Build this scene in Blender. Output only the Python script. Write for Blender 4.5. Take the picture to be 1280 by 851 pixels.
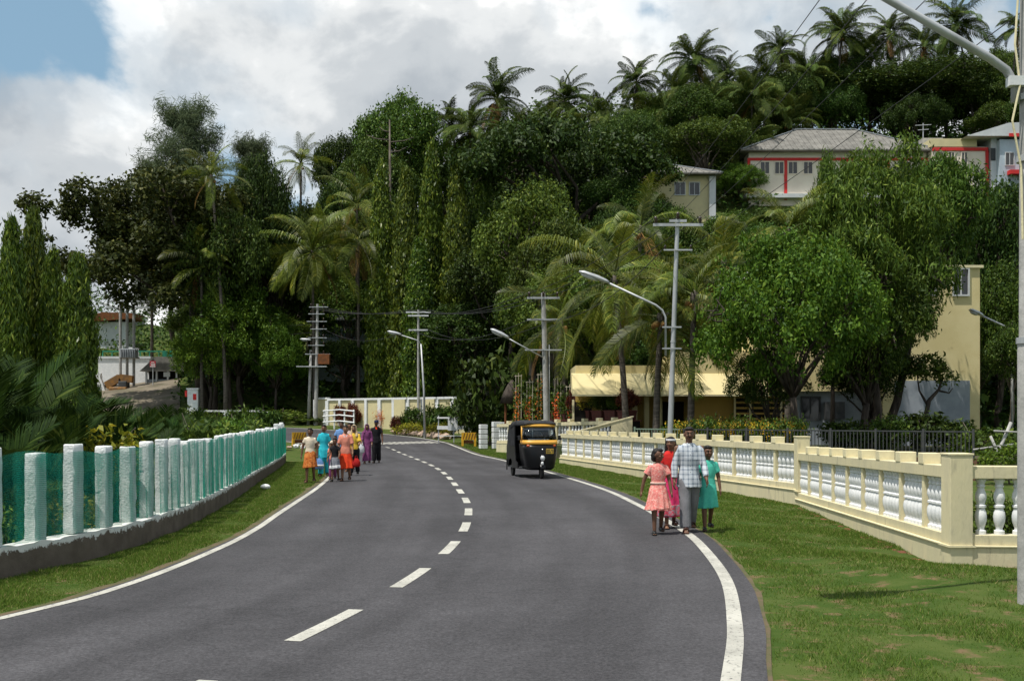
import bpy, bmesh, math, random
import numpy as np
from mathutils import Vector, Matrix

for o in list(bpy.data.objects):
    bpy.data.objects.remove(o, do_unlink=True)
S = bpy.context.scene
COL = S.collection
R = math.radians
rng = np.random.default_rng(7)
random.seed(7)

# ------------------------------------------------------------------ camera
CAM_H = 1.88
cam_d = bpy.data.cameras.new('camera')
cam = bpy.data.objects.new('camera', cam_d)
COL.objects.link(cam)
cam.location = (0, 0, CAM_H)
cam.rotation_euler = (R(90), 0, 0)
cam_d.sensor_width = 36.0
cam_d.lens = 36.0 * 1350 / 1280
cam_d.shift_y = (520 - 425.5) / 1280
cam_d.clip_start = 0.1
cam_d.clip_end = 3000
S.camera = cam
FP = 1350.0

# ------------------------------------------------------------------ light
SUN_H = Vector((-0.80, -0.60)).normalized()
SUN_E = R(69)
SUNV = Vector((SUN_H.x * math.cos(SUN_E), SUN_H.y * math.cos(SUN_E), math.sin(SUN_E)))
sun_d = bpy.data.lights.new('sun', 'SUN')
sun_d.energy = 5.0
sun_d.angle = R(0.55)
sun_d.color = (1.0, 0.955, 0.88)
sun = bpy.data.objects.new('sun', sun_d)
COL.objects.link(sun)
sun.rotation_euler = SUNV.to_track_quat('Z', 'Y').to_euler()
sun.location = (0, 0, 60)

world = bpy.data.worlds.new('World')
S.world = world
world.use_nodes = True
wt = world.node_tree
wn = wt.nodes
for n in list(wn):
    wn.remove(n)
def wnode(t, **k):
    n = wn.new(t)
    for a, b in k.items():
        setattr(n, a, b)
    return n
w_out = wnode('ShaderNodeOutputWorld')
w_bg = wnode('ShaderNodeBackground')
w_bg.inputs['Strength'].default_value = 0.075
sky = wnode('ShaderNodeTexSky', sky_type='NISHITA', sun_disc=False)
sky.sun_elevation = SUN_E
sky.sun_rotation = math.atan2(SUN_H.x, SUN_H.y)
sky.air_density = 1.2
sky.dust_density = 0.5
w_tc = wnode('ShaderNodeTexCoord')
CLOUD_OFF = (1.255, 17.278, 15.101)
w_map = wnode('ShaderNodeMapping')
w_map.inputs['Location'].default_value = CLOUD_OFF
w_map.inputs['Scale'].default_value = (1, 1, 1.35)
wt.links.new(w_tc.outputs['Generated'], w_map.inputs['Vector'])
def wnoise(scale, detail, rough, dist=0.0, lac=2.0):
    n = wnode('ShaderNodeTexNoise')
    n.inputs['Scale'].default_value = scale
    n.inputs['Detail'].default_value = detail
    n.inputs['Roughness'].default_value = rough
    n.inputs['Distortion'].default_value = dist
    n.inputs['Lacunarity'].default_value = lac
    wt.links.new(w_map.outputs['Vector'], n.inputs['Vector'])
    return n
def wramp(src, pts):
    r = wnode('ShaderNodeValToRGB')
    r.color_ramp.interpolation = 'EASE'
    e = r.color_ramp.elements
    e[0].position, e[0].color = pts[0][0], (*pts[0][1], 1)
    e[1].position, e[1].color = pts[-1][0], (*pts[-1][1], 1)
    for p, c in pts[1:-1]:
        x = e.new(p)
        x.color = (*c, 1)
    wt.links.new(src, r.inputs['Fac'])
    return r
w_cover = wnoise(2.3, 12.0, 0.50, 0.12)
w_mask = wramp(w_cover.outputs['Fac'], [(0.445, (0, 0, 0)), (0.475, (0.75, 0.75, 0.75)), (0.53, (1, 1, 1))])
w_tone_n = wnoise(3.4, 12.0, 0.52, 0.2)
w_puff = wnoise(11.0, 10.0, 0.55, 0.3)
w_sum = wnode('ShaderNodeMath', operation='MULTIPLY_ADD')
wt.links.new(w_puff.outputs['Fac'], w_sum.inputs[0])
w_sum.inputs[1].default_value = 0.40
w_add = wnode('ShaderNodeMath', operation='ADD')
wt.links.new(w_tone_n.outputs['Fac'], w_add.inputs[0])
w_add.inputs[1].default_value = -0.20
wt.links.new(w_add.outputs[0], w_sum.inputs[2])
w_tone = wramp(w_sum.outputs[0], [(0.35, (6.4, 7.0, 7.6)), (0.45, (8.4, 8.9, 9.3)), (0.53, (11.4, 11.7, 11.8)), (0.60, (15.8, 15.8, 15.5))])
w_blue = wnode('ShaderNodeMix', data_type='RGBA')
w_blue.inputs['Factor'].default_value = 0.65
w_blue.inputs[7].default_value = (4.4, 7.3, 9.8, 1)
wt.links.new(sky.outputs['Color'], w_blue.inputs[6])
w_mix = wnode('ShaderNodeMix', data_type='RGBA')
wt.links.new(w_mask.outputs['Color'], w_mix.inputs['Factor'])
wt.links.new(w_blue.outputs[2], w_mix.inputs[6])
wt.links.new(w_tone.outputs['Color'], w_mix.inputs[7])
wt.links.new(w_mix.outputs[2], w_bg.inputs['Color'])
wt.links.new(w_bg.outputs['Background'], w_out.inputs['Surface'])

S.view_settings.view_transform = 'Standard'
S.view_settings.look = 'None'
S.view_settings.exposure = -0.02
S.view_settings.gamma = 1.0
S.view_settings.use_curve_mapping = False
S.cycles.use_denoising = True
S.cycles.max_bounces = 6
S.cycles.diffuse_bounces = 2
S.cycles.glossy_bounces = 2
S.cycles.transmission_bounces = 4
S.cycles.transparent_max_bounces = 12
S.cycles.caustics_reflective = False
S.cycles.caustics_refractive = False

# ------------------------------------------------------------------ helpers: places
def sstep(a, b, x):
    t = np.clip((np.asarray(x, float) - a) / (b - a), 0, 1)
    return t * t * (3 - 2 * t)

def gz(X, Y):
    """height of the terrain"""
    X = np.asarray(X, float)
    Y = np.asarray(Y, float)
    d = np.clip(Y - 50, 0, 45)
    rise = 0.0009 * d * d + np.clip(Y - 95, 0, 60) * 0.03
    start = 88 - 36 * sstep(-8, 8, X)
    t = np.clip((Y - start) / (150 - start), 0, 1)
    hill = 36 * t * t * (3 - 2 * t) * sstep(-52, 8, X)
    yard = 1.6 * sstep(86, 104, Y) * sstep(-12, -20, X) + 11 * np.exp(-((X + 60) / 26.0) ** 2) * sstep(112, 165, Y)
    back = 1 - sstep(170, 330, Y) * 0.75
    return (rise + hill + yard) * back

def g(x, y):
    return float(gz(x, y))

def W(px, py, Y):
    """world point of a spot measured in the photograph, at depth Y"""
    return Vector(((px - 640) * Y / FP, Y, CAM_H - (py - 520) * Y / FP))

# ------------------------------------------------------------------ helpers: meshes
def mesh_np(name, V, Q, mat, smooth=False):
    V = np.asarray(V, np.float32)
    Q = np.asarray(Q, np.int32)
    me = bpy.data.meshes.new(name)
    k = Q.shape[1]
    me.vertices.add(len(V))
    me.vertices.foreach_set('co', V.ravel())
    me.loops.add(Q.size)
    me.loops.foreach_set('vertex_index', Q.ravel())
    me.polygons.add(len(Q))
    me.polygons.foreach_set('loop_start', np.arange(0, Q.size, k, dtype=np.int32))
    me.polygons.foreach_set('loop_total', np.full(len(Q), k, np.int32))
    if smooth:
        me.polygons.foreach_set('use_smooth', np.ones(len(Q), bool))
    me.update(calc_edges=True)
    if mat is not None:
        me.materials.append(mat)
    return me

class MB:
    def __init__(self):
        self.v, self.f = [], []
    def add(self, vs, fs):
        b = len(self.v)
        self.v += [tuple(p) for p in vs]
        self.f += [tuple(i + b for i in q) for q in fs]
        return self
    def box(self, c, s, rz=0.0, taper=1.0, M=None):
        x, y, z = s[0] / 2, s[1] / 2, s[2] / 2
        P = []
        for k in (-1, 1):
            t = taper if k > 0 else 1
            for a, b in ((-1, -1), (1, -1), (1, 1), (-1, 1)):
                P.append(Vector((a * x * t, b * y * t, k * z)))
        if rz:
            m = Matrix.Rotation(rz, 3, 'Z')
            P = [m @ p for p in P]
        P = [p + Vector(c) for p in P]
        if M is not None:
            P = [M @ p for p in P]
        return self.add(P, [(0, 3, 2, 1), (4, 5, 6, 7), (0, 1, 5, 4), (1, 2, 6, 5), (2, 3, 7, 6), (3, 0, 4, 7)])
    def bar(self, a, b, w, h=None, up=(0, 0, 1)):
        a, b = Vector(a), Vector(b)
        h = w if h is None else h
        d = (b - a).normalized()
        u = Vector(up)
        if abs(d.dot(u)) > 0.98:
            u = Vector((0, 1, 0))
        sx = d.cross(u).normalized() * w / 2
        sz = sx.cross(d).normalized() * h / 2
        P = [p + i * sx + j * sz for p in (a, b) for i, j in ((-1, -1), (1, -1), (1, 1), (-1, 1))]
        return self.add(P, [(0, 1, 2, 3), (7, 6, 5, 4), (0, 4, 5, 1), (1, 5, 6, 2), (2, 6, 7, 3), (3, 7, 4, 0)])
    def tube(self, pts, rad, n=8, cap=True):
        pts = [Vector([float(c) for c in p]) for p in pts]
        if not hasattr(rad, '__len__'):
            rad = [rad] * len(pts)
        rad = [float(q) for q in rad]
        b = len(self.v)
        d0 = (pts[1] - pts[0]).normalized()
        u = Vector((1, 0, 0)) if abs(d0.x) < 0.8 else Vector((0, 1, 0))
        for i, p in enumerate(pts):
            d = (pts[min(i + 1, len(pts) - 1)] - pts[max(i - 1, 0)]).normalized()
            u = (u - d * u.dot(d)).normalized()
            w = d.cross(u)
            for k in range(n):
                a = 2 * math.pi * k / n
                self.v.append(tuple(p + rad[i] * (math.cos(a) * u + math.sin(a) * w)))
        for i in range(len(pts) - 1):
            for k in range(n):
                k2 = (k + 1) % n
                self.f.append((b + i * n + k, b + i * n + k2, b + (i + 1) * n + k2, b + (i + 1) * n + k))
        if cap:
            self.f.append(tuple(b + k for k in range(n))[::-1])
            self.f.append(tuple(b + (len(pts) - 1) * n + k for k in range(n)))
        return self
    def lathe(self, prof, n=12, c=(0, 0, 0), sx=1.0, sy=1.0):
        b = len(self.v)
        for r, z in prof:
            for k in range(n):
                a = 2 * math.pi * k / n
                self.v.append((c[0] + r * math.cos(a) * sx, c[1] + r * math.sin(a) * sy, c[2] + z))
        for i in range(len(prof) - 1):
            for k in range(n):
                k2 = (k + 1) % n
                self.f.append((b + i * n + k, b + i * n + k2, b + (i + 1) * n + k2, b + (i + 1) * n + k))
        self.f.append(tuple(b + k for k in range(n))[::-1])
        self.f.append(tuple(b + (len(prof) - 1) * n + k for k in range(n)))
        return self
    def ball(self, c, r, n=10, m=7):
        if not hasattr(r, '__len__'):
            r = (r, r, r)
        b = len(self.v)
        for i in range(1, m):
            t = math.pi * i / m
            for k in range(n):
                a = 2 * math.pi * k / n
                self.v.append((c[0] + r[0] * math.sin(t) * math.cos(a), c[1] + r[1] * math.sin(t) * math.sin(a), c[2] - r[2] * math.cos(t)))
        lo = len(self.v)
        self.v.append((c[0], c[1], c[2] - r[2]))
        self.v.append((c[0], c[1], c[2] + r[2]))
        for i in range(m - 2):
            for k in range(n):
                k2 = (k + 1) % n
                self.f.append((b + i * n + k, b + i * n + k2, b + (i + 1) * n + k2, b + (i + 1) * n + k))
        for k in range(n):
            k2 = (k + 1) % n
            self.f.append((lo, b + k2, b + k))
            self.f.append((lo + 1, b + (m - 2) * n + k, b + (m - 2) * n + k2))
        return self
    def prism(self, poly, a, b):
        """poly: list of 3D points on one side, extruded from offset a to offset b (vectors)"""
        n = len(poly)
        P = [Vector(p) + Vector(a) for p in poly] + [Vector(p) + Vector(b) for p in poly]
        return self.add(P, [tuple(range(n))[::-1], tuple(range(n, 2 * n))] + [(i, (i + 1) % n, n + (i + 1) % n, n + i) for i in range(n)])
    def loft(self, rings, closed=True, cap=True):
        b = len(self.v)
        n = len(rings[0])
        for r in rings:
            self.v += [tuple(p) for p in r]
        for i in range(len(rings) - 1):
            for k in range(n if closed else n - 1):
                k2 = (k + 1) % n
                self.f.append((b + i * n + k, b + i * n + k2, b + (i + 1) * n + k2, b + (i + 1) * n + k))
        if cap:
            self.f.append(tuple(b + k for k in range(n))[::-1])
            self.f.append(tuple(b + (len(rings) - 1) * n + k for k in range(n)))
        return self
    def mesh(self, name, mat, smooth=False):
        me = bpy.data.meshes.new(name)
        me.from_pydata(self.v, [], self.f)
        bm = bmesh.new()
        bm.from_mesh(me)
        bmesh.ops.recalc_face_normals(bm, faces=bm.faces)
        bm.to_mesh(me)
        bm.free()
        if smooth:
            me.polygons.foreach_set('use_smooth', np.ones(len(me.polygons), bool))
            if smooth == 'auto':
                me.set_sharp_from_angle(angle=R(40))
        if mat is not None:
            me.materials.append(mat)
        return me
    def build(self, name, mat, parent=None, smooth=False, loc=None, rz=0.0, bevel=0.0):
        me = self.mesh(name, mat, smooth)
        o = link(name, me, parent, loc, rz)
        if bevel:
            m = o.modifiers.new('bevel', 'BEVEL')
            m.width = bevel
            m.segments = 2
            m.limit_method = 'ANGLE'
        return o

def link(name, me, parent=None, loc=None, rz=0.0, scale=None):
    o = bpy.data.objects.new(name, me)
    COL.objects.link(o)
    if parent is not None:
        o.parent = parent
    if loc is not None:
        o.location = loc
    if rz:
        o.rotation_euler = (0, 0, rz)
    if scale is not None:
        o.scale = scale if hasattr(scale, '__len__') else (scale,) * 3
    return o

def tag(o, label=None, cat=None, group=None, kind=None):
    if label:
        o['label'] = label
    if cat:
        o['category'] = cat
    if group:
        o['group'] = group
    if kind:
        o['kind'] = kind
    return o

def empty(name, loc=(0, 0, 0), rz=0.0, label=None, cat=None, group=None):
    e = bpy.data.objects.new(name, None)
    e.empty_display_size = 0.2
    COL.objects.link(e)
    e.location = loc
    e.rotation_euler = (0, 0, rz)
    return tag(e, label, cat, group, 'thing' if cat else None)

def copy_tree(o, parent=None):
    c = o.copy()
    COL.objects.link(c)
    c.parent = parent
    for ch in list(o.children):
        copy_tree(ch, c)
    return c

def spline(P, per=12):
    """Catmull-Rom through 2D/3D points"""
    P = np.asarray(P, float)
    out = []
    n = len(P)
    for i in range(n - 1):
        p0 = P[i - 1] if i else 2 * P[0] - P[1]
        p1, p2 = P[i], P[i + 1]
        p3 = P[i + 2] if i + 2 < n else 2 * P[-1] - P[-2]
        for k in range(per):
            t = k / per
            out.append(0.5 * ((2 * p1) + (-p0 + p2) * t + (2 * p0 - 5 * p1 + 4 * p2 - p3) * t * t + (-p0 + 3 * p1 - 3 * p2 + p3) * t ** 3))
    out.append(P[-1])
    return np.array(out)

def resample(C, step):
    C = np.asarray(C, float)
    s = np.r_[0, np.cumsum(np.linalg.norm(np.diff(C, axis=0), axis=1))]
    n = max(2, int(round(s[-1] / step)) + 1)
    q = np.linspace(0, s[-1], n)
    return np.stack([np.interp(q, s, C[:, k]) for k in range(C.shape[1])], 1)

def at_len(C, q):
    C = np.asarray(C, float)
    s = np.r_[0, np.cumsum(np.linalg.norm(np.diff(C, axis=0), axis=1))]
    return np.stack([np.interp(q, s, C[:, k]) for k in range(C.shape[1])], -1)

def clen(C):
    return float(np.linalg.norm(np.diff(np.asarray(C, float), axis=0), axis=1).sum())

def normals2(C):
    d = np.gradient(np.asarray(C, float)[:, :2], axis=0)
    d /= np.linalg.norm(d, axis=1, keepdims=True)
    return np.stack([d[:, 1], -d[:, 0]], 1)      # to the right of travel

# ------------------------------------------------------------------ helpers: materials
def pm(name, c1, c2=None, scale=4.0, rough=0.7, spec=0.3, bump=0.0, bscale=None, metal=0.0, lo=0.35, hi=0.65,
       c3=None, s3=40.0, lo3=0.5, hi3=0.7, stretch=None, coat=0.0, detail=6.0, rand=0.0):
    m = bpy.data.materials.new(name)
    m.use_nodes = True
    nt = m.node_tree
    p = nt.nodes['Principled BSDF']
    p.inputs['Roughness'].default_value = rough
    p.inputs['Specular IOR Level'].default_value = spec
    p.inputs['Metallic'].default_value = metal
    if coat:
        p.inputs['Coat Weight'].default_value = coat
    p.inputs['Base Color'].default_value = (*c1, 1)
    vec = None
    if c2 or bump or c3:
        tc = nt.nodes.new('ShaderNodeTexCoord')
        mp = nt.nodes.new('ShaderNodeMapping')
        if stretch:
            mp.inputs['Scale'].default_value = stretch
        nt.links.new(tc.outputs['Object'], mp.inputs['Vector'])
        if rand:
            oi = nt.nodes.new('ShaderNodeObjectInfo')
            mu = nt.nodes.new('ShaderNodeMath')
            mu.operation = 'MULTIPLY'
            mu.inputs[1].default_value = 37.0
            nt.links.new(oi.outputs['Random'], mu.inputs[0])
            nt.links.new(mu.outputs[0], mp.inputs['Location'])
        vec = mp.outputs['Vector']
    def noise(sc, det=detail):
        n = nt.nodes.new('ShaderNodeTexNoise')
        n.inputs['Scale'].default_value = sc
        n.inputs['Detail'].default_value = det
        n.inputs['Roughness'].default_value = 0.62
        nt.links.new(vec, n.inputs['Vector'])
        return n.outputs['Fac']
    def mixc(fac, a, b, lo, hi):
        mr = nt.nodes.new('ShaderNodeMapRange')
        mr.interpolation_type = 'SMOOTHSTEP'
        mr.inputs['From Min'].default_value = lo
        mr.inputs['From Max'].default_value = hi
        nt.links.new(fac, mr.inputs['Value'])
        mx = nt.nodes.new('ShaderNodeMix')
        mx.data_type = 'RGBA'
        nt.links.new(mr.outputs['Result'], mx.inputs['Factor'])
        for s, c in ((6, a), (7, b)):
            if isinstance(c, tuple):
                mx.inputs[s].default_value = (*c, 1)
            else:
                nt.links.new(c, mx.inputs[s])
        return mx.outputs[2]
    col = None
    if c2:
        col = mixc(noise(scale), c1, c2, lo, hi)
    if c3:
        col = mixc(noise(s3), col if col is not None else c1, c3, lo3, hi3)
    if col is not None:
        nt.links.new(col, p.inputs['Base Color'])
    if bump:
        b = nt.nodes.new('ShaderNodeBump')
        b.inputs['Strength'].default_value = bump
        b.inputs['Distance'].default_value = 0.02
        nt.links.new(noise(bscale or scale * 6), b.inputs['Height'])
        nt.links.new(b.outputs['Normal'], p.inputs['Normal'])
    return m

def leaf_mat(name, ca, cb, cc=None, trans=0.16, rough=0.55, spec=0.16, objvar=0.3):
    """leaf colours vary from leaf to leaf and a little from plant to plant"""
    m = bpy.data.materials.new(name)
    m.use_nodes = True
    nt = m.node_tree
    p = nt.nodes['Principled BSDF']
    out = nt.nodes['Material Output']
    ge = nt.nodes.new('ShaderNodeNewGeometry')
    r = nt.nodes.new('ShaderNodeValToRGB')
    e = r.color_ramp.elements
    e[0].position, e[0].color = 0.0, (*ca, 1)
    e[1].position, e[1].color = 1.0, (*cb, 1)
    if cc:
        e[1].position = 0.86
        x = e.new(1.0)
        x.color = (*cc, 1)
    nt.links.new(ge.outputs['Random Per Island'], r.inputs['Fac'])
    oi = nt.nodes.new('ShaderNodeObjectInfo')
    hs = nt.nodes.new('ShaderNodeHueSaturation')
    mr = nt.nodes.new('ShaderNodeMapRange')
    mr.inputs['To Min'].default_value = 1 - objvar
    mr.inputs['To Max'].default_value = 1 + objvar
    nt.links.new(oi.outputs['Random'], mr.inputs['Value'])
    nt.links.new(mr.outputs['Result'], hs.inputs['Value'])
    mr2 = nt.nodes.new('ShaderNodeMapRange')
    mr2.inputs['To Min'].default_value = 0.485
    mr2.inputs['To Max'].default_value = 0.515
    sw = nt.nodes.new('ShaderNodeMath')
    sw.operation = 'FRACT'
    ml = nt.nodes.new('ShaderNodeMath')
    ml.operation = 'MULTIPLY'
    ml.inputs[1].default_value = 7.31
    nt.links.new(oi.outputs['Random'], ml.inputs[0])
    nt.links.new(ml.outputs[0], sw.inputs[0])
    nt.links.new(sw.outputs[0], mr2.inputs['Value'])
    nt.links.new(mr2.outputs['Result'], hs.inputs['Hue'])
    nt.links.new(r.outputs['Color'], hs.inputs['Color'])
    nt.links.new(hs.outputs['Color'], p.inputs['Base Color'])
    p.inputs['Roughness'].default_value = rough
    p.inputs['Specular IOR Level'].default_value = spec
    if trans:
        tr = nt.nodes.new('ShaderNodeBsdfTranslucent')
        hs2 = nt.nodes.new('ShaderNodeHueSaturation')
        hs2.inputs['Hue'].default_value = 0.48
        hs2.inputs['Value'].default_value = 1.5
        nt.links.new(hs.outputs['Color'], hs2.inputs['Color'])
        nt.links.new(hs2.outputs['Color'], tr.inputs['Color'])
        mx = nt.nodes.new('ShaderNodeMixShader')
        mx.inputs['Fac'].default_value = trans
        nt.links.new(p.outputs[0], mx.inputs[1])
        nt.links.new(tr.outputs[0], mx.inputs[2])
        nt.links.new(mx.outputs[0], out.inputs['Surface'])
    return m

# ================================================================== SETTING: terrain and road
M = {}
M['ground'] = pm('ground_grass', (0.038, 0.072, 0.011), (0.070, 0.096, 0.022), 1.6, 0.95, 0.1, 0.6, 30, c3=(0.15, 0.105, 0.055), s3=3.4, lo3=0.53, hi3=0.68)
def asphalt_mat():
    m = bpy.data.materials.new('asphalt')
    m.use_nodes = True
    nt = m.node_tree
    p = nt.nodes['Principled BSDF']
    p.inputs['Roughness'].default_value = 0.85
    p.inputs['Specular IOR Level'].default_value = 0.18
    tc = nt.nodes.new('ShaderNodeTexCoord')
    def noise(vec, sc, det=6, rough=0.6, scale=None):
        if scale:
            mp = nt.nodes.new('ShaderNodeMapping')
            mp.inputs['Scale'].default_value = scale
            nt.links.new(vec, mp.inputs['Vector'])
            vec = mp.outputs['Vector']
        n = nt.nodes.new('ShaderNodeTexNoise')
        n.inputs['Scale'].default_value = sc
        n.inputs['Detail'].default_value = det
        n.inputs['Roughness'].default_value = rough
        nt.links.new(vec, n.inputs['Vector'])
        return n.outputs['Fac']
    def ramp(fac, pts):
        r = nt.nodes.new('ShaderNodeValToRGB')
        e = r.color_ramp.elements
        e[0].position, e[0].color = pts[0][0], (*[pts[0][1]] * 3, 1)
        e[1].position, e[1].color = pts[1][0], (*[pts[1][1]] * 3, 1)
        nt.links.new(fac, r.inputs['Fac'])
        return r.outputs['Color']
    def mul(a, b):
        mx = nt.nodes.new('ShaderNodeMix')
        mx.data_type = 'RGBA'
        mx.blend_type = 'MULTIPLY'
        mx.inputs['Factor'].default_value = 1
        nt.links.new(a, mx.inputs[6])
        nt.links.new(b, mx.inputs[7])
        return mx.outputs[2]
    ob, uv = tc.outputs['Object'], tc.outputs['UV']
    base = nt.nodes.new('ShaderNodeRGB')
    base.outputs[0].default_value = (0.060, 0.058, 0.062, 1)
    c = base.outputs[0]
    c = mul(c, ramp(noise(uv, 1.0, 3, 0.5, (9.0, 0.10, 1)), ((0.3, 0.78), (0.7, 1.20))))       # bands worn along the lanes
    c = mul(c, ramp(noise(ob, 0.45, 6), ((0.3, 0.82), (0.7, 1.15))))                             # broad patches
    c = mul(c, ramp(noise(ob, 5.0, 5), ((0.3, 0.90), (0.7, 1.10))))
    c = mul(c, ramp(noise(ob, 28.0, 3, 0.7), ((0.3, 0.68), (0.7, 1.36))))                        # stone chips
    c = mul(c, ramp(noise(ob, 75.0, 2, 0.7), ((0.3, 0.72), (0.7, 1.30))))
    vo = nt.nodes.new('ShaderNodeTexVoronoi')
    vo.feature = 'DISTANCE_TO_EDGE'
    vo.inputs['Scale'].default_value = 0.16
    wv = nt.nodes.new('ShaderNodeMix')
    wv.data_type = 'VECTOR'
    wv.inputs['Factor'].default_value = 0.10
    nz = nt.nodes.new('ShaderNodeTexNoise')
    nz.inputs['Scale'].default_value = 1.4
    nz.inputs['Detail'].default_value = 6
    nt.links.new(ob, nz.inputs['Vector'])
    nt.links.new(ob, wv.inputs[4])
    sc_ = nt.nodes.new('ShaderNodeVectorMath')
    sc_.operation = 'SCALE'
    sc_.inputs['Scale'].default_value = 14
    nt.links.new(nz.outputs['Color'], sc_.inputs[0])
    nt.links.new(sc_.outputs[0], wv.inputs[5])
    nt.links.new(wv.outputs[1], vo.inputs['Vector'])
    c = mul(c, ramp(vo.outputs['Distance'], ((0.0, 0.80), (0.005, 1.0))))                        # a few hair cracks
    nt.links.new(c, p.inputs['Base Color'])
    b = nt.nodes.new('ShaderNodeBump')
    b.inputs['Strength'].default_value = 0.6
    b.inputs['Distance'].default_value = 0.012
    nt.links.new(noise(ob, 60.0, 3, 0.7), b.inputs['Height'])
    nt.links.new(b.outputs['Normal'], p.inputs['Normal'])
    return m
M['asphalt'] = asphalt_mat()
M['paint'] = pm('road_paint', (0.50, 0.485, 0.43), (0.36, 0.35, 0.31), 1.3, 0.8, 0.15, 0.3, 90, c3=(0.10, 0.098, 0.095), s3=24, lo3=0.56, hi3=0.68)
M['dirt'] = pm('dirt', (0.135, 0.10, 0.065), (0.085, 0.09, 0.04), 3, 0.95, 0.1, 0.5, 40)
M['grass'] = leaf_mat('grass_blades', (0.055, 0.108, 0.012), (0.135, 0.192, 0.032), (0.31, 0.25, 0.11), trans=0.3, rough=0.7, spec=0.1, objvar=0.0)
M['redsoil'] = pm('red_soil', (0.19, 0.075, 0.042), (0.12, 0.06, 0.04), 6, 0.95, 0.1, 0.6, 30)

C_LINE = spline([(-5.4, -6), (-3.3, 3), (-1.83, 9), (-1.26, 11.9), (-.94, 14.6), (-.80, 17.5), (-.83, 20.5), (-.98, 23.5), (-1.38, 27.8), (-2.08, 34.3), (-2.93, 40.3), (-4.02, 46.4), (-5.3, 52.9), (-6.9, 60.5), (-8.6, 66.2), (-11.6, 71.8), (-16, 77), (-22, 81), (-33, 84.5), (-50, 87.5), (-90, 90)])
L_LINE = spline([(-8.9, -5), (-6.75, 4), (-4.72, 9.9), (-4.22, 12.1), (-4.10, 15.4), (-4.2, 18), (-4.42, 20.6), (-4.68, 23.9), (-5.05, 28.4), (-5.75, 35), (-6.6, 41.5), (-7.7, 47.8), (-8.9, 54), (-10.4, 60), (-12.2, 64.5), (-15, 69), (-19, 73.5), (-24, 77.5), (-34, 81), (-50, 84), (-90, 86.5)])
R_LINE = spline([(-1.9, -7), (.2, 2), (1.56, 7.7), (2.02, 9.8), (2.47, 12.5), (2.74, 15.6), (2.81, 17.6), (2.76, 20), (2.66, 22.9), (2.36, 27.6), (1.5, 34.2), (.45, 41), (-.6, 47), (-1.7, 52.5), (-3.14, 61.5), (-4.6, 68), (-7.84, 74.5), (-13, 80), (-20, 84.5), (-32, 88), (-50, 91), (-90, 93.5)])

def strip(A, B, dz):
    n = len(A)
    V = np.zeros((2 * n, 3))
    V[0::2, :2], V[1::2, :2] = A, B
    V[:, 2] = gz(V[:, 0], V[:, 1]) + dz
    Q = np.array([(2 * i, 2 * i + 1, 2 * i + 3, 2 * i + 2) for i in range(n - 1)])
    return V, Q

# ground: one sheet, finer near the road
def lawn_bumps(X, Y):
    b = 0.035 * np.sin(X * 2.3 + 1.0) * np.sin(Y * 1.7) + 0.03 * np.sin(X * 0.9 + Y * 0.8)
    right = sstep(3.3, 4.4, X) * (1 - sstep(14, 20, Y)) * sstep(-2, 4, Y)
    knoll = 0.10 * np.exp(-((X - 5.1) ** 2 + (Y - 12.3) ** 2) / 1.1) + 0.05 * np.exp(-((X - 4.7) ** 2 + (Y - 8.7) ** 2) / 0.8)
    return right * (b + 0.03) + knoll * right

def gh(X, Y):
    """height of the lawn surface"""
    return gz(X, Y) - 0.012 + lawn_bumps(np.asarray(X, float), np.asarray(Y, float))

xs = np.r_[np.arange(-900, -100, 80), np.arange(-100, -24, 3.0), np.arange(-24, -10, 0.8), np.arange(-10, 14, 0.35), np.arange(14, 24, 0.8), np.arange(24, 130, 3.0), np.arange(130, 901, 77)]
ys = np.r_[np.arange(-300, -20, 40), np.arange(-20, 4, 1.5), np.arange(4, 30, 0.35), np.arange(30, 100, 0.8), np.arange(100, 340, 4.0), np.arange(340, 1400, 106)]
GX, GY = np.meshgrid(xs, ys)
GV = np.stack([GX.ravel(), GY.ravel(), gh(GX, GY).ravel()], 1)
nx, ny = len(xs), len(ys)
ii = (np.arange(ny - 1)[:, None] * nx + np.arange(nx - 1)[None]).ravel()
GQ = np.stack([ii, ii + 1, ii + nx + 1, ii + nx], 1)
ground = link('ground', mesh_np('ground', GV, GQ, M['ground'], True))
tag(ground, kind='structure')

La = resample(L_LINE, 0.01)
def match(A, n):
    return resample(A, clen(A) / (n - 1))[:n]
N_ROAD = 420
def offs(C, d):
    return C + normals2(C) * d
rl, rr = match(L_LINE, N_ROAD), match(R_LINE, N_ROAD)
wob = np.convolve(rng.normal(0, 1, N_ROAD), np.ones(7) / 7, 'same')[:, None]
left_edge = rl - normals2(rl) * (0.16 + 0.06 * wob)
right_edge = rr + normals2(rr) * (0.26 + 0.025 * wob[::-1])
V, Q = strip(left_edge, right_edge, 0.006)
rme = mesh_np('road', V, Q, M['asphalt'], True)
ruv = np.zeros((len(V), 2), np.float32)
ruv[1::2, 0] = 1.0
ruv[:, 1] = np.repeat(np.arange(N_ROAD) * clen(C_LINE) / N_ROAD, 2)
rme.uv_layers.new(name='UVMap').data.foreach_set('uv', ruv[Q.ravel()].ravel())
road = link('road', rme)
tag(road, kind='structure')
V, Q = strip(rl - normals2(rl) * 0.0, rl - normals2(rl) * 0.115, 0.0105)
link('edge_line', mesh_np('edge_line', V, Q[:, ::-1], M['paint']), road)
V, Q = strip(rr - normals2(rr) * 0.07, rr + normals2(rr) * 0.07, 0.0105)
link('edge_line', mesh_np('edge_line', V, Q, M['paint']), road)
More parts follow.
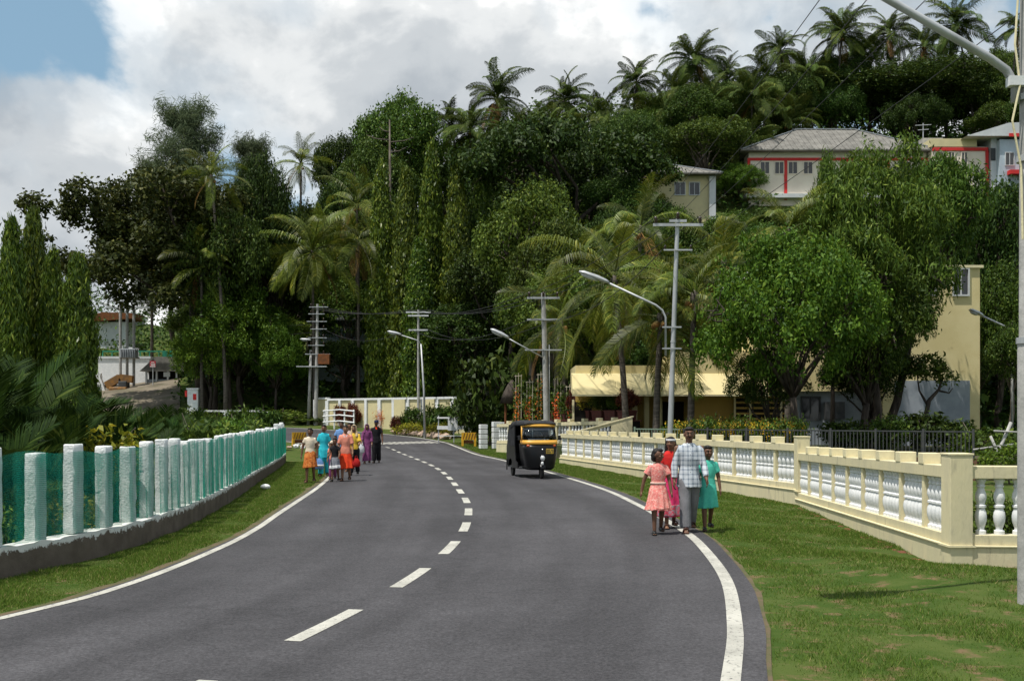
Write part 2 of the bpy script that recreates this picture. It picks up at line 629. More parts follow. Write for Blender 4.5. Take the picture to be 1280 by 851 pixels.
# dirt shoulders
V, Q = strip(left_edge - normals2(rl) * (0.10 + 0.10 * np.abs(wob)), left_edge + normals2(rl) * 0.1, 0.001)
tag(link('verge_dirt', mesh_np('verge_dirt', V, Q, M['dirt'])), kind='structure')
V, Q = strip(right_edge - normals2(rr) * 0.1, right_edge + normals2(rr) * (0.03 + 0.09 * np.abs(wob)), 0.001)
tag(link('verge_dirt', mesh_np('verge_dirt', V, Q, M['dirt'])), kind='structure')
# centre dashes
cc = resample(C_LINE, 0.1)
s_at9 = float(np.interp(9.0, C_LINE[:, 1], np.r_[0, np.cumsum(np.linalg.norm(np.diff(C_LINE, axis=0), axis=1))]))
q = s_at9 - 2.88 * 4
while q < clen(C_LINE) - 40:
    A = at_len(C_LINE, np.linspace(q, q + 1.5, 6))
    n2 = normals2(A)
    V, Q = strip(A - n2 * 0.075, A + n2 * 0.075, 0.0105)
    link('lane_dash', mesh_np('lane_dash', V, Q, M['paint']), road)
    q += 2.88
# crossing stripes
A, B = np.array([-4.75, 67.2]), np.array([-11.9, 63.6])
nst = 21
for k in range(nst):
    c = A + (B - A) * (k + 0.5) / nst
    u = (B - A) / np.linalg.norm(B - A) * 0.115
    w = np.array([-0.40, 0.92]) * 1.1
    P = np.array([c - u - w, c + u - w, c + u + w, c - u + w])
    V = np.c_[P, gz(P[:, 0], P[:, 1]) + 0.0115]
    link('crossing_stripe', mesh_np('crossing_stripe', V, [(0, 1, 2, 3)], M['paint']), road)

# ================================================================== grass blades on the verges
FENCE = spline([(-9.3, 4), (-7.9, 7), (-6.85, 10), (-6.02, 12.7), (-5.62, 15.0), (-5.62, 17.5), (-5.86, 20.1), (-6.5, 25), (-7.4, 31), (-8.4, 38), (-9.5, 44.8)])
WA0, WA1, WB1, WC1 = np.array([2.05, 43.8]), np.array([6.2, 23.1]), np.array([5.52, 13.4]), np.array([8.6, 13.15])
def grass_patch(name, n, sampler, hmin, hmax, wid):
    X, Y = sampler(n)
    n = len(X)
    Z = gh(X, Y) - 0.004
    a = rng.uniform(0, 2 * np.pi, n)
    h = rng.uniform(hmin, hmax, n) * (0.7 + 0.5 * np.sin(X * 3.1 + Y * 2.2) * np.sin(Y * 1.3 - X))
    h *= 0.55 + 0.9 * sstep(3.6, 5.0, X) * (1 - sstep(9.0, 11.5, Y)) + 0.35
    w = wid * rng.uniform(0.6, 1.3, n) * np.clip(Y / 12, 0.7, 2.5)
    lean = rng.uniform(0.2, 1.1, n) * h
    b = rng.uniform(0, 2 * np.pi, n)
    V = np.zeros((n, 3, 3))
    V[:, 0] = np.stack([X - np.cos(a) * w, Y - np.sin(a) * w, Z], 1)
    V[:, 1] = np.stack([X + np.cos(a) * w, Y + np.sin(a) * w, Z], 1)
    V[:, 2] = np.stack([X + np.cos(b) * lean, Y + np.sin(b) * lean, Z + h], 1)
    o = link(name, mesh_np(name, V.reshape(-1, 3), np.arange(3 * n).reshape(-1, 3), M['grass']))
    return tag(o, kind='stuff')
r_edge = lambda Y: np.interp(Y, right_edge[:, 1], right_edge[:, 0])
l_edge = lambda Y: np.interp(Y, left_edge[:, 1], left_edge[:, 0])
def bare(X, Y):
    return np.sin(X * 1.9 + 0.6 * Y + 2) * np.sin(Y * 0.83 + X * 0.4) + 0.4 * np.sin(X * 5 + Y * 3)
def wallx(Y):
    return np.where(Y > 23.1, 6.2 + (Y - 23.1) * (2.05 - 6.2) / 20.7, np.where(Y > 13.4, 5.52 + (Y - 13.4) * 0.07, 8.5))
def right_s(n):
    Y = 5.5 + 34 * rng.random(n) ** 2.1
    e = r_edge(Y) + 0.05
    x1 = wallx(Y) - 0.12
    X = e + rng.random(n) * (x1 - e)
    edge = np.clip((X - e) / 0.35, 0, 1)
    ok = (rng.random(n) < (1.0 - 0.75 * (bare(X, Y) > 0.55)) * (0.25 + 0.75 * edge)) & (x1 > e)
    return X[ok], Y[ok]
def left_s(n):
    Y = 9 + 36 * rng.random(n) ** 1.7
    e = l_edge(Y) - 0.08
    f = np.interp(Y, FENCE[:, 1], FENCE[:, 0]) + 0.16
    X = f + rng.random(n) * (e - f)
    edge = np.clip((e - X) / 0.3, 0, 1)
    ok = rng.random(n) < (0.2 + 0.8 * edge)
    return X[ok], Y[ok]
grass_patch('grass', 300000, right_s, 0.020, 0.070, 0.0050)
grass_patch('grass', 150000, left_s, 0.025, 0.075, 0.0055)
def far_s(n):
    Y = 34 + 33 * rng.random(n)
    e = r_edge(Y) + 0.1
    X = e + rng.random(n) * np.where(Y < 44, np.maximum(wallx(Y) - e - 0.1, 0.2), 3.5)
    return X, Y
grass_patch('grass', 45000, far_s, 0.03, 0.08, 0.008)

# ================================================================== fence on the left
M['fence_base'] = bpy.data.materials.new('stained_plinth')
def _plinth():
    m = M['fence_base']
    m.use_nodes = True
    nt = m.node_tree
    p = nt.nodes['Principled BSDF']
    p.inputs['Roughness'].default_value = 0.95
    p.inputs['Specular IOR Level'].default_value = 0.1
    tc = nt.nodes.new('ShaderNodeTexCoord')
    sp = nt.nodes.new('ShaderNodeSeparateXYZ')
    nt.links.new(tc.outputs['Object'], sp.inputs[0])
    n1 = nt.nodes.new('ShaderNodeTexNoise')
    n1.inputs['Scale'].default_value = 9
    n1.inputs['Detail'].default_value = 8
    n1.inputs['Roughness'].default_value = 0.7
    nt.links.new(tc.outputs['Object'], n1.inputs['Vector'])
    a = nt.nodes.new('ShaderNodeMath')
    a.operation = 'MULTIPLY_ADD'
    a.inputs[1].default_value = 0.34
    nt.links.new(n1.outputs['Fac'], a.inputs[0])
    nt.links.new(sp.outputs['Z'], a.inputs[2])
    mr = nt.nodes.new('ShaderNodeMapRange')
    mr.inputs['From Min'].default_value = 0.445
    mr.inputs['From Max'].default_value = 0.47
    nt.links.new(a.outputs[0], mr.inputs['Value'])
    dark = nt.nodes.new('ShaderNodeMix')
    dark.data_type = 'RGBA'
    dark.inputs[6].default_value = (0.06, 0.048, 0.036, 1)
    dark.inputs[7].default_value = (0.20, 0.165, 0.135, 1)
    n2 = nt.nodes.new('ShaderNodeTexNoise')
    n2.inputs['Scale'].default_value = 3.5
    n2.inputs['Detail'].default_value = 6
    nt.links.new(tc.outputs['Object'], n2.inputs['Vector'])
    nt.links.new(n2.outputs['Fac'], dark.inputs['Factor'])
    mx = nt.nodes.new('ShaderNodeMix')
    mx.data_type = 'RGBA'
    mx.inputs[7].default_value = (0.66, 0.67, 0.64, 1)
    nt.links.new(mr.outputs['Result'], mx.inputs['Factor'])
    nt.links.new(dark.outputs[2], mx.inputs[6])
    nt.links.new(mx.outputs[2], p.inputs['Base Color'])
    b = nt.nodes.new('ShaderNodeBump')
    b.inputs['Strength'].default_value = 0.7
    b.inputs['Distance'].default_value = 0.03
    nt.links.new(n1.outputs['Fac'], b.inputs['Height'])
    nt.links.new(b.outputs['Normal'], p.inputs['Normal'])
_plinth()
M['whitewash'] = pm('whitewash', (0.84, 0.85, 0.84), (0.70, 0.73, 0.72), 5, 0.9, 0.15, 0.9, 32, c3=(0.30, 0.30, 0.28), s3=11, lo3=0.66, hi3=0.76, rand=1)

def net_mat():
    m = bpy.data.materials.new('green_net')
    m.use_nodes = True
    nt = m.node_tree
    out = nt.nodes['Material Output']
    p = nt.nodes['Principled BSDF']
    p.inputs['Roughness'].default_value = 0.6
    p.inputs['Specular IOR Level'].default_value = 0.2
    tc = nt.nodes.new('ShaderNodeTexCoord')
    uv = tc.outputs['UV']
    def noise(vec, sc, det=3):
        n = nt.nodes.new('ShaderNodeTexNoise')
        n.inputs['Scale'].default_value = sc
        n.inputs['Detail'].default_value = det
        nt.links.new(vec, n.inputs['Vector'])
        return n.outputs['Fac']
    mp = nt.nodes.new('ShaderNodeMapping')
    mp.inputs['Scale'].default_value = (3.2, 0.35, 1)
    nt.links.new(uv, mp.inputs['Vector'])
    fold = noise(mp.outputs['Vector'], 1.0, 4)
    # woven threads
    wv = nt.nodes.new('ShaderNodeTexWave')
    wv.bands_direction = 'Y'
    wv.inputs['Scale'].default_value = 13.0
    wv.inputs['Distortion'].default_value = 2.2
    wv.inputs['Detail'].default_value = 2.0
    wv.inputs['Detail Scale'].default_value = 3.0
    nt.links.new(uv, wv.inputs['Vector'])
    mr = nt.nodes.new('ShaderNodeMapRange')
    mr.inputs['From Min'].default_value = 0.34
    mr.inputs['From Max'].default_value = 0.68
    mr.inputs['To Min'].default_value = 0.02
    mr.inputs['To Max'].default_value = 0.62
    nt.links.new(fold, mr.inputs['Value'])
    # the net hangs thicker along the far half
    sep = nt.nodes.new('ShaderNodeSeparateXYZ')
    nt.links.new(uv, sep.inputs[0])
    far = nt.nodes.new('ShaderNodeMapRange')
    far.inputs['From Min'].default_value = 13.0
    far.inputs['From Max'].default_value = 20.0
    far.inputs['To Min'].default_value = 0.0
    far.inputs['To Max'].default_value = 0.20
    nt.links.new(sep.outputs['X'], far.inputs['Value'])
    ad = nt.nodes.new('ShaderNodeMath')
    ad.operation = 'ADD'
    nt.links.new(mr.outputs['Result'], ad.inputs[0])
    nt.links.new(far.outputs['Result'], ad.inputs[1])
    a2 = nt.nodes.new('ShaderNodeMath')
    a2.operation = 'MULTIPLY_ADD'
    a2.inputs[1].default_value = 0.20
    nt.links.new(wv.outputs['Fac'], a2.inputs[0])
    nt.links.new(ad.outputs[0], a2.inputs[2])
    cl = nt.nodes.new('ShaderNodeClamp')
    cl.inputs['Max'].default_value = 0.9
    nt.links.new(a2.outputs[0], cl.inputs['Value'])
    col = nt.nodes.new('ShaderNodeMix')
    col.data_type = 'RGBA'
    col.inputs[6].default_value = (0.012, 0.27, 0.185, 1)
    col.inputs[7].default_value = (0.03, 0.42, 0.30, 1)
    nt.links.new(fold, col.inputs['Factor'])
    nt.links.new(col.outputs[2], p.inputs['Base Color'])
    tl = nt.nodes.new('ShaderNodeBsdfTranslucent')
    tl.inputs['Color'].default_value = (0.02, 0.30, 0.21, 1)
    ms = nt.nodes.new('ShaderNodeMixShader')
    ms.inputs['Fac'].default_value = 0.3
    nt.links.new(p.outputs[0], ms.inputs[1])
    nt.links.new(tl.outputs[0], ms.inputs[2])
    tr = nt.nodes.new('ShaderNodeBsdfTransparent')
    mx = nt.nodes.new('ShaderNodeMixShader')
    nt.links.new(cl.outputs[0], mx.inputs['Fac'])
    nt.links.new(tr.outputs[0], mx.inputs[1])
    nt.links.new(ms.outputs[0], mx.inputs[2])
    nt.links.new(mx.outputs[0], out.inputs['Surface'])
    return m
M['net'] = net_mat()

fence = empty('picket_fence', (FENCE[60, 0], FENCE[60, 1], 0), 0, 'whitewashed concrete picket fence draped in green netting along the left verge', 'fence')
fo = Vector(fence.location)
FR = resample(FENCE, 0.15)
fn = normals2(FR)
n = len(FR)
rings = []
mbp = MB()
for i in range(n):
    w = 0.125 + 0.012 * rng.normal() * 0.5
    h = 0.35 + 0.012 * rng.normal()
    x, y = FR[i]
    a, b = fn[i]
    jw = 0.01 * rng.normal()
    rings.append([(x + a * (w + jw) - fo.x, y + b * (w + jw) - fo.y, -0.1), (x + a * (w - jw) - fo.x, y + b * (w - jw) - fo.y, 0.18), (x + a * w * 0.97 - fo.x, y + b * w * 0.97 - fo.y, h), (x - a * w - fo.x, y - b * w - fo.y, h), (x - a * w - fo.x, y - b * w - fo.y, -0.1)])
mbp.loft(rings)
mbp.build('base_wall', M['fence_base'], fence, 'auto')
def post_mesh(seed):
    r = np.random.default_rng(seed)
    bm = bmesh.new()
    bmesh.ops.create_cube(bm, size=1)
    bmesh.ops.scale(bm, vec=(0.235, 0.16, 1.13), verts=bm.verts)
    bmesh.ops.subdivide_edges(bm, edges=[e for e in bm.edges if abs((e.verts[0].co - e.verts[1].co).z) > 0.5], cuts=12)
    bmesh.ops.bevel(bm, geom=[e for e in bm.edges if e.calc_length() > 0 and len(e.link_faces) == 2 and e.calc_face_angle() > 0.5], offset=0.014, segments=1, affect='EDGES')
    bmesh.ops.translate(bm, vec=(0, 0, 0.565), verts=bm.verts)
    for v in bm.verts:
        v.co += Vector(r.normal(0, 0.0035, 3))
        v.co.x *= 1.0 - 0.04 * v.co.z + 0.01 * math.sin(v.co.z * 9 + seed)
    me = bpy.data.meshes.new('post')
    bm.to_mesh(me)
    bm.free()
    me.polygons.foreach_set('use_smooth', np.ones(len(me.polygons), bool))
    me.set_sharp_from_angle(angle=R(48))
    me.materials.append(M['whitewash'])
    return me
posts = [post_mesh(i) for i in range(4)]
q, k = 0.35, 0
Lf = clen(FENCE)
while q < Lf:
    p = at_len(FENCE, q)
    d = at_len(FENCE, q + 0.1) - at_len(FENCE, q - 0.1)
    a = math.atan2(d[1], d[0])
    o = link('post', posts[k % 4], fence, (p[0] - fo.x, p[1] - fo.y, 0.33 + g(*p) + 0.015 * rng.normal()), a + 0.04 * rng.normal())
    o.scale = (1, 1, 1 + 0.02 * rng.normal() + (0.09 if q > Lf - 6 else 0))
    q += 0.80
    k += 1
FR = resample(FENCE, 0.035)
fn = normals2(FR)
n = len(FR)
s_ = np.arange(n) * 0.035
nz = 9
V = np.zeros((n, nz, 3))
UV = np.zeros((n, nz, 2))
for j in range(nz):
    t = j / (nz - 1)
    z = 0.36 + t * (1.06 + 0.025 * np.sin(s_ * 2.1) + 0.02 * np.sin(s_ * 5.3 + 1))
    fold = 0.018 * np.sin(s_ * 17 + 2 * t + np.sin(s_ * 2.3) * 2) + 0.010 * np.sin(s_ * 31 + 1.3 * t)
    off = 0.118 + fold * (0.6 + 0.6 * (1 - t)) + 0.02 * np.sin(s_ * 0.9)
    V[:, j, :2] = FR + fn * off[:, None] - np.array([fo.x, fo.y])
    V[:, j, 2] = z
    UV[:, j, 0] = s_
    UV[:, j, 1] = t * 1.1
idx = (np.arange(n - 1)[:, None] * nz + np.arange(nz - 1)[None]).ravel()
Q = np.stack([idx, idx + nz, idx + nz + 1, idx + 1], 1)
me = mesh_np('netting', V.reshape(-1, 3), Q, M['net'], True)
uvl = me.uv_layers.new(name='UVMap')
uvl.data.foreach_set('uv', UV.reshape(-1, 2)[Q.ravel()].astype(np.float32).ravel())
link('netting', me, fence)

# ================================================================== balustrade walls on the right
M['cream'] = pm('cream_paint', (0.68, 0.605, 0.385), (0.60, 0.54, 0.36), 1.6, 0.88, 0.15, 0.3, 25, c3=(0.34, 0.31, 0.225), s3=4.2, lo3=0.56, hi3=0.78, stretch=(1.6, 1.6, 0.35))
M['cream_light'] = pm('cream_cap_paint', (0.77, 0.69, 0.44), (0.70, 0.62, 0.40), 4, 0.85, 0.2, 0.2, 25, rand=1)
M['white_paint'] = pm('white_paint', (0.78, 0.78, 0.77), (0.68, 0.69, 0.69), 6, 0.75, 0.25, 0.1, 40, c3=(0.50, 0.50, 0.48), s3=9, lo3=0.66, hi3=0.8, rand=1)
prof = [(0.058, 0), (0.058, 0.045), (0.040, 0.055), (0.036, 0.075), (0.045, 0.10), (0.062, 0.16), (0.067, 0.22), (0.060, 0.275), (0.044, 0.315), (0.044, 0.325),
        (0.060, 0.333), (0.060, 0.358), (0.042, 0.368), (0.050, 0.40), (0.064, 0.45), (0.060, 0.50), (0.044, 0.545), (0.038, 0.575), (0.050, 0.585), (0.050, 0.602), (0.040, 0.612), (0.048, 0.645), (0.060, 0.66), (0.060, 0.69)]
BAL = MB().lathe([(a * 1.1, b) for a, b in prof], 10).mesh('baluster', M['white_paint'], 'auto')

def slab(mb, P0, P1, b0, b1, t0, t1, thick, off=0.0):
    P0, P1 = Vector((*P0, 0)), Vector((*P1, 0))
    d = (P1 - P0).normalized()
    nn = Vector((d.y, -d.x, 0))
    a, b = nn * (off - thick / 2), nn * (off + thick / 2)
    mb.add([P0 + a + Vector((0, 0, b0)), P1 + a + Vector((0, 0, b1)), P1 + b + Vector((0, 0, b1)), P0 + b + Vector((0, 0, b0)),
            P0 + a + Vector((0, 0, t0)), P1 + a + Vector((0, 0, t1)), P1 + b + Vector((0, 0, t1)), P0 + b + Vector((0, 0, t0))],
           [(0, 3, 2, 1), (4, 5, 6, 7), (0, 1, 5, 4), (1, 2, 6, 5), (2, 3, 7, 6), (3, 0, 4, 7)])

def balustrade(P0, P1, npan, top0, top1, label, name='balustrade_wall', per=4, base0=None, base1=None, caps=True):
    """low wall: plinth, ledge, beams, dividers with cap blocks, white balusters between"""
    P0, P1 = np.array(P0, float), np.array(P1, float)
    e = empty(name, (P0[0], P0[1], 0), 0, label, 'wall')
    P1 = P1 - P0
    P0 = np.zeros(2)
    L = np.linalg.norm(P1)
    d = P1 / L
    rz = math.atan2(d[1], d[0])
    base0 = top0 - 1.27 if base0 is None else base0
    base1 = top1 - 1.27 if base1 is None else base1
    zz = lambda h, t: (base0 + h) * (1 - t) + (base1 + h) * t
    def sec(nm, h0, h1, th, mat, lo=None):
        mb = MB()
        slab(mb, P0, P1, zz(h0, 0) if lo is None else lo, zz(h0, 1) if lo is None else lo, zz(h1, 0), zz(h1, 1), th)
        return mb.build(nm, mat, e, bevel=0.008)
    sec('plinth', 0, 0.27, 0.27, M['cream'], lo=-0.3)
    sec('ledge', 0.27, 0.295, 0.31, M['cream_light'])
    sec('lower_beam', 0.295, 0.42, 0.22, M['cream'])
    sec('top_beam', 1.11, 1.265, 0.22, M['cream'])
    pw = L / npan
    for i in range(npan + 1):
        t = i / npan
        if 0 < i < npan:
            MB().box((0, 0, 0.345), (0.095, 0.17, 0.69)).build('divider', M['cream_light'], e, loc=(*(P1 * t), zz(0.42, t)), rz=rz)
        if caps and 0 < i < npan:
            o = MB().box((0, 0, 0.07), (0.21 + 0.03 * random.random(), 0.235, 0.145)).build('cap_block', M['cream_light'], e, loc=(*(P1 * t), zz(1.2652, t)), rz=rz + 0.03 * random.uniform(-1, 1), bevel=0.008)
        if i < npan:
            for j in range(per):
                tt = (i + (j + 0.5 + 0.0) / per * 0.9 + 0.05) / npan
                link('baluster', BAL, e, (*(P1 * tt), zz(0.42, tt)), rz)
    return e
wA = balustrade(WA0, WA1, 18, 1.05, 1.28, 'long cream balustrade wall with white balusters running from the driveway to the corner pillar', base0=-0.10, base1=0.02, per=5)
wB = balustrade(WA1, WB1, 9, 1.09, 1.26, 'near cream balustrade wall with nine panels between the two square pillars', per=6, base0=-0.17, base1=0.0)
wC = balustrade(WB1 + np.array([0.13, 0]), WC1, 3, 1.26, 1.26, 'short front-facing cream balustrade with white balusters beside the lamp pole', per=4, base0=0, base1=0, caps=False)
for P, hgt, s, lab, z0 in ((WA1, 1.43, 0.27, 'square cream corner pillar where the balustrade wall steps down', -0.2), (WB1, 1.40, 0.28, 'square cream end pillar nearest the camera on the balustrade wall', -0.2)):
    e = empty('wall_pillar', (P[0], P[1], 0), math.atan2(0.07, 1) * 0, lab, 'pillar')
    MB().box((0, 0, (hgt + z0) / 2), (s, s * 1.05, hgt - z0)).build('shaft', M['cream'], e, bevel=0.01)
    MB().box((0, 0, hgt + 0.012), (s + 0.02, s * 1.05 + 0.02, 0.022)).build('cap', M['cream_light'], e, bevel=0.004)
    MB().box((0, 0, 0.283), (s + 0.05, s * 1.05 + 0.05, 0.024)).build('ledge', M['cream_light'], e)

# red earth at the wall foot
def soil_heap(name, pts, label):
    mb = MB()
    for x, y, r in pts:
        mb.ball((x, y, float(gh(x, y)) - 0.01), (r, r * 0.8, r * 0.35), 8, 5)
    tag(mb.build(name, M['redsoil'], None, True), kind='stuff')
sp = []
for k in range(55):
    t = rng.random()
    P = WA1 + (WB1 - WA1) * t + np.array([-0.22 - 0.08 * rng.random(), 0])
    sp.append((*P, 0.03 + 0.05 * rng.random()))
for k in range(60):
    t = rng.random() * 0.75 + 0.2
    P = WA0 + (WA1 - WA0) * t + np.array([-0.22 - 0.1 * rng.random(), -0.05])
    sp.append((*P, 0.03 + 0.05 * rng.random()))
for k in range(14):
    sp.append((5.75 + 0.3 * rng.normal() * 0.6, 13.15 + 0.04 * rng.normal(), 0.03 + 0.05 * rng.random()))
soil_heap('red_soil', sp, None)

# ================================================================== PLANTS: prototypes
UP = np.array([0, 0, 1.0])
M['bark'] = pm('bark', (0.085, 0.07, 0.055), (0.17, 0.145, 0.12), 6, 0.95, 0.1, 0.8, 18, stretch=(1, 1, 0.3))
M['bark_dark'] = pm('dark_bark', (0.04, 0.032, 0.027), (0.085, 0.07, 0.058), 6, 0.95, 0.1, 0.8, 18, stretch=(1, 1, 0.3))
M['palm_bark'] = pm('palm_bark', (0.075, 0.064, 0.054), (0.15, 0.13, 0.11), 9, 0.95, 0.1, 0.9, 14, stretch=(0.4, 0.4, 2.2))
M['leaf_mid'] = leaf_mat('leaf_mid_green', (0.022, 0.050, 0.006), (0.086, 0.140, 0.016), (0.170, 0.220, 0.034))
M['leaf_dark'] = leaf_mat('leaf_dark_green', (0.013, 0.031, 0.005), (0.052, 0.096, 0.013), (0.120, 0.165, 0.028))
M['leaf_bright'] = leaf_mat('leaf_bright_green', (0.028, 0.068, 0.006), (0.105, 0.180, 0.015), (0.175, 0.240, 0.030), trans=0.2)
M['leaf_olive'] = leaf_mat('leaf_olive', (0.022, 0.036, 0.008), (0.074, 0.088, 0.018), (0.150, 0.150, 0.036), trans=0.15)
M['leaf_mast'] = leaf_mat('leaf_mast_tree', (0.030, 0.066, 0.007), (0.120, 0.180, 0.015), (0.260, 0.300, 0.042), rough=0.4, spec=0.3, objvar=0.15)
M['leaf_feather'] = leaf_mat('leaf_feathery', (0.050, 0.070, 0.036), (0.100, 0.125, 0.060), rough=0.7, trans=0.25)
M['leaf_palm'] = leaf_mat('palm_leaflet', (0.040, 0.070, 0.007), (0.135, 0.165, 0.018), (0.300, 0.285, 0.050), rough=0.45, spec=0.25, trans=0.22, objvar=0.55)
M['leaf_palm_far'] = leaf_mat('ridge_palm_leaflet', (0.022, 0.044, 0.007), (0.070, 0.098, 0.016), (0.150, 0.165, 0.040), rough=0.6, spec=0.08, trans=0.12, objvar=0.35)
M['leaf_palm_dry'] = leaf_mat('dry_palm_leaflet', (0.20, 0.11, 0.035), (0.32, 0.20, 0.07), rough=0.8, trans=0.15)
M['leaf_palm_dark'] = leaf_mat('dark_palm_leaflet', (0.010, 0.026, 0.005), (0.030, 0.058, 0.009), (0.085, 0.118, 0.024), rough=0.6, spec=0.06, trans=0.15)
M['leaf_yellow'] = leaf_mat('yellow_leaf', (0.10, 0.13, 0.012), (0.32, 0.28, 0.02), (0.40, 0.30, 0.03), trans=0.25)
M['leaf_red'] = leaf_mat('red_leaf', (0.06, 0.016, 0.012), (0.15, 0.045, 0.020), (0.24, 0.12, 0.02), trans=0.2)
M['flower_orange'] = leaf_mat('orange_petal', (0.55, 0.11, 0.02), (0.65, 0.20, 0.03), trans=0.25)
M['flower_yellow'] = leaf_mat('yellow_petal', (0.60, 0.36, 0.03), (0.70, 0.48, 0.05), trans=0.25)
M['coconut'] = pm('coconut_husk', (0.18, 0.15, 0.04), (0.24, 0.11, 0.03), 3, 0.7, 0.3)

def unit(a):
    return a / np.maximum(np.linalg.norm(a, axis=-1, keepdims=True), 1e-9)

def leaf_cloud(cen, out, k, rc, L, Wd, r, droop=0.3, up=0.5, rnd=0.8, jit=0.45, aniso=1.0):
    cen = np.repeat(np.asarray(cen, float), k, 0)
    out = np.repeat(np.asarray(out, float), k, 0)
    n = len(cen)
    rcc = np.repeat(np.asarray(rc, float), k)[:, None] if np.ndim(rc) else rc
    d = r.normal(0, 1, (n, 3))
    d[:, 2] *= aniso
    pos = cen + d * rcc * 0.55
    nor = unit(out * 0.55 + UP * up + r.normal(0, 1, (n, 3)) * rnd)
    t = r.normal(0, 1, (n, 3)) + out * 0.5
    t = unit(t - nor * (t * nor).sum(1, keepdims=True))
    t = unit(t - UP * droop)
    s = unit(np.cross(nor, t))
    nor = np.cross(t, s)
    l = L * (1 + jit * r.uniform(-1, 1, n))[:, None]
    w = Wd * (1 + jit * r.uniform(-1, 1, n))[:, None]
    V = np.zeros((n, 4, 3))
    V[:, 0] = pos - t * l * 0.5
    V[:, 1] = pos + s * w * 0.5 + nor * w * 0.18 - t * l * 0.05
    V[:, 2] = pos + t * l * 0.5 - nor * l * 0.06
    V[:, 3] = pos - s * w * 0.5 + nor * w * 0.18 - t * l * 0.05
    return V.reshape(-1, 3), np.arange(4 * n).reshape(-1, 4)

def lobe_clumps(lobes, n, r, inner=0.62, gaps=0.0, low=-0.55):
    """clump centres near the surface of a set of ellipsoid lobes"""
    A = np.array([max(l[3] * l[4], 0.05) for l in lobes])
    pick = r.choice(len(lobes), n, p=A / A.sum())
    C = np.array([l[:3] for l in lobes], float)
    Rr = np.array([l[3:] if len(l) > 5 else (l[3], l[3], l[4]) for l in lobes], float)
    d = unit(r.normal(0, 1, (n, 3)))
    keep = d[:, 2] > low - 0.25 * r.random(n)
    pick, d = pick[keep], d[keep]
    rad = inner + (1 - inner) * r.random(len(d)) ** 0.6
    P = C[pick] + d * Rr[pick] * rad[:, None]
    ok = np.ones(len(P), bool)
    for j in range(len(lobes)):
        q = np.linalg.norm((P - C[j]) / Rr[j], axis=1)
        ok &= (q > 0.66) | (pick == j)
    if gaps:
        ph = r.uniform(0, 6, 6)
        nz = np.sin(P[:, 0] * 1.7 + ph[0]) * np.sin(P[:, 1] * 1.9 + ph[1]) * np.sin(P[:, 2] * 2.3 + ph[2]) + 0.5 * np.sin(P[:, 0] * 4.1 + ph[3]) * np.sin(P[:, 2] * 3.7 + ph[4])
        ok &= nz > -0.55 + gaps * 0.6
    return P[ok], d[ok]

def limbs(mb, base, r0, fork, lobes, r, k=5):
    """tapered trunk with bends, then limbs towards the lobes"""
    b = Vector(base)
    f = Vector(fork)
    pts = [b, b.lerp(f, 0.33) + Vector(r.normal(0, r0 * 0.6, 3)), b.lerp(f, 0.7) + Vector(r.normal(0, r0 * 0.6, 3)), f]
    mb.tube(pts, [r0 * 1.35, r0, r0 * 0.85, r0 * 0.72], 9)
    L = sorted(lobes, key=lambda q: -q[3])[:12]
    for l in L:
        c = Vector(l[:3])
        m1 = f.lerp(c, 0.4) + Vector(r.normal(0, 0.35, 3)) + Vector((0, 0, 0.25))
        tip = c + Vector((0, 0, l[4] * 0.4))
        rr = r0 * 0.42
        mb.tube([f - Vector((0, 0, 0.15)), m1, f.lerp(c, 0.8) + Vector(r.normal(0, 0.2, 3)), tip], [rr, rr * 0.7, rr * 0.5, rr * 0.2], 6)
        for q in range(k):
            e = c + Vector(unit(r.normal(0, 1, 3)) * l[3] * 0.8)
            s = m1.lerp(c, 0.6 + 0.4 * r.random())
            mb.tube([s, s.lerp(e, 0.55) + Vector(r.normal(0, 0.15, 3)), e], [rr * 0.35, rr * 0.22, rr * 0.07], 4, cap=False)

PROTO = {}
def make_tree(key, seed, lobes, n, k, rc, L, Wd, leaf, bark, r0, fork, gaps=0.15, droop=0.3, low=-0.55, up=0.5, inner=0.62, base=(0, 0, 0)):
    r = np.random.default_rng(seed)
    P, d = lobe_clumps(lobes, n, r, inner, gaps, low)
    V, Q = leaf_cloud(P, d, k, rc, L, Wd, r, droop, up)
    crown = mesh_np('crown', V, Q, M[leaf])
    mb = MB()
    limbs(mb, base, r0, fork, lobes, r)
    trunk = mb.mesh('trunk', M[bark], True)
    top = np.percentile(V[:, 2], 99.7)
    wid = np.percentile(V[:, 0], 99) - np.percentile(V[:, 0], 1)
    PROTO[key] = (trunk, crown, top, wid)

def ball_lobes(seed, cz, rx, rz, m, sub, spread=0.85, flat=1.0):
    r = np.random.default_rng(seed)
    L = [(0, 0, cz, rx * 0.75, rz * 0.8)]
    for i in range(m):
        d = unit(r.normal(0, 1, 3))
        d[2] = abs(d[2]) * 0.9 - 0.25
        s = sub * r.uniform(0.55, 1.4)
        q = r.uniform(0.75, 1.15)
        d = d * q
        L.append((d[0] * rx * spread, d[1] * rx * spread, cz + d[2] * rz * spread, s, s * 0.8 * flat))
    return L

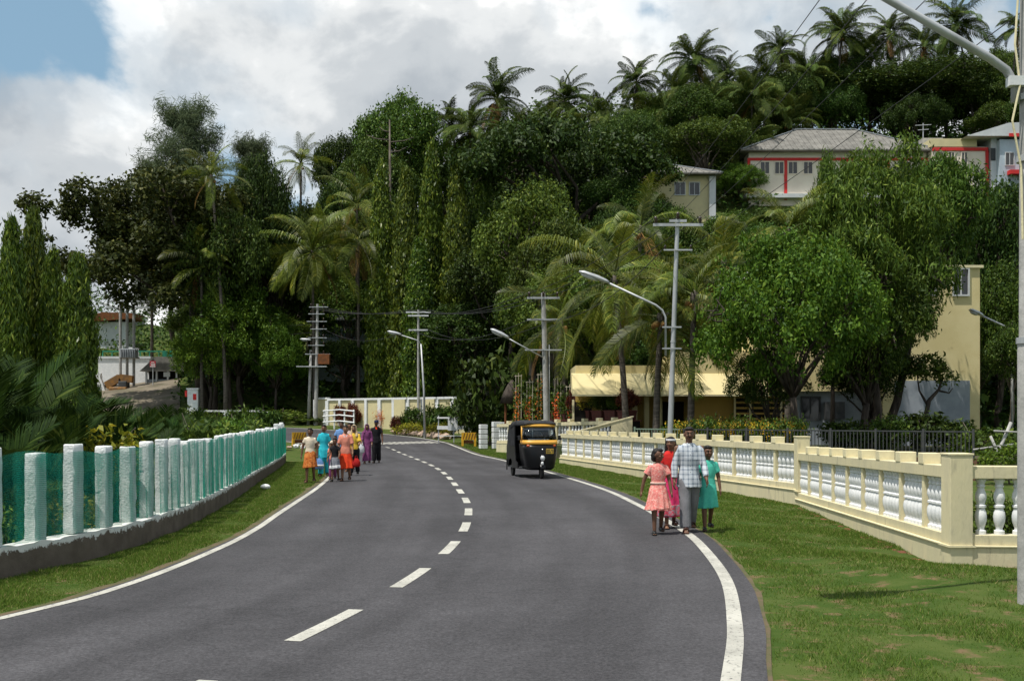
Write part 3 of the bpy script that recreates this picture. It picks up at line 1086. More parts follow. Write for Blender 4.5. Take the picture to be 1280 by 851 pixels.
make_tree('broad_a', 1, ball_lobes(1, 6.6, 3.6, 3.0, 34, 0.85), 2300, 18, 0.36, 0.21, 0.10, 'leaf_mid', 'bark', 0.24, (0.2, 0, 3.4), 0.2)
make_tree('broad_b', 2, ball_lobes(2, 6.2, 3.2, 3.4, 38, 0.75), 2300, 18, 0.34, 0.20, 0.095, 'leaf_mid', 'bark', 0.22, (-0.2, 0.1, 3.0), 0.25)
make_tree('broad_c', 3, ball_lobes(3, 6.9, 3.9, 2.7, 30, 0.95), 2300, 18, 0.38, 0.22, 0.10, 'leaf_dark', 'bark_dark', 0.25, (0.1, 0.1, 3.6), 0.2)
make_tree('broad_d', 4, ball_lobes(4, 6.5, 3.4, 3.2, 40, 0.75), 2400, 18, 0.33, 0.20, 0.095, 'leaf_dark', 'bark_dark', 0.22, (0, 0, 3.2), 0.25)
make_tree('mango', 5, ball_lobes(5, 5.2, 4.6, 3.4, 60, 0.95, 0.95), 3000, 18, 0.38, 0.26, 0.09, 'leaf_dark', 'bark_dark', 0.3, (0, 0, 2.4), 0.08, droop=0.6)
make_tree('bright', 6, ball_lobes(6, 4.0, 2.9, 2.9, 70, 0.58, 1.08), 3400, 16, 0.24, 0.16, 0.075, 'leaf_bright', 'bark_dark', 0.17, (0.1, 0, 2.1), 0.42, droop=0.35)
make_tree('mango_high', 18, ball_lobes(18, 8.0, 2.4, 2.2, 40, 0.6, 0.95), 2000, 15, 0.28, 0.24, 0.065, 'leaf_mid', 'bark_dark', 0.2, (-0.6, 0, 6.0), 0.25, droop=0.75, base=(-3.4, 0, 0))
make_tree('mango_tall', 8, ball_lobes(8, 5.9, 3.0, 4.4, 80, 0.6, 1.05), 3600, 15, 0.28, 0.24, 0.065, 'leaf_mid', 'bark_dark', 0.24, (0.1, 0, 2.6), 0.42, droop=0.75)
# spreading dark tree with open gaps and a bare arch under it
r = np.random.default_rng(9)
L9 = []
while len(L9) < 58:
    x, y, z = r.uniform(-7, 7), r.uniform(-4, 4), r.uniform(8.0, 17.5)
    q = (x / 7.4) ** 2 + ((z - 12.4 - 0.12 * x) / 5.4) ** 2
    if q < 1 and not (z < 10.2 and x < -1.0):
        s = r.uniform(0.8, 1.55)
        L9.append((x, y, z, s, s * 0.75))
make_tree('dark_spreading', 9, L9, 4600, 11, 0.46, 0.34, 0.19, 'leaf_olive', 'bark_dark', 0.36, (3.6, 0.3, 8.0), 0.35, low=-0.9, base=(4.4, 0.5, 0))
# flat layered rain tree
r = np.random.default_rng(10)
L10 = []
for i in range(46):
    a, q = r.uniform(0, 6.283), r.random() ** 0.5
    x, y = math.cos(a) * 8.2 * q, math.sin(a) * 6.5 * q
    z = 9.6 - 2.6 * q * q + r.uniform(-0.5, 0.5)
    s = r.uniform(1.1, 2.0)
    L10.append((x, y, z, s, s * 0.42))
make_tree('rain_tree', 10, L10, 3000, 12, 0.5, 0.34, 0.17, 'leaf_dark', 'bark_dark', 0.4, (0.3, 0, 4.4), 0.1, low=-0.4, droop=0.15, up=0.9)
# feathery casuarina
def make_casuarina(key, seed):
    r = np.random.default_rng(seed)
    mb = MB()
    mb.tube([(0, 0, 0), (0.2, 0, 6), (-0.1, 0.1, 13), (0.1, 0, 19)], [0.3, 0.22, 0.12, 0.02], 8)
    cen, out = [], []
    for i in range(120):
        z = 5.5 + 13 * r.random()
        a = r.uniform(0, 6.283)
        l = (1 - ((z - 5) / 16) ** 1.6) * r.uniform(1.6, 4.4) + 0.8
        s = Vector((0, 0, z))
        e = s + Vector((math.cos(a) * l, math.sin(a) * l, l * r.uniform(0.25, 0.8)))
        mb.tube([s, s.lerp(e, 0.5) + Vector((0, 0, 0.25)), e], [0.06, 0.04, 0.012], 4, cap=False)
        for q in range(13):
            t = 0.3 + 0.72 * r.random()
            c = s.lerp(e, t) + Vector(r.normal(0, 0.35, 3))
            cen.append(c)
            out.append(unit(np.array([math.cos(a), math.sin(a), 0.3])))
    V, Q = leaf_cloud(np.array(cen), np.array(out), 26, 0.45, 0.60, 0.045, r, droop=0.15, up=0.1, rnd=1.0)
    PROTO[key] = (mb.mesh('trunk', M['bark'], True), mesh_np('crown', V, Q, M['leaf_feather']), 20.0, 8.0)
make_casuarina('casuarina', 11)
# mast tree: narrow column of hanging glossy leaves
def make_mast(key, seed, H=9.0, Rm=0.85, n=1500):
    r = np.random.default_rng(seed)
    t = r.random(n) ** 0.85
    a = r.uniform(0, 6.283, n)
    prof = np.interp(t, [0, 0.08, 0.3, 0.6, 0.85, 0.96, 1.0], [0.6, 0.95, 1.0, 0.85, 0.5, 0.24, 0.03])
    lump = 1 + 0.26 * np.sin(a * 2 + t * 23 + seed) * np.sin(t * 41 + a + seed * 2)
    rad = Rm * prof * lump * (0.6 + 0.4 * r.random(n) ** 0.5)
    cen = np.stack([np.cos(a) * rad, np.sin(a) * rad, 0.5 + t * (H - 0.6)], 1)
    out = np.stack([np.cos(a), np.sin(a), np.full(n, 0.1)], 1)
    V, Q = leaf_cloud(cen, out, 12, 0.2, 0.27, 0.075, r, droop=1.5, up=0.15, rnd=0.55, aniso=1.7)
    mb = MB()
    mb.tube([(0, 0, 0), (0.04, 0, H * 0.5), (0, 0, H * 0.97)], [0.13, 0.09, 0.02], 7)
    for i in range(26):
        z = 0.7 + (H - 1.5) * i / 26
        aa = i * 2.4
        l = Rm * 0.75 * np.interp(z / H, [0, 0.6, 1], [1, 0.8, 0.1])
        mb.tube([(0, 0, z), (math.cos(aa) * l, math.sin(aa) * l, z - 0.35)], [0.025, 0.008], 4, cap=False)
    PROTO[key] = (mb.mesh('trunk', M['bark'], True), mesh_np('crown', V, Q, M['leaf_mast']), H, Rm * 2.1)
make_mast('mast_a', 21)
make_mast('mast_b', 22)
make_mast('mast_c', 23, 9.0, 0.95, 1700)
# tall spires: the same tree grown to 20 m
def make_spire(key, seed, H=20.0, Rm=1.55, n=5200):
    r = np.random.default_rng(seed)
    t = r.random(n) ** 0.9
    a = r.uniform(0, 6.283, n)
    prof = np.interp(t, [0, 0.05, 0.25, 0.55, 0.8, 0.93, 1.0], [0.5, 0.9, 1.0, 0.86, 0.56, 0.27, 0.03])
    lump = 1 + 0.22 * np.sin(a * 3 + t * 31 + seed) * np.sin(t * 57 + a * 2 + seed * 2) + 0.10 * np.sin(t * 120 + a * 5)
    rad = Rm * prof * lump * (0.62 + 0.38 * r.random(n) ** 0.5)
    cen = np.stack([np.cos(a) * rad, np.sin(a) * rad, 0.8 + t * (H - 1.0)], 1)
    out = np.stack([np.cos(a), np.sin(a), np.full(n, 0.15)], 1)
    V, Q = leaf_cloud(cen, out, 9, 0.3, 0.40, 0.14, r, droop=1.2, up=0.25, rnd=0.6, aniso=1.3)
    mb = MB()
    mb.tube([(0, 0, 0), (0.04, 0, H * 0.5), (0, 0, H * 0.97)], [0.22, 0.14, 0.03], 7)
    for i in range(40):
        z = 1 + (H - 2.5) * i / 40
        aa = i * 2.4
        l = Rm * 0.75 * np.interp(z / H, [0, 0.6, 1], [1, 0.8, 0.1])
        mb.tube([(0, 0, z), (math.cos(aa) * l, math.sin(aa) * l, z - 0.5)], [0.04, 0.012], 4, cap=False)
    PROTO[key] = (mb.mesh('trunk', M['bark'], True), mesh_np('crown', V, Q, M['leaf_mast']), H, Rm * 2.0)
make_spire('mast_d', 24)
make_spire('mast_e', 25)
# shrubs
def make_shrub(key, seed, leaf, L, Wd, n=260, k=12, rx=0.9, rz=0.7):
    lob = ball_lobes(seed, 0.75, rx, rz, 9, 0.42, 0.8)
    make_tree(key, seed, lob, n, k, 0.2, L, Wd, leaf, 'bark', 0.03, (0, 0, 0.35), 0.1, low=-0.9)
make_shrub('shrub_green', 31, 'leaf_mid', 0.15, 0.07)
make_shrub('shrub_bright', 32, 'leaf_bright', 0.13, 0.07)
make_shrub('shrub_yellow', 33, 'leaf_yellow', 0.12, 0.06)
make_shrub('shrub_red', 34, 'leaf_red', 0.28, 0.07)
make_shrub('shrub_dark', 35, 'leaf_dark', 0.2, 0.09)
make_shrub('shrub_flower', 36, 'flower_yellow', 0.09, 0.07, 120, 8)
make_shrub('shrub_orange', 37, 'flower_orange', 0.10, 0.08, 110, 8)

def put(key, X, Y, H, wid, name, label, cat='tree', group=None, rz=None, z=None, mat=None):
    tr, cr, ph, pw = PROTO[key]
    z = g(X, Y) - 0.05 if z is None else z
    e = empty(name, (X, Y, z), random.uniform(0, 6.283) if rz is None else rz, label, cat, group)
    e.scale = (wid / pw, wid / pw, H / ph)
    link('trunk', tr, e)
    link('crown' if cat == 'tree' else 'foliage', cr, e)
    return e

def put_px(key, px, py_top, wpx, Y, name, label, cat='tree', group=None, rz=None, z=None):
    """tree whose top and width were measured in the photograph, standing at depth Y"""
    P = W(px, py_top, Y)
    z = g(P.x, Y) - 0.05 if z is None else z
    return put(key, P.x, Y, P.z - z, wpx * Y / FP, name, label, cat, group, rz, z)

# ------------------------------------------------------------------ palms
def frond_mesh(seed, a0, bend, n=46, length=1.0, ll=0.25, mat='leaf_palm', lw=0.0092, sag=1.5, stiff=False):
    """feather leaf along +X, 1 m long: a bending midrib with two rows of hanging leaflets"""
    r = np.random.default_rng(seed)
    P = [np.zeros(3)]
    ang = a0
    m = 24
    for i in range(m):
        ang -= bend / m * (0.4 + 1.2 * i / m)
        P.append(P[-1] + np.array([math.cos(ang), 0, math.sin(ang)]) * length / m)
    P = np.array(P)
    mb = MB()
    mb.tube(P, list(np.linspace(0.011, 0.002, m + 1)), 4, cap=False)
    V = [np.array(mb.v)]
    Qs = [np.array([q for q in mb.f if len(q) == 4])]
    base = len(mb.v)
    vs = []
    for s in (-1, 1):
        for i in range(n):
            t = (0.14 if not stiff else 0.08) + 0.85 * (i + r.random() * 0.6) / n
            f = t * m
            i0 = min(int(f), m - 1)
            p = P[i0] + (P[i0 + 1] - P[i0]) * (f - i0)
            d = unit(P[i0 + 1] - P[i0])
            nrm = np.array([-d[2], 0, d[0]])
            l = ll * (math.sin(math.pi * min(1, t * 0.86 + 0.14)) ** 0.55) * r.uniform(0.85, 1.1)
            side = np.array([0, s, 0.0])
            fw = 0.55 + 0.5 * t
            e1 = unit(side * 0.9 + d * fw + nrm * 0.25)
            sg = sag * r.uniform(0.6, 1.3)
            mid = p + e1 * l * 0.5
            e2 = unit(e1 - UP * sg)
            tip = mid + e2 * l * 0.55
            wv = unit(np.cross(e1, np.cross(side, d)) + d * 0.3) * lw * r.uniform(0.8, 1.2)
            wv = unit(d - e1 * (d @ e1)) * lw * r.uniform(0.8, 1.2)
            vs += [p - wv * 0.3, p + wv * 0.3, mid + wv * 0.5, mid - wv * 0.5, tip]
    vs = np.array(vs)
    k = len(vs) // 5
    ix = base + np.arange(k)[:, None] * 5
    q1 = ix + np.array([[0, 1, 2, 3]])
    q2 = ix + np.array([[3, 2, 4, 4]])
    V.append(vs)
    allV = np.concatenate(V)
    me = bpy.data.meshes.new('frond')
    faces = [tuple(q) for q in Qs[0]] + [tuple(q) for q in q1] + [tuple(q[:3]) for q in q2]
    me.from_pydata([tuple(v) for v in allV], [], faces)
    me.materials.append(M[mat])
    return me
FR_SET = [frond_mesh(41, R(80), R(62), sag=0.9), frond_mesh(42, R(60), R(82)), frond_mesh(43, R(38), R(92)), frond_mesh(44, R(14), R(85), sag=1.4), frond_mesh(45, R(-16), R(62), sag=1.6), frond_mesh(46, R(-45), R(40), sag=1.8)]
FR_FAR = [frond_mesh(61, R(82), R(60), sag=0.9, mat='leaf_palm_far', lw=0.014), frond_mesh(62, R(60), R(84), mat='leaf_palm_far', lw=0.014), frond_mesh(63, R(36), R(95), mat='leaf_palm_far', lw=0.014), frond_mesh(64, R(12), R(88), sag=1.4, mat='leaf_palm_far', lw=0.014), frond_mesh(65, R(-18), R(64), sag=1.6, mat='leaf_palm_far', lw=0.014), frond_mesh(66, R(-48), R(40), sag=1.8, mat='leaf_palm_far', lw=0.014)]
FR_DRY = frond_mesh(47, R(-48), R(40), mat='leaf_palm_dry', n=30, sag=1.3)
FR_STIFF = [frond_mesh(51, R(75), R(40), n=48, ll=0.26, mat='leaf_palm_dark', lw=0.016, sag=0.12, stiff=True), frond_mesh(52, R(50), R(50), n=48, ll=0.26, mat='leaf_palm_dark', lw=0.016, sag=0.15, stiff=True), frond_mesh(53, R(25), R(45), n=48, ll=0.26, mat='leaf_palm_dark', lw=0.016, sag=0.2, stiff=True)]
NUT = MB().ball((0, 0, 0), (0.11, 0.11, 0.14), 8, 6).mesh('coconut', M['coconut'], True)

def palm(X, Y, ztop, flen, label, nf=24, seed=0, lean=(0, 0), r0=0.15, group=None, nuts=5, dry=1, base_z=None, trunk_mat='palm_bark', low=1.0, far=False):
    r = np.random.default_rng(1000 + seed)
    bx, by = X - lean[0], Y - lean[1]
    z0 = g(bx, by) - 0.1 if base_z is None else base_z
    e = empty('coconut_palm', (bx, by, z0), 0, label, 'palm tree', group)
    H = ztop - z0
    mb = MB()
    pts = []
    for i in range(9):
        t = i / 8
        pts.append((lean[0] * t ** 1.6, lean[1] * t ** 1.6, H * t))
    mb.tube(pts, [r0 * 1.5, r0 * 1.1] + [r0 * (1 - 0.35 * i / 8) for i in range(2, 9)], 8)
    top = Vector((lean[0], lean[1], H))
    mb.ball(tuple(top), (r0 * 1.15, r0 * 1.15, r0 * 2.0), 8, 6)
    mb.build('trunk', M[trunk_mat], e, True)
    for i in range(nf):
        t = (i + 0.5) / nf
        a = i * 2.39996 + r.normal(0, 0.18)
        v = t * 5.6 * low + r.normal(0, 0.35)
        v = int(np.clip(round(v - 0.3), 0, 5))
        o = link('frond', (FR_FAR if far else FR_SET)[v], e, tuple(top + Vector((0, 0, r0 * (1.3 - 1.8 * t)))))
        o.rotation_euler = (r.normal(0, 0.3), r.normal(0, 0.14), a)
        s = flen * r.uniform(0.72, 1.15) * (0.85 if v == 0 else 1)
        o.scale = (s, s, s)
    for i in range(dry):
        o = link('dry_frond', FR_DRY, e, tuple(top))
        o.rotation_euler = (0, 0, r.uniform(0, 6.28))
        o.scale = (flen * 0.85,) * 3
    for i in range(nuts):
        a = r.uniform(0, 6.28)
        link('coconut', NUT, e, tuple(top + Vector((math.cos(a) * 0.28, math.sin(a) * 0.28, -0.25 - 0.2 * r.random()))))
    return e
def palm_px(px, py, Y, flen, label, **k):
    """crown centre measured in the photograph"""
    P = W(px, py, Y)
    return palm(P.x, Y, P.z, flen, label, **k)

def fan_plant(X, Y, h, label, seed, group=None, nf=15):
    r = np.random.default_rng(2000 + seed)
    e = empty('feather_palm_plant', (X, Y, g(X, Y) - 0.03), r.uniform(0, 6.28), label, 'palm plant', group)
    MB().tube([(0, 0, 0), (0, 0, h * 0.28)], [0.12, 0.09], 8).build('stem', M['palm_bark'], e, True)
    for i in range(nf):
        v = min(2, int(i / nf * 3))
        o = link('frond', FR_STIFF[v], e, (0, 0, h * 0.26))
        o.rotation_euler = (r.normal(0, 0.15), r.normal(0, 0.1), i * 2.39996 + r.normal(0, 0.2))
        s = h * (0.95 if v < 2 else 0.85) * r.uniform(0.8, 1.1)
        o.scale = (s, s, s)
    return e

# ================================================================== PLANTS: placed
# --- left: row of narrow mast trees behind the verge planting
put_px('mast_b', 14, 278, 42, 38, 'mast_tree', 'narrow columnar mast tree at the far left edge of the picture', rz=0.4)
put_px('mast_c', 42, 266, 44, 40, 'mast_tree', 'tallest columnar mast tree of the left row', rz=1.9)
put_px('mast_a', 66, 318, 38, 39, 'mast_tree', 'columnar mast tree standing second from the open gap in the left row', rz=2.6)
put_px('mast_c', 97, 322, 50, 38, 'mast_tree', 'shorter bushy mast tree ending the left row beside the work yard', rz=4.0)
put_px('mast_a', -18, 300, 44, 39, 'mast_tree', 'columnar mast tree cut off by the left picture edge', rz=5.0)
# --- left background
e = put_px('dark_spreading', 172, 206, 255, 92, 'spreading_tree', 'huge dark brownish spreading tree arching over the work yard', rz=0)
put_px('casuarina', 230, 122, 130, 112, 'casuarina_tree', 'tall feathery grey green tree rising highest behind the spreading tree', rz=1)
put_px('casuarina', 318, 168, 90, 118, 'casuarina_tree', 'thin feathery tree with see-through top beside the tallest feathery one', rz=3)
put_px('casuarina', 190, 195, 60, 118, 'casuarina_tree', 'small feathery tree on the outer side of the tallest feathery tree', rz=5)
put_px('broad_d', 328, 196, 82, 96, 'broadleaf_tree', 'dense dark green tree between the casuarinas and the roadside coconut palm')
put_px('broad_c', 425, 172, 62, 122, 'broadleaf_tree', 'rounded dark tree on the ridge just below the tall sky-line tree')
put_px('broad_a', 500, 118, 108, 122, 'broadleaf_tree', 'tall rounded tree breaking the ridge line beside the bare crossed trunk')
put_px('broad_c', 450, 222, 90, 108, 'broadleaf_tree', 'dull green tree under the ridge behind the mast tree clump')
put_px('broad_b', 415, 272, 90, 101, 'broadleaf_tree', 'olive green tree behind the crown of the roadside coconut palm')
put_px('bright', 300, 360, 122, 91, 'broadleaf_tree', 'low bright green rounded tree behind the gate post')
put_px('bright', 262, 394, 84, 90, 'broadleaf_tree', 'bright green bushy tree at the edge of the work yard')
put_px('bright', 346, 404, 70, 90, 'broadleaf_tree', 'green leafy tree just before the crowded electric pole')
put_px('broad_d', 300, 430, 120, 95, 'broadleaf_tree', 'dark low tree in the shade behind the gate post')
put_px('broad_c', 430, 425, 80, 95, 'broadleaf_tree', 'dark low tree behind the far boundary wall and the electric pole')
put_px('broad_d', 268, 300, 90, 92, 'broadleaf_tree', 'dark tree below the feathery trees at the bend')
put_px('broad_c', 365, 345, 100, 102, 'broadleaf_tree', 'dark shaded tree behind the trunk of the roadside coconut palm')
put_px('broad_c', 285, 262, 90, 90, 'broadleaf_tree', 'dark tree at the inner side of the big spreading tree')
put_px('broad_d', 345, 262, 90, 98, 'broadleaf_tree', 'dark tree rising behind the bright green tree by the bend')
put_px('broad_c', 215, 262, 90, 128, 'broadleaf_tree', 'dark tree filling the gap behind the big spreading tree')
put_px('broad_b', 385, 255, 70, 104, 'broadleaf_tree', 'olive tree behind the palm above the dense dark tree')
put_px('broad_a', 470, 175, 90, 116, 'broadleaf_tree', 'green tree below the tall rounded tree on the ridge')
put_px('broad_d', 800, 236, 90, 88, 'broadleaf_tree', 'dark tree before the wall of the grey-roofed house')
put_px('broad_c', 765, 222, 80, 92, 'broadleaf_tree', 'dark tree under the edge of the wide umbrella tree')
put_px('broad_b', 850, 262, 70, 84, 'broadleaf_tree', 'green tree below the grey-roofed house')
put_px('mango_tall', 1082, 300, 150, 41.5, 'mango_tree', 'lower mango tree filling the space beside the bright green tree', rz=5.1)
put_px('mango_tall', 1040, 200, 90, 46, 'mango_tree', 'mango tree hiding the corner of the red-trimmed house', rz=0.7)
# --- mast clump in the centre
for i, (px, top, w, Y, k, lab) in enumerate([(477, 206, 36, 92, 'mast_d', 'tall hanging mast tree, outermost of the central clump'), (507, 214, 38, 89, 'mast_e', 'mast tree second from the outer side of the central clump'),
                                          (539, 180, 36, 93, 'mast_d', 'tallest dark mast tree inside the central clump'), (571, 204, 37, 88, 'mast_e', 'mast tree in the middle of the central clump with a pointed tip'),
                                          (601, 184, 36, 90, 'mast_d', 'slender pointed mast tree on the inner side of the central clump'), (524, 300, 38, 86, 'mast_e', 'short mast tree in front of the central clump above the boundary wall')]):
    put_px(k, px, top, w, Y, 'mast_tree', lab, rz=i * 1.3)
# --- middle
put_px('broad_b', 668, 228, 135, 76, 'broadleaf_tree', 'large mid green tree between the mast tree clump and the lamp poles')
put_px('broad_a', 705, 275, 110, 70, 'broadleaf_tree', 'mid green tree behind the crown of the leaning coconut palm')
put_px('rain_tree', 715, 152, 280, 90, 'rain_tree', 'wide flat-topped dark umbrella tree spreading below the ridge palms', rz=0.5)
put_px('broad_c', 640, 300, 120, 82, 'broadleaf_tree', 'dark tree in the shade under the wide umbrella tree')
put_px('broad_d', 590, 380, 130, 84, 'broadleaf_tree', 'dark low tree behind the boundary wall under the mast trees')
put_px('broad_c', 740, 330, 120, 78, 'broadleaf_tree', 'dark tree behind the coconut palms by the yellow building')
put_px('shrub_dark', 612, 440, 74, 64, 'leafy_bush', 'big-leaved dark bush standing beside the white gate', 'bush')
put_px('shrub_dark', 585, 490, 50, 66, 'leafy_bush', 'lower dark bush between the end of the boundary wall and the white gate', 'bush')
# --- right: trees by the yellow building
put_px('bright', 990, 292, 205, 38.0, 'broadleaf_tree', 'bright green fine-leaved tree in front of the yellow building', rz=0.8)
put_px('mango_tall', 1095, 182, 165, 42, 'mango_tree', 'tall mango tree with hanging leaves before the yellow building corner', rz=2.2)
put_px('mango_high', 1176, 196, 105, 44, 'mango_tree', 'mango tree with a leaning trunk and high crown over the yellow building corner', rz=0.0)
put_px('broad_d', 1180, 250, 100, 62, 'broadleaf_tree', 'dark tree behind the corner of the yellow building')
put_px('broad_c', 1250, 232, 110, 58, 'broadleaf_tree', 'dense dark tree behind the bracket lamp at the picture edge')
put_px('broad_b', 1262, 330, 90, 50, 'broadleaf_tree', 'green tree low behind the bracket lamp post')
put_px('broad_d', 1215, 400, 70, 56, 'broadleaf_tree', 'shaded low tree in the gap beside the yellow building')
put_px('broad_c', 1290, 400, 90, 42, 'broadleaf_tree', 'shaded leafy tree cut off behind the near lamp pole')
put_px('broad_d', 962, 436, 96, 40.5, 'low_tree', 'low dark tree with leaves down to the railing before the lattice screen', rz=1.1)
put_px('broad_d', 1088, 420, 110, 43.5, 'low_tree', 'low dark tree filling the shade under the tall mango tree', rz=2.5)
# crooked small tree against the grey panel
P = W(1144, 530, 43)
e = empty('crooked_tree', (P.x, 43, 0.6), 0, 'small leaning crooked tree against the grey wall panel', 'tree')
mb = MB()
mb.tube([(0, 0, -0.6), (0.12, 0, 0.5), (0.38, 0, 1.1), (0.55, 0, 1.9), (0.95, 0, 2.35), (1.1, 0.1, 2.8)], [0.14, 0.12, 0.10, 0.09, 0.06, 0.02], 8)
mb.tube([(0.5, 0, 1.7), (0.2, 0.1, 2.3), (0.1, 0.1, 3.0)], [0.06, 0.04, 0.02], 6)
mb.tube([(0.9, 0, 2.3), (1.35, 0, 2.2), (1.5, 0, 2.4)], [0.05, 0.035, 0.015], 6)
mb.build('trunk', M['bark_dark'], e, True)
r = np.random.default_rng(77)
Pc, dc = lobe_clumps([(0.1, 0.1, 3.1, 0.55, 0.4), (1.2, 0.1, 2.9, 0.5, 0.35), (0.6, 0, 3.3, 0.5, 0.4)], 120, r)
V, Q = leaf_cloud(Pc, dc, 10, 0.2, 0.2, 0.08, r, 0.5)
link('crown', mesh_np('crown', V, Q, M['leaf_mid']), e)

# --- coconut palms near the building and by the road
palm_px(768, 352, 46, 4.3, 'coconut palm with the highest crown behind the middle lamp pole', seed=1, lean=(-0.5, 0.2), nf=20, base_z=0.3)
palm_px(826, 398, 43, 3.6, 'coconut palm with a low crown and drooping dry frond before the yellow canopy', seed=2, lean=(0.2, 0), nf=20, dry=3, base_z=0.3, low=1.05)
palm_px(868, 372, 42, 3.7, 'coconut palm just behind the tall galvanised pole', seed=3, lean=(0.15, 0), nf=20, base_z=0.3)
palm_px(700, 404, 55, 3.9, 'coconut palm beside the middle lamp pole with long arching yellow fronds', seed=4, lean=(0.3, 0.3), nf=17, base_z=0.2)
palm_px(800, 288, 60, 4.2, 'coconut palm behind the building palms under the grey roofed house', seed=5, nf=18)
palm_px(985, 292, 45, 3.0, 'coconut palm with broad pale fronds in front of the red-trimmed house', seed=6, nf=20)
palm_px(905, 330, 58, 4.0, 'coconut palm in the gap between the pole palm and the bright green tree', seed=7, nf=17)
palm_px(390, 316, 91, 5.7, 'coconut palm with a wide drooping crown above the crowded electric pole', seed=8, nf=34, low=1.05, lean=(-0.2, 0))
palm_px(264, 222, 88, 3.5, 'coconut palm with a curved trunk beside the big dark spreading tree', seed=9, lean=(-1.2, 0), nf=20)
palm_px(376, 206, 104, 3.6, 'coconut palm rising above the dense dark tree', seed=10, nf=22)
palm_px(345, 322, 98, 4.6, 'half-hidden coconut palm left of the roadside coconut palm', seed=11, nf=20)
palm_px(252, 335, 89, 4.2, 'half-hidden coconut palm under the big dark spreading tree', seed=12, nf=20)
palm_px(446, 258, 97, 4.4, 'coconut palm with pale fronds beside the outer mast tree', seed=13, nf=20)
palm_px(448, 302, 93, 4.2, 'low coconut palm with dry fronds beside the outer mast tree', seed=14, nf=20, dry=3)
RIDGE = [(561, 150, 128, 'small coconut palm starting the ridge row beside the rounded tree'), (590, 158, 118, 'low coconut palm on the ridge under its taller neighbour'), (622, 118, 122, 'coconut palm of the ridge row above the mast tree tips'),
         (655, 160, 116, 'low coconut palm on the ridge behind the umbrella tree'), (705, 122, 120, 'lone round-headed coconut palm on the ridge above the umbrella tree'), (796, 98, 122, 'coconut palm standing at the dip of the ridge row with fruit'),
         (830, 140, 116, 'low coconut palm beside the grey roofed house'), (868, 72, 124, 'tall coconut palm over the grey roofed house'), (908, 95, 128, 'coconut palm behind the tall one over the grey roofed house'),
         (940, 122, 112, 'broad coconut palm on the slope behind the red-trimmed house roof'), (975, 58, 126, 'windblown coconut palm on the ridge above the red-trimmed house'), (932, 178, 108, 'low coconut palm with pale hanging fronds beside the red-trimmed house'),
         (1052, 40, 124, 'coconut palm on the ridge with an upright ruffled crown'), (1112, 38, 126, 'coconut palm on the ridge above the lamp arm'), (1196, 26, 124, 'wide coconut palm on the ridge behind the lamp arm'), (1274, 30, 122, 'coconut palm half hidden by the near lamp pole'),
         (985, 150, 112, 'small coconut palm between the broad one and the dome-shaped mango tree')]
for i, (px, py, Y, lab) in enumerate(RIDGE):
    palm_px(px, py + 6, Y, 3.7 + 1.7 * ((i * 7) % 5) / 5, lab, seed=30 + i, nf=32 + (i * 5) % 9, lean=(((i * 5) % 7 - 3) * 0.7, 0), dry=1 + i % 3, nuts=4 + i % 5, group='coconut palms along the ridge', low=0.9 + 0.06 * (i % 4), far=True)
for i, (px, py, Y) in enumerate(((640, 178, 112), (688, 168, 114), (752, 150, 116), (848, 118, 120), (890, 128, 114), (960, 100, 118), (1010, 95, 122), (1078, 70, 130), (1155, 58, 132))):
    palm_px(px, py, Y, 3.9 + 0.3 * (i % 3), 'coconut palm half sunk among the trees of the ridge', seed=70 + i, nf=30, lean=((i % 3 - 1) * 0.6, 0), group='coconut palms half sunk in the ridge wood', low=0.95, far=True, dry=2)
put_px('mango', 1125, 88, 215, 128, 'mango_tree', 'great dome-shaped dark mango tree behind the red-trimmed house', rz=0.3)
put_px('mango', 1035, 72, 100, 128, 'mango_tree', 'rounded green tree between the ridge palms and the dome-shaped mango tree')
put_px('mango', 1230, 100, 130, 126, 'mango_tree', 'dark rounded tree behind the white flat-roofed house')
put_px('bright', 925, 205, 60, 104, 'broadleaf_tree', 'green bushy tree at the side of the red-trimmed house', group=None)
put_px('broad_b', 1248, 60, 60, 135, 'broadleaf_tree', 'tree on the ridge seen through the gap under the lamp arm')
# bare trunk with crossed limbs against the sky
P = W(487, 150, 106)
zb = g(P.x, 106)
e = empty('bare_trunk', (P.x, 106, zb), 0, 'bare dead trunk with crosswise limbs beside the tall rounded tree', 'tree')
mb = MB()
hb = P.z - zb
mb.tube([(0, 0, 0), (0.05, 0, hb * 0.6), (0, 0, hb)], [0.22, 0.16, 0.07], 7)
for z, l, s in ((hb - 2.2, 2.4, 1), (hb - 2.0, 2.2, -1), (hb - 3.2, 1.6, 1), (hb - 1.2, 1.0, -1)):
    mb.tube([(0, 0, z), (s * l * 0.6, 0, z + 0.15), (s * l, 0, z + 0.5)], [0.08, 0.06, 0.03], 5)
mb.build('trunk', M['bark'], e, True)

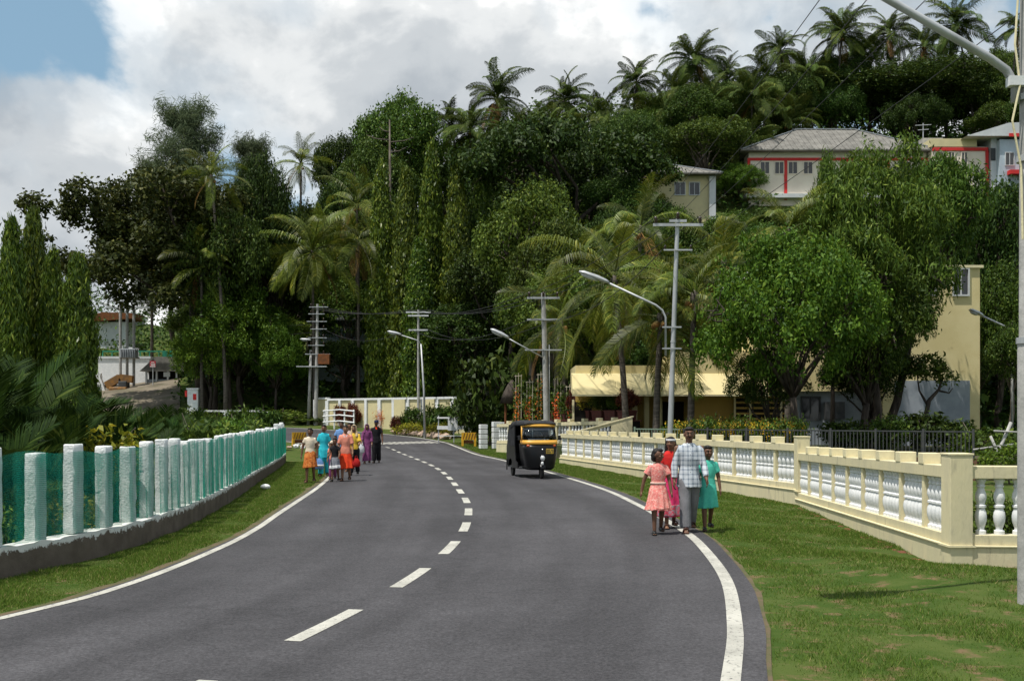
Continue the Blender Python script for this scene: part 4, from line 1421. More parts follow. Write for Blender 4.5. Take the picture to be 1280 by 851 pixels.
# --- dense planting behind the fence: feather palms and crotons
r = np.random.default_rng(5)
k = 0
for q in np.arange(2.5, 44, 1.25):
    p = at_len(FENCE, min(q, Lf - 0.5))
    nrm = normals2(at_len(FENCE, np.array([q - 0.2, q, q + 0.2]).clip(0, Lf)))[1]
    for row in range(2):
        off = 1.75 + row * 1.5 + r.uniform(-0.2, 0.25)
        X, Y = p[0] - nrm[0] * off, p[1] - nrm[1] * off + r.uniform(-0.4, 0.4)
        h = r.uniform(1.75, 2.15) * (1.0 if q < 20 else 0.80) + 0.25 * row + (0.45 if 9 < q < 20 and row else 0) - (0.5 if q <= 9 else 0)
        fan_plant(X, Y, h, 'dark feather-leaved palm plant in the bed behind the green-netted fence', k, 'feather palms in the bed behind the netted fence', nf=14)
        k += 1
for i, (px, Y, h, key, lab) in enumerate([(165, 18.6, 1.75, 'shrub_yellow', 'yellow green croton bush showing above the netted fence'), (52, 14.6, 0.95, 'shrub_yellow', 'yellow croton bush seen through the netting between the second and third pickets'),
                                          (96, 15.4, 0.95, 'shrub_yellow', 'yellow croton bush seen through the netting between the third and fourth pickets'), (20, 14.0, 0.9, 'shrub_bright', 'light green bush seen through the netting at the picture edge'),
                                          (305, 34, 1.9, 'shrub_bright', 'bright leafy bush above the far end of the netted fence'), (285, 30, 1.8, 'shrub_green', 'green bush above the netted fence before the bright leafy one'), (330, 40, 1.8, 'shrub_green', 'green bush behind the last tall pickets of the netted fence')]):
    P = W(px, 500, Y)
    P.x = min(P.x, float(np.interp(Y, FENCE[:, 1], FENCE[:, 0])) - (0.85 if h < 1.7 else 1.25))
    put(key, P.x, Y, h, 1.1 if h < 1.7 else 1.8, 'garden_bush', lab, 'bush')

for i, (px, top) in enumerate(((244, 509), (268, 514), (294, 508), (318, 512), (338, 509))):
    put_px('shrub_green' if i % 2 else 'shrub_dark', px, top, 34, 57.5, 'verge_shrub', ['dark', 'green', 'dark rounded', 'leafy green', 'spreading dark'][i] + ' shrub growing before the long white rail', 'bush')
# --- hillside: trees that make up the wood, and the undergrowth below them
SKYP = [(-200, 515), (100, 500), (215, 470), (250, 380), (300, 300), (400, 262), (450, 222), (560, 178), (700, 160), (780, 148), (850, 112), (920, 100), (1000, 92), (1050, 80), (1150, 72), (1500, 58)]
def allowed_top(X, Y):
    px = 640 + FP * X / Y
    y = float(np.interp(px, [a for a, b in SKYP], [b for a, b in SKYP]))
    if 905 < px < 1300 and Y < 118:
        y = max(y, 262 + (18 if px > 1160 else 0))
    if 740 < px < 910 and Y < 104:
        y = max(y, 262)
    return CAM_H - (y - 520) * Y / FP
taken = []
r = np.random.default_rng(12)
keys = ['broad_a', 'broad_b', 'broad_c', 'broad_d', 'mango', 'broad_a', 'broad_b']
nfill = 0
HOUSES = [(17.5, 98, 7.5), (31, 107, 10.5), (42.5, 109, 6), (48, 108, 6)]
for i in range(4000):
    Y = 58 + 100 * r.random()
    X = -0.36 * Y + 0.95 * Y * r.random()
    if Y < 92 - 36 * float(sstep(-8, 8, X)) or nfill > 150:
        continue
    if any((X - a) ** 2 + (Y - b) ** 2 < (3.4 + 0.02 * Y) ** 2 for a, b in taken) or any((X - a) ** 2 + (Y - b) ** 2 < c * c for a, b, c in HOUSES):
        continue
    if 640 + FP * X / Y < 250 and Y < 150:
        continue
    if 350 < 640 + FP * X / Y < 630 and Y < 98:
        continue
    z = g(X, Y)
    hmax = allowed_top(X, Y) - z
    h = min(r.uniform(6.5, 11), hmax)
    if h < 3.2:
        continue
    taken.append((X, Y))
    put(keys[i % 7], X, Y, h, min(h * 0.95, r.uniform(5.5, 8.5)), 'hillside_tree', 'broadleaf tree in the dense wood covering the hillside', 'tree', 'trees of the hillside wood')
    nfill += 1
r = np.random.default_rng(13)
nU = 11000
UY = 54 + 105 * r.random(nU)
UX = -0.45 * UY + 1.1 * UY * r.random(nU)
ok = UY > 93 - 37 * sstep(-8, 8, UX)
ok &= (640 + FP * UX / UY > 225) | (UY > 135)
for a, b, c in HOUSES:
    ok &= (UX - a) ** 2 + (UY - b) ** 2 > (c * 0.8) ** 2
UX, UY = UX[ok], UY[ok]
UZ = gz(UX, UY)
hh = r.random(len(UX)) ** 1.5 * (2.2 + 3.0 * sstep(108, 125, UY))
cen = np.stack([UX, UY, UZ + hh], 1)
V, Q = leaf_cloud(cen, np.tile([0, -0.5, 0.6], (len(UX), 1)), 11, 0.9, 0.5, 0.28, r, 0.3)
tag(link('undergrowth', mesh_np('undergrowth', V, Q, M['leaf_dark'])), 'dark tangled undergrowth covering the hillside between the trees', 'undergrowth', kind='stuff')

# ================================================================== BUILDINGS, WALLS, POLES
M['yellow'] = pm('yellow_plaster', (0.70, 0.60, 0.33), (0.64, 0.54, 0.28), 0.9, 0.85, 0.2, 0.15, 20, c3=(0.40, 0.33, 0.17), s3=1.8, lo3=0.62, hi3=0.82)
M['ochre'] = pm('ochre_plaster', (0.48, 0.32, 0.09), (0.42, 0.28, 0.08), 0.8, 0.85, 0.2)
M['grey_wall'] = pm('grey_panel', (0.34, 0.37, 0.41), (0.27, 0.30, 0.34), 1.2, 0.8, 0.2, 0.1, 20)
M['shade_black'] = pm('painted_shade_black', (0.02, 0.018, 0.016), None, rough=0.9, spec=0.1)  # near-black colour stands in for the shade inside openings
M['glass'] = pm('window_glass', (0.025, 0.03, 0.035), None, rough=0.08, spec=0.6)
M['pink_wall'] = pm('pink_plaster', (0.80, 0.72, 0.60), (0.74, 0.65, 0.54), 0.7, 0.85, 0.2, c3=(0.42, 0.34, 0.28), s3=1.2, lo3=0.66, hi3=0.85)
M['red_trim'] = pm('red_trim', (0.66, 0.035, 0.035), (0.55, 0.04, 0.035), 2, 0.7, 0.3)
M['grey_roof'] = pm('asbestos_roof', (0.22, 0.21, 0.19), (0.14, 0.135, 0.122), 1.1, 0.9, 0.15, c3=(0.27, 0.26, 0.24), s3=6, lo3=0.55, hi3=0.8)
M['white_wall'] = pm('white_plaster', (0.66, 0.67, 0.67), (0.54, 0.56, 0.57), 0.6, 0.85, 0.2, c3=(0.32, 0.33, 0.33), s3=1.4, lo3=0.64, hi3=0.85)
M['blue_wall'] = pm('pale_blue_wall', (0.48, 0.56, 0.62), (0.40, 0.47, 0.52), 0.8, 0.85, 0.2)
M['cream_wall'] = pm('boundary_cream', (0.66, 0.58, 0.33), (0.58, 0.51, 0.30), 0.9, 0.85, 0.2, c3=(0.34, 0.30, 0.20), s3=2.2, lo3=0.66, hi3=0.85)
M['galv'] = pm('galvanised_steel', (0.50, 0.51, 0.52), (0.38, 0.39, 0.40), 3, 0.5, 0.5, 0.05, 30, metal=0.35, stretch=(1, 1, 0.3))
M['concrete'] = pm('pole_concrete', (0.42, 0.41, 0.39), (0.30, 0.295, 0.28), 4, 0.9, 0.2, 0.3, 30, c3=(0.17, 0.165, 0.15), s3=3, lo3=0.6, hi3=0.8)
M['iron'] = pm('dark_iron', (0.035, 0.04, 0.045), (0.06, 0.06, 0.06), 5, 0.6, 0.4)
M['rail_green'] = pm('rail_green', (0.20, 0.27, 0.20), (0.15, 0.20, 0.15), 5, 0.6, 0.4)
M['wire'] = pm('wire', (0.03, 0.03, 0.032), None, rough=0.6)
M['insul'] = pm('insulator', (0.05, 0.03, 0.025), None, rough=0.25, spec=0.6)
M['lamp_glass'] = pm('lamp_cover', (0.62, 0.63, 0.63), (0.50, 0.51, 0.51), 8, 0.35, 0.5)
M['brown_wall'] = pm('brown_kerb', (0.16, 0.085, 0.055), (0.10, 0.065, 0.045), 3, 0.95, 0.1, 0.5, 20)
M['terrace'] = pm('terrace_soil', (0.085, 0.07, 0.045), (0.05, 0.07, 0.025), 1.2, 0.95, 0.1, 0.4, 20)
M['planter'] = pm('planter_terracotta', (0.12, 0.035, 0.028), (0.08, 0.03, 0.026), 4, 0.8, 0.25)
M['cane'] = pm('trellis_cane', (0.52, 0.47, 0.36), (0.40, 0.35, 0.26), 6, 0.8, 0.2)
M['barrier_yellow'] = pm('barrier_yellow', (0.72, 0.40, 0.02), (0.62, 0.34, 0.03), 5, 0.6, 0.3)
M['rust'] = pm('rust', (0.22, 0.08, 0.03), (0.13, 0.06, 0.03), 4, 0.9, 0.15)
M['rock'] = pm('rock', (0.50, 0.36, 0.27), (0.33, 0.26, 0.21), 3, 0.95, 0.1, 0.6, 15, rand=1)
M['sign_red'] = pm('sign_red', (0.42, 0.02, 0.035), None, rough=0.5)
M['metal_sheet'] = pm('grey_sheet', (0.30, 0.32, 0.34), (0.24, 0.26, 0.28), 1.5, 0.6, 0.4)
M['orange_paint'] = pm('machine_orange', (0.27, 0.13, 0.03), (0.16, 0.09, 0.04), 3, 0.6, 0.3)
M['green_mesh'] = pm('green_paint', (0.02, 0.20, 0.12), None, rough=0.7)

def part(name, mat, parent, c, s, rz=0.0, bevel=0.0):
    return MB().box((0, 0, 0), s).build(name, mat, parent, loc=c, rz=rz, bevel=bevel)

def window(parent, c, w, h, d=0.1, frame=None, bars=1, face=(0, -1)):
    """frame with a recessed pane and mullions, on a wall that faces -Y (or along 'face')"""
    fr = frame or M['white_wall']
    mb = MB()
    t = 0.07
    mb.box((0, 0, h / 2 - t / 2), (w, d, t)).box((0, 0, -h / 2 + t / 2), (w, d, t))
    mb.box((-w / 2 + t / 2, 0, 0), (t, d, h - 2 * t)).box((w / 2 - t / 2, 0, 0), (t, d, h - 2 * t))
    for i in range(bars):
        mb.box((-w / 2 + w * (i + 1) / (bars + 1), 0, 0), (0.05, d * 0.8, h - 2 * t))
    o = mb.build('window', fr, parent, loc=c, rz=math.atan2(face[1], face[0]) + math.pi / 2)
    MB().box((0, 0.02, 0), (w - 2 * t - 0.01, 0.02, h - 2 * t - 0.01)).build('pane', M['glass'], o)
    return o

# ---------------------------------------------------------------- yellow building
YB = 48.0
sx = lambda px: (px - 640) * YB / FP
sz = lambda py: CAM_H - (py - 520) * YB / FP
# terrace it stands on
mb = MB()
mb.prism([(4.4, 38.9, 0), (13.7, 31.8, 0), (21.5, 31.8, 0), (21.5, 60, 0), (1.5, 60, 0), (1.5, 50, 0)], (0, 0, -0.3), (0, 0, 0.58))
tag(mb.build('terrace', M['terrace']), kind='structure')
bld = empty('yellow_building', (sx(905), YB + 3, 0.58), 0, 'yellow plastered building with a sloping canopy behind the coconut palms', 'building')
bo = Vector(bld.location)
def bp(name, mat, x0, x1, y0, y1, z0, z1, parent=None, bevel=0.0):
    return part(name, mat, parent or bld, (((x0 + x1) / 2 - bo.x), ((y0 + y1) / 2 - bo.y), (z0 + z1) / 2 - bo.z), (x1 - x0, y1 - y0, z1 - z0), bevel=bevel)
xw0, xw1, xm1, xt1 = sx(716), sx(945), sx(1100), sx(1220)
bp('back_wall', M['ochre'], xw0 + 0.3, xw1, YB + 2.6, YB + 5.6, 0.58, 2.9)
bp('side_wall', M['ochre'], sx(872), xw1, YB + 1.4, YB + 2.597, 0.58, 2.9)
bp('upper_wall', M['yellow'], sx(850), xw1, YB + 0.9, YB + 5.6, 3.4, sz(438))
bp('low_upper_wall', M['yellow'], xw0 + 0.2, sx(849.9), YB + 1.3, YB + 5.6, 3.4, sz(455))
mb = MB()
zc0, zc1 = sz(493), sz(466)
mb.prism([(0, YB - bo.y, zc0 - bo.z), (0, YB + 0.22 - bo.y, zc0 - 0.02 - bo.z), (0, YB + 1.6 - bo.y, 3.0 - bo.z), (0, YB + 1.6 - bo.y, zc1 + 0.05 - bo.z), (0, YB + 0.85 - bo.y, zc1 - bo.z)], (xw0 - bo.x, 0, 0), (xw1 + 0.6 - bo.x, 0, 0))
mb.build('canopy', M['yellow'], bld, bevel=0.02)
bp('canopy_lip', M['cream_light'], xw0 - 0.02, xw1 + 0.62, YB - 0.03, YB + 0.12, zc0 - 0.07, zc0 - 0.005)
for px in (797, 812, 828):
    bp('column', M['yellow'], sx(px) - 0.11, sx(px) + 0.11, YB + 1.0, YB + 1.22, 0.58, zc0 + 0.1)
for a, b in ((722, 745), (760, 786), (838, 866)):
    o = bp('doorway', M['shade_black'], sx(a), sx(b), YB + 2.54, YB + 2.597, 0.6, 2.55)  # flat panel on the wall, the opening's shade painted as near-black
    bp('door_frame', M['cream_light'], sx(a) - 0.1, sx(a) - 0.003, YB + 2.5, YB + 2.596, 0.6, 2.65)
bp('plinth_band', M['cream_light'], sx(872), xw1, YB + 1.32, YB + 1.396, 0.58, 1.35)
# lattice screen
lat = bp('lattice_screen', M['shade_black'], sx(925), sx(1004), YB + 1.2, YB + 1.3, 0.58, 2.8)  # near-black backing paints the shade between posts and rails
for i in range(5):
    x = sx(925) + (sx(1004) - sx(925)) * i / 4
    part('screen_post', M['cream_light'], bld, (x - bo.x, YB + 1.13 - bo.y, 1.69 - bo.z), (0.08, 0.1, 2.2))
for i in range(9):
    part('screen_rail', M['ochre'], bld, ((sx(925) + sx(1004)) / 2 - bo.x, YB + 1.16 - bo.y, 0.75 + 0.25 * i - bo.z), (sx(1004) - sx(925), 0.05, 0.09))
# main block and tower
bp('main_wall', M['yellow'], xw1 + 0.003, xm1, YB + 0.6, YB + 7.5, 3.0, 8.2)
bp('ground_floor_wall', M['grey_wall'], xw1 + 2.0, xm1, YB + 0.9, YB + 7.4, 0.58, 2.997)
bp('roof_slab', M['white_wall'], xw1 - 0.2, xm1 + 0.0, YB + 0.2, YB + 7.8, 8.203, 8.42)
for px, py in ((985, 400), (1030, 400), (1070, 400), (985, 330), (1030, 330)):
    window(bld, (sx(px) - bo.x, YB + 0.57 - bo.y, sz(py) - bo.z), 1.3, 1.3, 0.12)
bp('air_conditioner', M['iron'], sx(1037), sx(1060), YB + 0.45, YB + 0.897, sz(524), sz(502))
window(bld, (sx(1020) - bo.x, YB + 0.87 - bo.y, sz(510) - bo.z), 0.9, 1.1, 0.1, M['iron'])
bp('tower_wall', M['yellow'], xm1 + 0.003, xt1, YB - 0.4, YB + 6, 0.58, 8.4)
bp('tower_roof', M['cream_light'], xm1 - 0.1, xt1 + 0.12, YB - 0.5, YB + 6.1, 8.403, 8.52)
bp('panel_wall', M['grey_wall'], sx(1114), sx(1207), YB - 0.46, YB - 0.403, 0.58, sz(476))
window(bld, (sx(1196) - bo.x, YB - 0.43 - bo.y, sz(354) - bo.z), 0.75, 1.25, 0.12)
window(bld, (sx(1150) - bo.x, YB - 0.43 - bo.y, sz(354) - bo.z), 1.1, 1.25, 0.12)
# railing on the terrace edge
ra, rb = np.array([4.42, 38.85]), np.array([13.65, 31.95])
rail = empty('terrace_railing', (ra[0], ra[1], 0.58), 0, 'dark iron bar railing along the terrace edge behind the balustrade walls', 'railing')
dv = rb - ra
Lr = np.linalg.norm(dv)
rz = math.atan2(dv[1], dv[0])
mbar = MB().box((0, 0, 0.47), (0.022, 0.022, 0.7)).mesh('bar', M['iron'])
mbar2 = MB().box((0, 0, 0.47), (0.022, 0.022, 0.7)).mesh('bar', M['rail_green'])
for t0, t1, m in ((0.0, 0.16, M['rail_green']), (0.163, 1.0, M['iron'])):
    a, b = dv * t0, dv * t1
    for z in (0.15, 0.84):
        MB().bar((a[0], a[1], z), (b[0], b[1], z), 0.04, 0.04).build('rail', m, rail)
nb = int(Lr / 0.115)
for i in range(nb + 1):
    t = i / nb
    link('bar', mbar2 if t < 0.16 else mbar, rail, (dv[0] * t, dv[1] * t, 0), rz)
for i in range(9):
    t = i / 8
    MB().box((0, 0, 0.45), (0.06, 0.06, 0.94)).build('post', M['iron'] if t > 0.1 else M['rail_green'], rail, loc=(dv[0] * t, dv[1] * t, 0), rz=rz)
e = tag(MB().box((0, 0, 0), (Lr, 0.25, 0.9)).build('retaining_kerb', M['brown_wall'], loc=((ra[0] + rb[0]) / 2 + 0.04, (ra[1] + rb[1]) / 2 - 0.22, 0.18), rz=rz), 'brown earth-stained retaining kerb under the terrace railing', 'kerb', kind='thing')
# broken fence rails and debris at the end of the railing
e = empty('broken_fence', (14.4, 31.6, 0.0), 0, 'tangle of broken grey fence poles beside the end of the terrace railing', 'fence')
for a, b, rr in (((-0.5, 0, 0), (0.25, 0.1, 1.7), 0.05), ((-0.9, 0, 0.9), (1.6, 0.2, 1.15), 0.03), ((-0.3, 0, 1.45), (1.9, 0.1, 1.25), 0.03), ((0.1, -0.1, 0), (-0.4, 0, 1.3), 0.04), ((0.4, 0.2, 0.6), (1.8, 0.1, 0.95), 0.025)):
    MB().tube([a, Vector(a).lerp(Vector(b), 0.5) + Vector((0, 0, 0.04)), b], rr, 6).build('pole', M['concrete'], e, True)
# flowering bushes along the railing
for i in range(9):
    t = 0.14 + 0.045 * i
    P = ra + dv * t + np.array([0.25, 0.75])
    put('shrub_green' if i % 3 else 'shrub_bright', P[0], P[1], 1.15 + 0.1 * (i % 3), 1.2, 'hedge_bush', ('green hedge bush', 'leafy hedge bush')[i % 2] + ' behind the terrace railing carrying yellow flowers', 'bush', 'flowering bushes behind the terrace railing', z=0.55)
    tr, cr, ph, pw = PROTO['shrub_flower']
    f = put('shrub_flower', P[0] - 0.05, P[1] - 0.12, 1.2, 1.15, 'flower_cluster', 'yellow flowers on the hedge behind the terrace railing', 'flowers', 'yellow flowers behind the terrace railing', z=0.56)
for i, (px, Y, h, w, key, lab) in enumerate([(1155, 40, 1.5, 1.6, 'shrub_dark', 'dark leafy bush at the foot of the crooked tree'), (1105, 39, 1.4, 1.8, 'shrub_green', 'strappy green bush at the foot of the tall mango tree'), (1190, 41, 1.2, 1.4, 'shrub_dark', 'dark bush at the foot of the grey wall panel'),
                                             (1050, 39, 1.2, 1.5, 'shrub_dark', 'dark bush before the air conditioner wall'), (1235, 36, 1.5, 2.2, 'shrub_green', 'weedy green bush at the broken fence poles'), (1262, 30, 1.2, 1.6, 'shrub_bright', 'light green weedy bush behind the lamp pole')]):
    put(key, (px - 640) * Y / FP, Y, h, w, 'terrace_bush', lab, 'bush', z=0.55 if Y > 35 and px < 1220 else 0)
for i in range(7):
    X = 6.25 + 0.3 * i
    put('shrub_dark' if i % 2 else 'shrub_green', X, 14.6 + 0.3 * (i % 3), 0.55 + 0.12 * (i % 3), 0.6, 'weed_clump', 'low leafy weed seen between the front balusters', 'weed', 'weeds behind the front balusters', z=-0.02)

# ---------------------------------------------------------------- entrance: second balustrade, ramp parapet, planters
wD = balustrade((-0.7, 56.2), (5.0, 45.6), 10, 1.52, 1.74, 'far cream balustrade wall below the potted plants', base0=0.2, base1=0.44, per=4)
e = empty('ramp_parapet', (2.25, 44.7, 0), 0, 'cream sloping ramp parapet with a solid upper end', 'wall')
mb = MB()
mb.prism([(0, 0, -0.1), (0.95, 0, -0.1), (0.95, 0, 1.32), (0, 0, 1.08)], (0, -0.1, 0), (0, 0.1, 0))
mb.build('lower_block', M['cream'], e)
mb = MB()
mb.prism([(1.85, 0, -0.1), (2.72, 0, -0.1), (2.72, 0, 1.83), (1.85, 0, 1.6)], (0, -0.13, 0), (0, 0.13, 0))
mb.build('solid_end', M['cream'], e)
mb = MB()
mb.prism([(0.9, 0, 1.22), (1.9, 0, 1.50), (1.9, 0, 1.62), (0.9, 0, 1.34)], (0, -0.09, 0), (0, 0.09, 0))
mb.build('sloping_rail', M['cream_light'], e)
mb = MB()
mb.prism([(-0.05, 0, 1.085), (2.77, 0, 1.845), (2.77, 0, 1.895), (-0.05, 0, 1.135)], (0, -0.15, 0), (0, 0.15, 0))
mb.build('coping', M['cream_light'], e)
for i in range(4):
    link('baluster', BAL, e, (1.06 + 0.2 * i, 0, 0.42 + 0.05 * i))
mb = MB()
mb.box((1.4, 0.0, 0.2), (0.9, 0.16, 0.44))
mb.build('plinth', M['cream'], e)
# ledge with troughs of plants
A, B = np.array([0.2, 57.2]), np.array([5.4, 47.3])
dAB = B - A
rzl = math.atan2(dAB[1], dAB[0])
led = empty('planting_ledge', ((A + B)[0] / 2, (A + B)[1] / 2, 0), rzl, 'dark planting ledge behind the far balustrade', 'ledge')
part('ledge_wall', M['shade_black'], led, (0, 0, 0.8), (11.2, 0.5, 1.7))
part('ledge_top', M['planter'], led, (0, 0, 1.68), (11.3, 0.62, 0.06))
kinds = ['shrub_green', 'shrub_bright', 'shrub_yellow', 'shrub_green', 'shrub_bright', 'shrub_red', 'shrub_yellow', 'shrub_green', 'shrub_bright', 'shrub_red']
words_ = ['dark green', 'light green', 'golden', 'rounded green', 'pale green', 'dark red', 'yellow variegated', 'spiky green', 'bright green', 'reddish']
for i in range(10):
    t = 0.06 + 0.098 * i
    P = A + dAB * t
    e = empty('plant_trough', (P[0], P[1], 1.71), rzl, f'dark red trough with a {words_[i]} plant on the planting ledge', 'planter')
    mb = MB()
    mb.box((0, 0, 0.2), (0.8, 0.42, 0.4), taper=1.12)
    mb.build('trough', M['planter'], e, bevel=0.02)
    part('rim', M['planter'], e, (0, 0, 0.41), (0.96, 0.52, 0.05))
    tr, cr, ph, pw = PROTO[kinds[i]]
    h = 0.75 + 0.3 * ((i * 3) % 4) / 3
    o = link('plant', cr, e, (0, 0, 0.36))
    o.scale = (0.95 / pw, 0.95 / pw, h / ph)
# trellis with hanging orange flowers
for i, (px, top, nfl) in enumerate([(648, 466, 2), (662, 474, 2), (676, 464, 2), (697, 470, 2), (712, 480, 1)]):
    Y = 55.5 - 0.9 * i
    P = W(px, top, Y)
    e = empty('flower_trellis', (P.x, Y, 1.0), rzl, ['first', 'second', 'third', 'fourth', 'fifth'][i] + ' cane trellis from the gate, hung with orange flowers', 'trellis')
    h = P.z - 1.0
    for s in (-0.3, 0.0, 0.3):
        MB().tube([(s, 0, 0), (s + 0.02, 0, h * (1 - 0.1 * abs(s)))], 0.018, 5).build('cane', M['cane'], e)
    for z in (0.45, 0.7, 0.95):
        MB().bar((-0.4, 0, h * z), (0.4, 0, h * z), 0.025).build('cross_cane', M['cane'], e)
    r = np.random.default_rng(60 + i)
    for k in range(nfl):
        cen = np.stack([np.full(16, -0.35 + 0.7 * (k + 0.5) / nfl) + r.normal(0, 0.05, 16), np.full(16, -0.08), np.linspace(h * 0.15, h * (0.55 + 0.35 * r.random()), 16)], 1)
        V, Q = leaf_cloud(cen, np.tile([0, -1, 0.2], (16, 1)), 3, 0.07, 0.10, 0.06, r, 0.5)
        tag(link('flower_spray', mesh_np('flower_spray', V, Q, M['flower_orange']), e), kind='stuff')
    cen = np.stack([r.uniform(-0.5, 0.5, 90), np.full(90, 0.02), r.uniform(0, h * 0.85, 90)], 1)
    V, Q = leaf_cloud(cen, np.tile([0, -1, 0.2], (90, 1)), 7, 0.12, 0.15, 0.08, r, 0.4)
    link('foliage', mesh_np('foliage', V, Q, M['leaf_mid']), e)
# small thatched bird house shape behind the gate
P = W(640, 484, 57)
e = empty('garden_shelter', (P.x, 57, g(P.x, 57)), 0, 'small round thatched shelter behind the white gate', 'shelter')
MB().lathe([(0.62, 2.55), (0.66, 2.5), (0.45, 3.1), (0.2, 3.55), (0.05, 3.75)], 12).build('thatch', M['bark_dark'], e, True)
for a in range(5):
    MB().tube([(0.42 * math.cos(a * 1.257), 0.42 * math.sin(a * 1.257), 0), (0.42 * math.cos(a * 1.257), 0.42 * math.sin(a * 1.257), 2.6)], 0.06, 6).build('post', M['rust'], e)

# white gate with block pillars
GY = 59.5
for px, h, lab in ((604, 1.35, 'white banded gate pillar beside the yellow road barrier'), (620, 1.5, 'white banded gate pillar holding the open white gate')):
    X = (px - 640) * GY / FP
    e = empty('gate_pillar', (X, GY, g(X, GY)), 0.3, lab, 'pillar')
    n = 5
    for i in range(n):
        part('block', M['white_paint'], e, (0, 0, (i + 0.5) * h / n), (0.4, 0.4, h / n - 0.045), bevel=0.01)
    part('core', M['concrete'], e, (0, 0, h / 2), (0.34, 0.34, h))
X = (624 - 640) * GY / FP
e = empty('white_gate', (X + 0.05, GY - 0.3, g(X, GY) + 0.05), -0.75, 'open white gate of vertical bars and cross rails beside the three-wheeler', 'gate')
for z in (0.05, 0.5, 0.95, 1.4):
    MB().bar((0, 0, z), (1.35, 0, z), 0.05, 0.05).build('cross_rail', M['white_paint'], e)
for i in range(12):
    MB().box((0.02 + 0.12 * i, 0, 0.72), (0.03, 0.03, 1.4)).build('bar', M['white_paint'], e)
# white board barrier
X0 = (547 - 640) * 66 / FP
e = empty('board_fence', (X0, 66, g(X0, 66)), -0.12, 'white board fence with a hanging panel in front of the rocks', 'fence')
for z, w in ((0.45, 0.05), (0.95, 0.22), (1.55, 0.10)):
    part('board', M['white_paint'], e, (1.35, 0, z), (2.75, 0.04, w))
for x in (0.05, 1.0, 1.9, 2.65):
    part('post', M['galv'], e, (x, 0.05, 0.85), (0.06, 0.06, 1.7))
part('hanging_panel', M['white_wall'], e, (0.95, -0.05, 1.15), (0.6, 0.03, 0.75))
def road_barrier(px, py, Y, rz, lab):
    X = (px - 640) * Y / FP
    e = empty('road_barrier', (X, Y, g(X, Y)), rz, lab, 'barrier')
    part('board', M['barrier_yellow'], e, (0, 0, 0.58), (0.85, 0.06, 0.42))
    for i in range(5):
        MB().bar((-0.34 + 0.16 * i, -0.035, 0.4), (-0.24 + 0.16 * i, -0.035, 0.76), 0.045, 0.012, up=(0, 1, 0)).build('stripe', M['rust'], e)
    part('skirt', M['rust'], e, (-0.05, 0.02, 0.26), (0.62, 0.03, 0.18))
    for x in (-0.36, 0.36):
        part('leg', M['barrier_yellow'], e, (x, 0, 0.19), (0.12, 0.22, 0.38))
road_barrier(586, 553, 62.5, 0.1, 'yellow steel road barrier on the verge beside the gate')
road_barrier(374, 553, 63, 0.5, 'yellow steel road barrier beyond the end of the netted fence')
# pale heap by the far barrier
r = np.random.default_rng(3)
def rock(X, Y, s, lab, grp, mat):
    mb = MB()
    mb.ball((0, 0, s * 0.35), (s, s * 0.8, s * 0.6), 8, 6)
    mb.v = [tuple(np.array(v) * (1 + 0.16 * r.normal())) for v in mb.v]
    o = mb.build('rock', mat, None, False, loc=(X, Y, g(X, Y)), rz=r.uniform(0, 6))
    tag(o, lab, 'rock', grp)
for i in range(7):
    P = W(362 + 5.5 * i, 558 - (i % 3), 60)
    rock(P.x, 60 + 0.6 * (i % 3), 0.15 + 0.08 * r.random(), 'pale broken stone on the verge beyond the netted fence', 'pale stones beyond the netted fence', M['white_wall'] if i % 2 else M['rock'])
for i in range(22):
    t = i / 21
    P = W(496 + 62 * t, 532, 76.5 - 6.5 * t + 0.7 * (i % 2))
    rock(P.x, P.y, 0.28 + 0.16 * r.random(), 'pinkish rock in the row at the foot of the far boundary wall', 'rocks along the far boundary wall', M['rock'])
tagged = [(150, 690), ]
# litter on the verge
P = W(338, 603, 28)
o = MB().ball((0, 0, 0.06), (0.13, 0.09, 0.07), 8, 6).build('plastic_bag', M['white_paint'], None, True, loc=(-6.3, 27.6, 0.02))
tag(o, 'crumpled white plastic bag lying on the verge near the netted fence', 'bag')

# ---------------------------------------------------------------- far boundary wall
A, B = np.array([-15.8, 87.2]), np.array([-3.0, 76.3])
dAB = B - A
Lb = np.linalg.norm(dAB)
rzb = math.atan2(dAB[1], dAB[0])
bw = empty('boundary_wall', (A[0], A[1], 0), rzb, 'cream boundary wall with white pilasters and coping at the bend', 'wall')
npan = 11
for i in range(npan):
    x0, x1 = Lb * i / npan, Lb * (i + 1) / npan
    p = A + dAB * (i + 0.5) / npan
    zb = g(*p) - 0.3
    zt = 3.12 - 0.30 * i / npan * 0 + (0.0 if i else 0.1)
    off = (-0.22 if i in (6, 8) else 0.0)
    part('panel', M['cream_wall'], bw, ((x0 + x1) / 2, off, (zb + zt) / 2), (x1 - x0 - 0.3, 0.16, zt - zb))
    part('coping', M['white_paint'], bw, ((x0 + x1) / 2, off * 0.6, zt + 0.075), (x1 - x0 - (0.004 if i % 2 else 0.0), 0.34, 0.15 + 0.004 * (i % 2)))
    part('pilaster', M['white_paint'], bw, (x0, -0.06, (zb + zt) / 2 - 0.005), (0.34 if i % 2 else 0.26, 0.3, zt - zb - 0.01))
    if i in (6, 8):
        part('return_panel', M['white_paint'], bw, (x0 + 0.19, -0.16, (zb + zt) / 2 - 0.003), (0.06, 0.3, zt - zb - 0.02))
part('end_pilaster', M['cream_wall'], bw, (Lb + 0.1, 0, 1.6), (0.4, 0.34, 3.2))
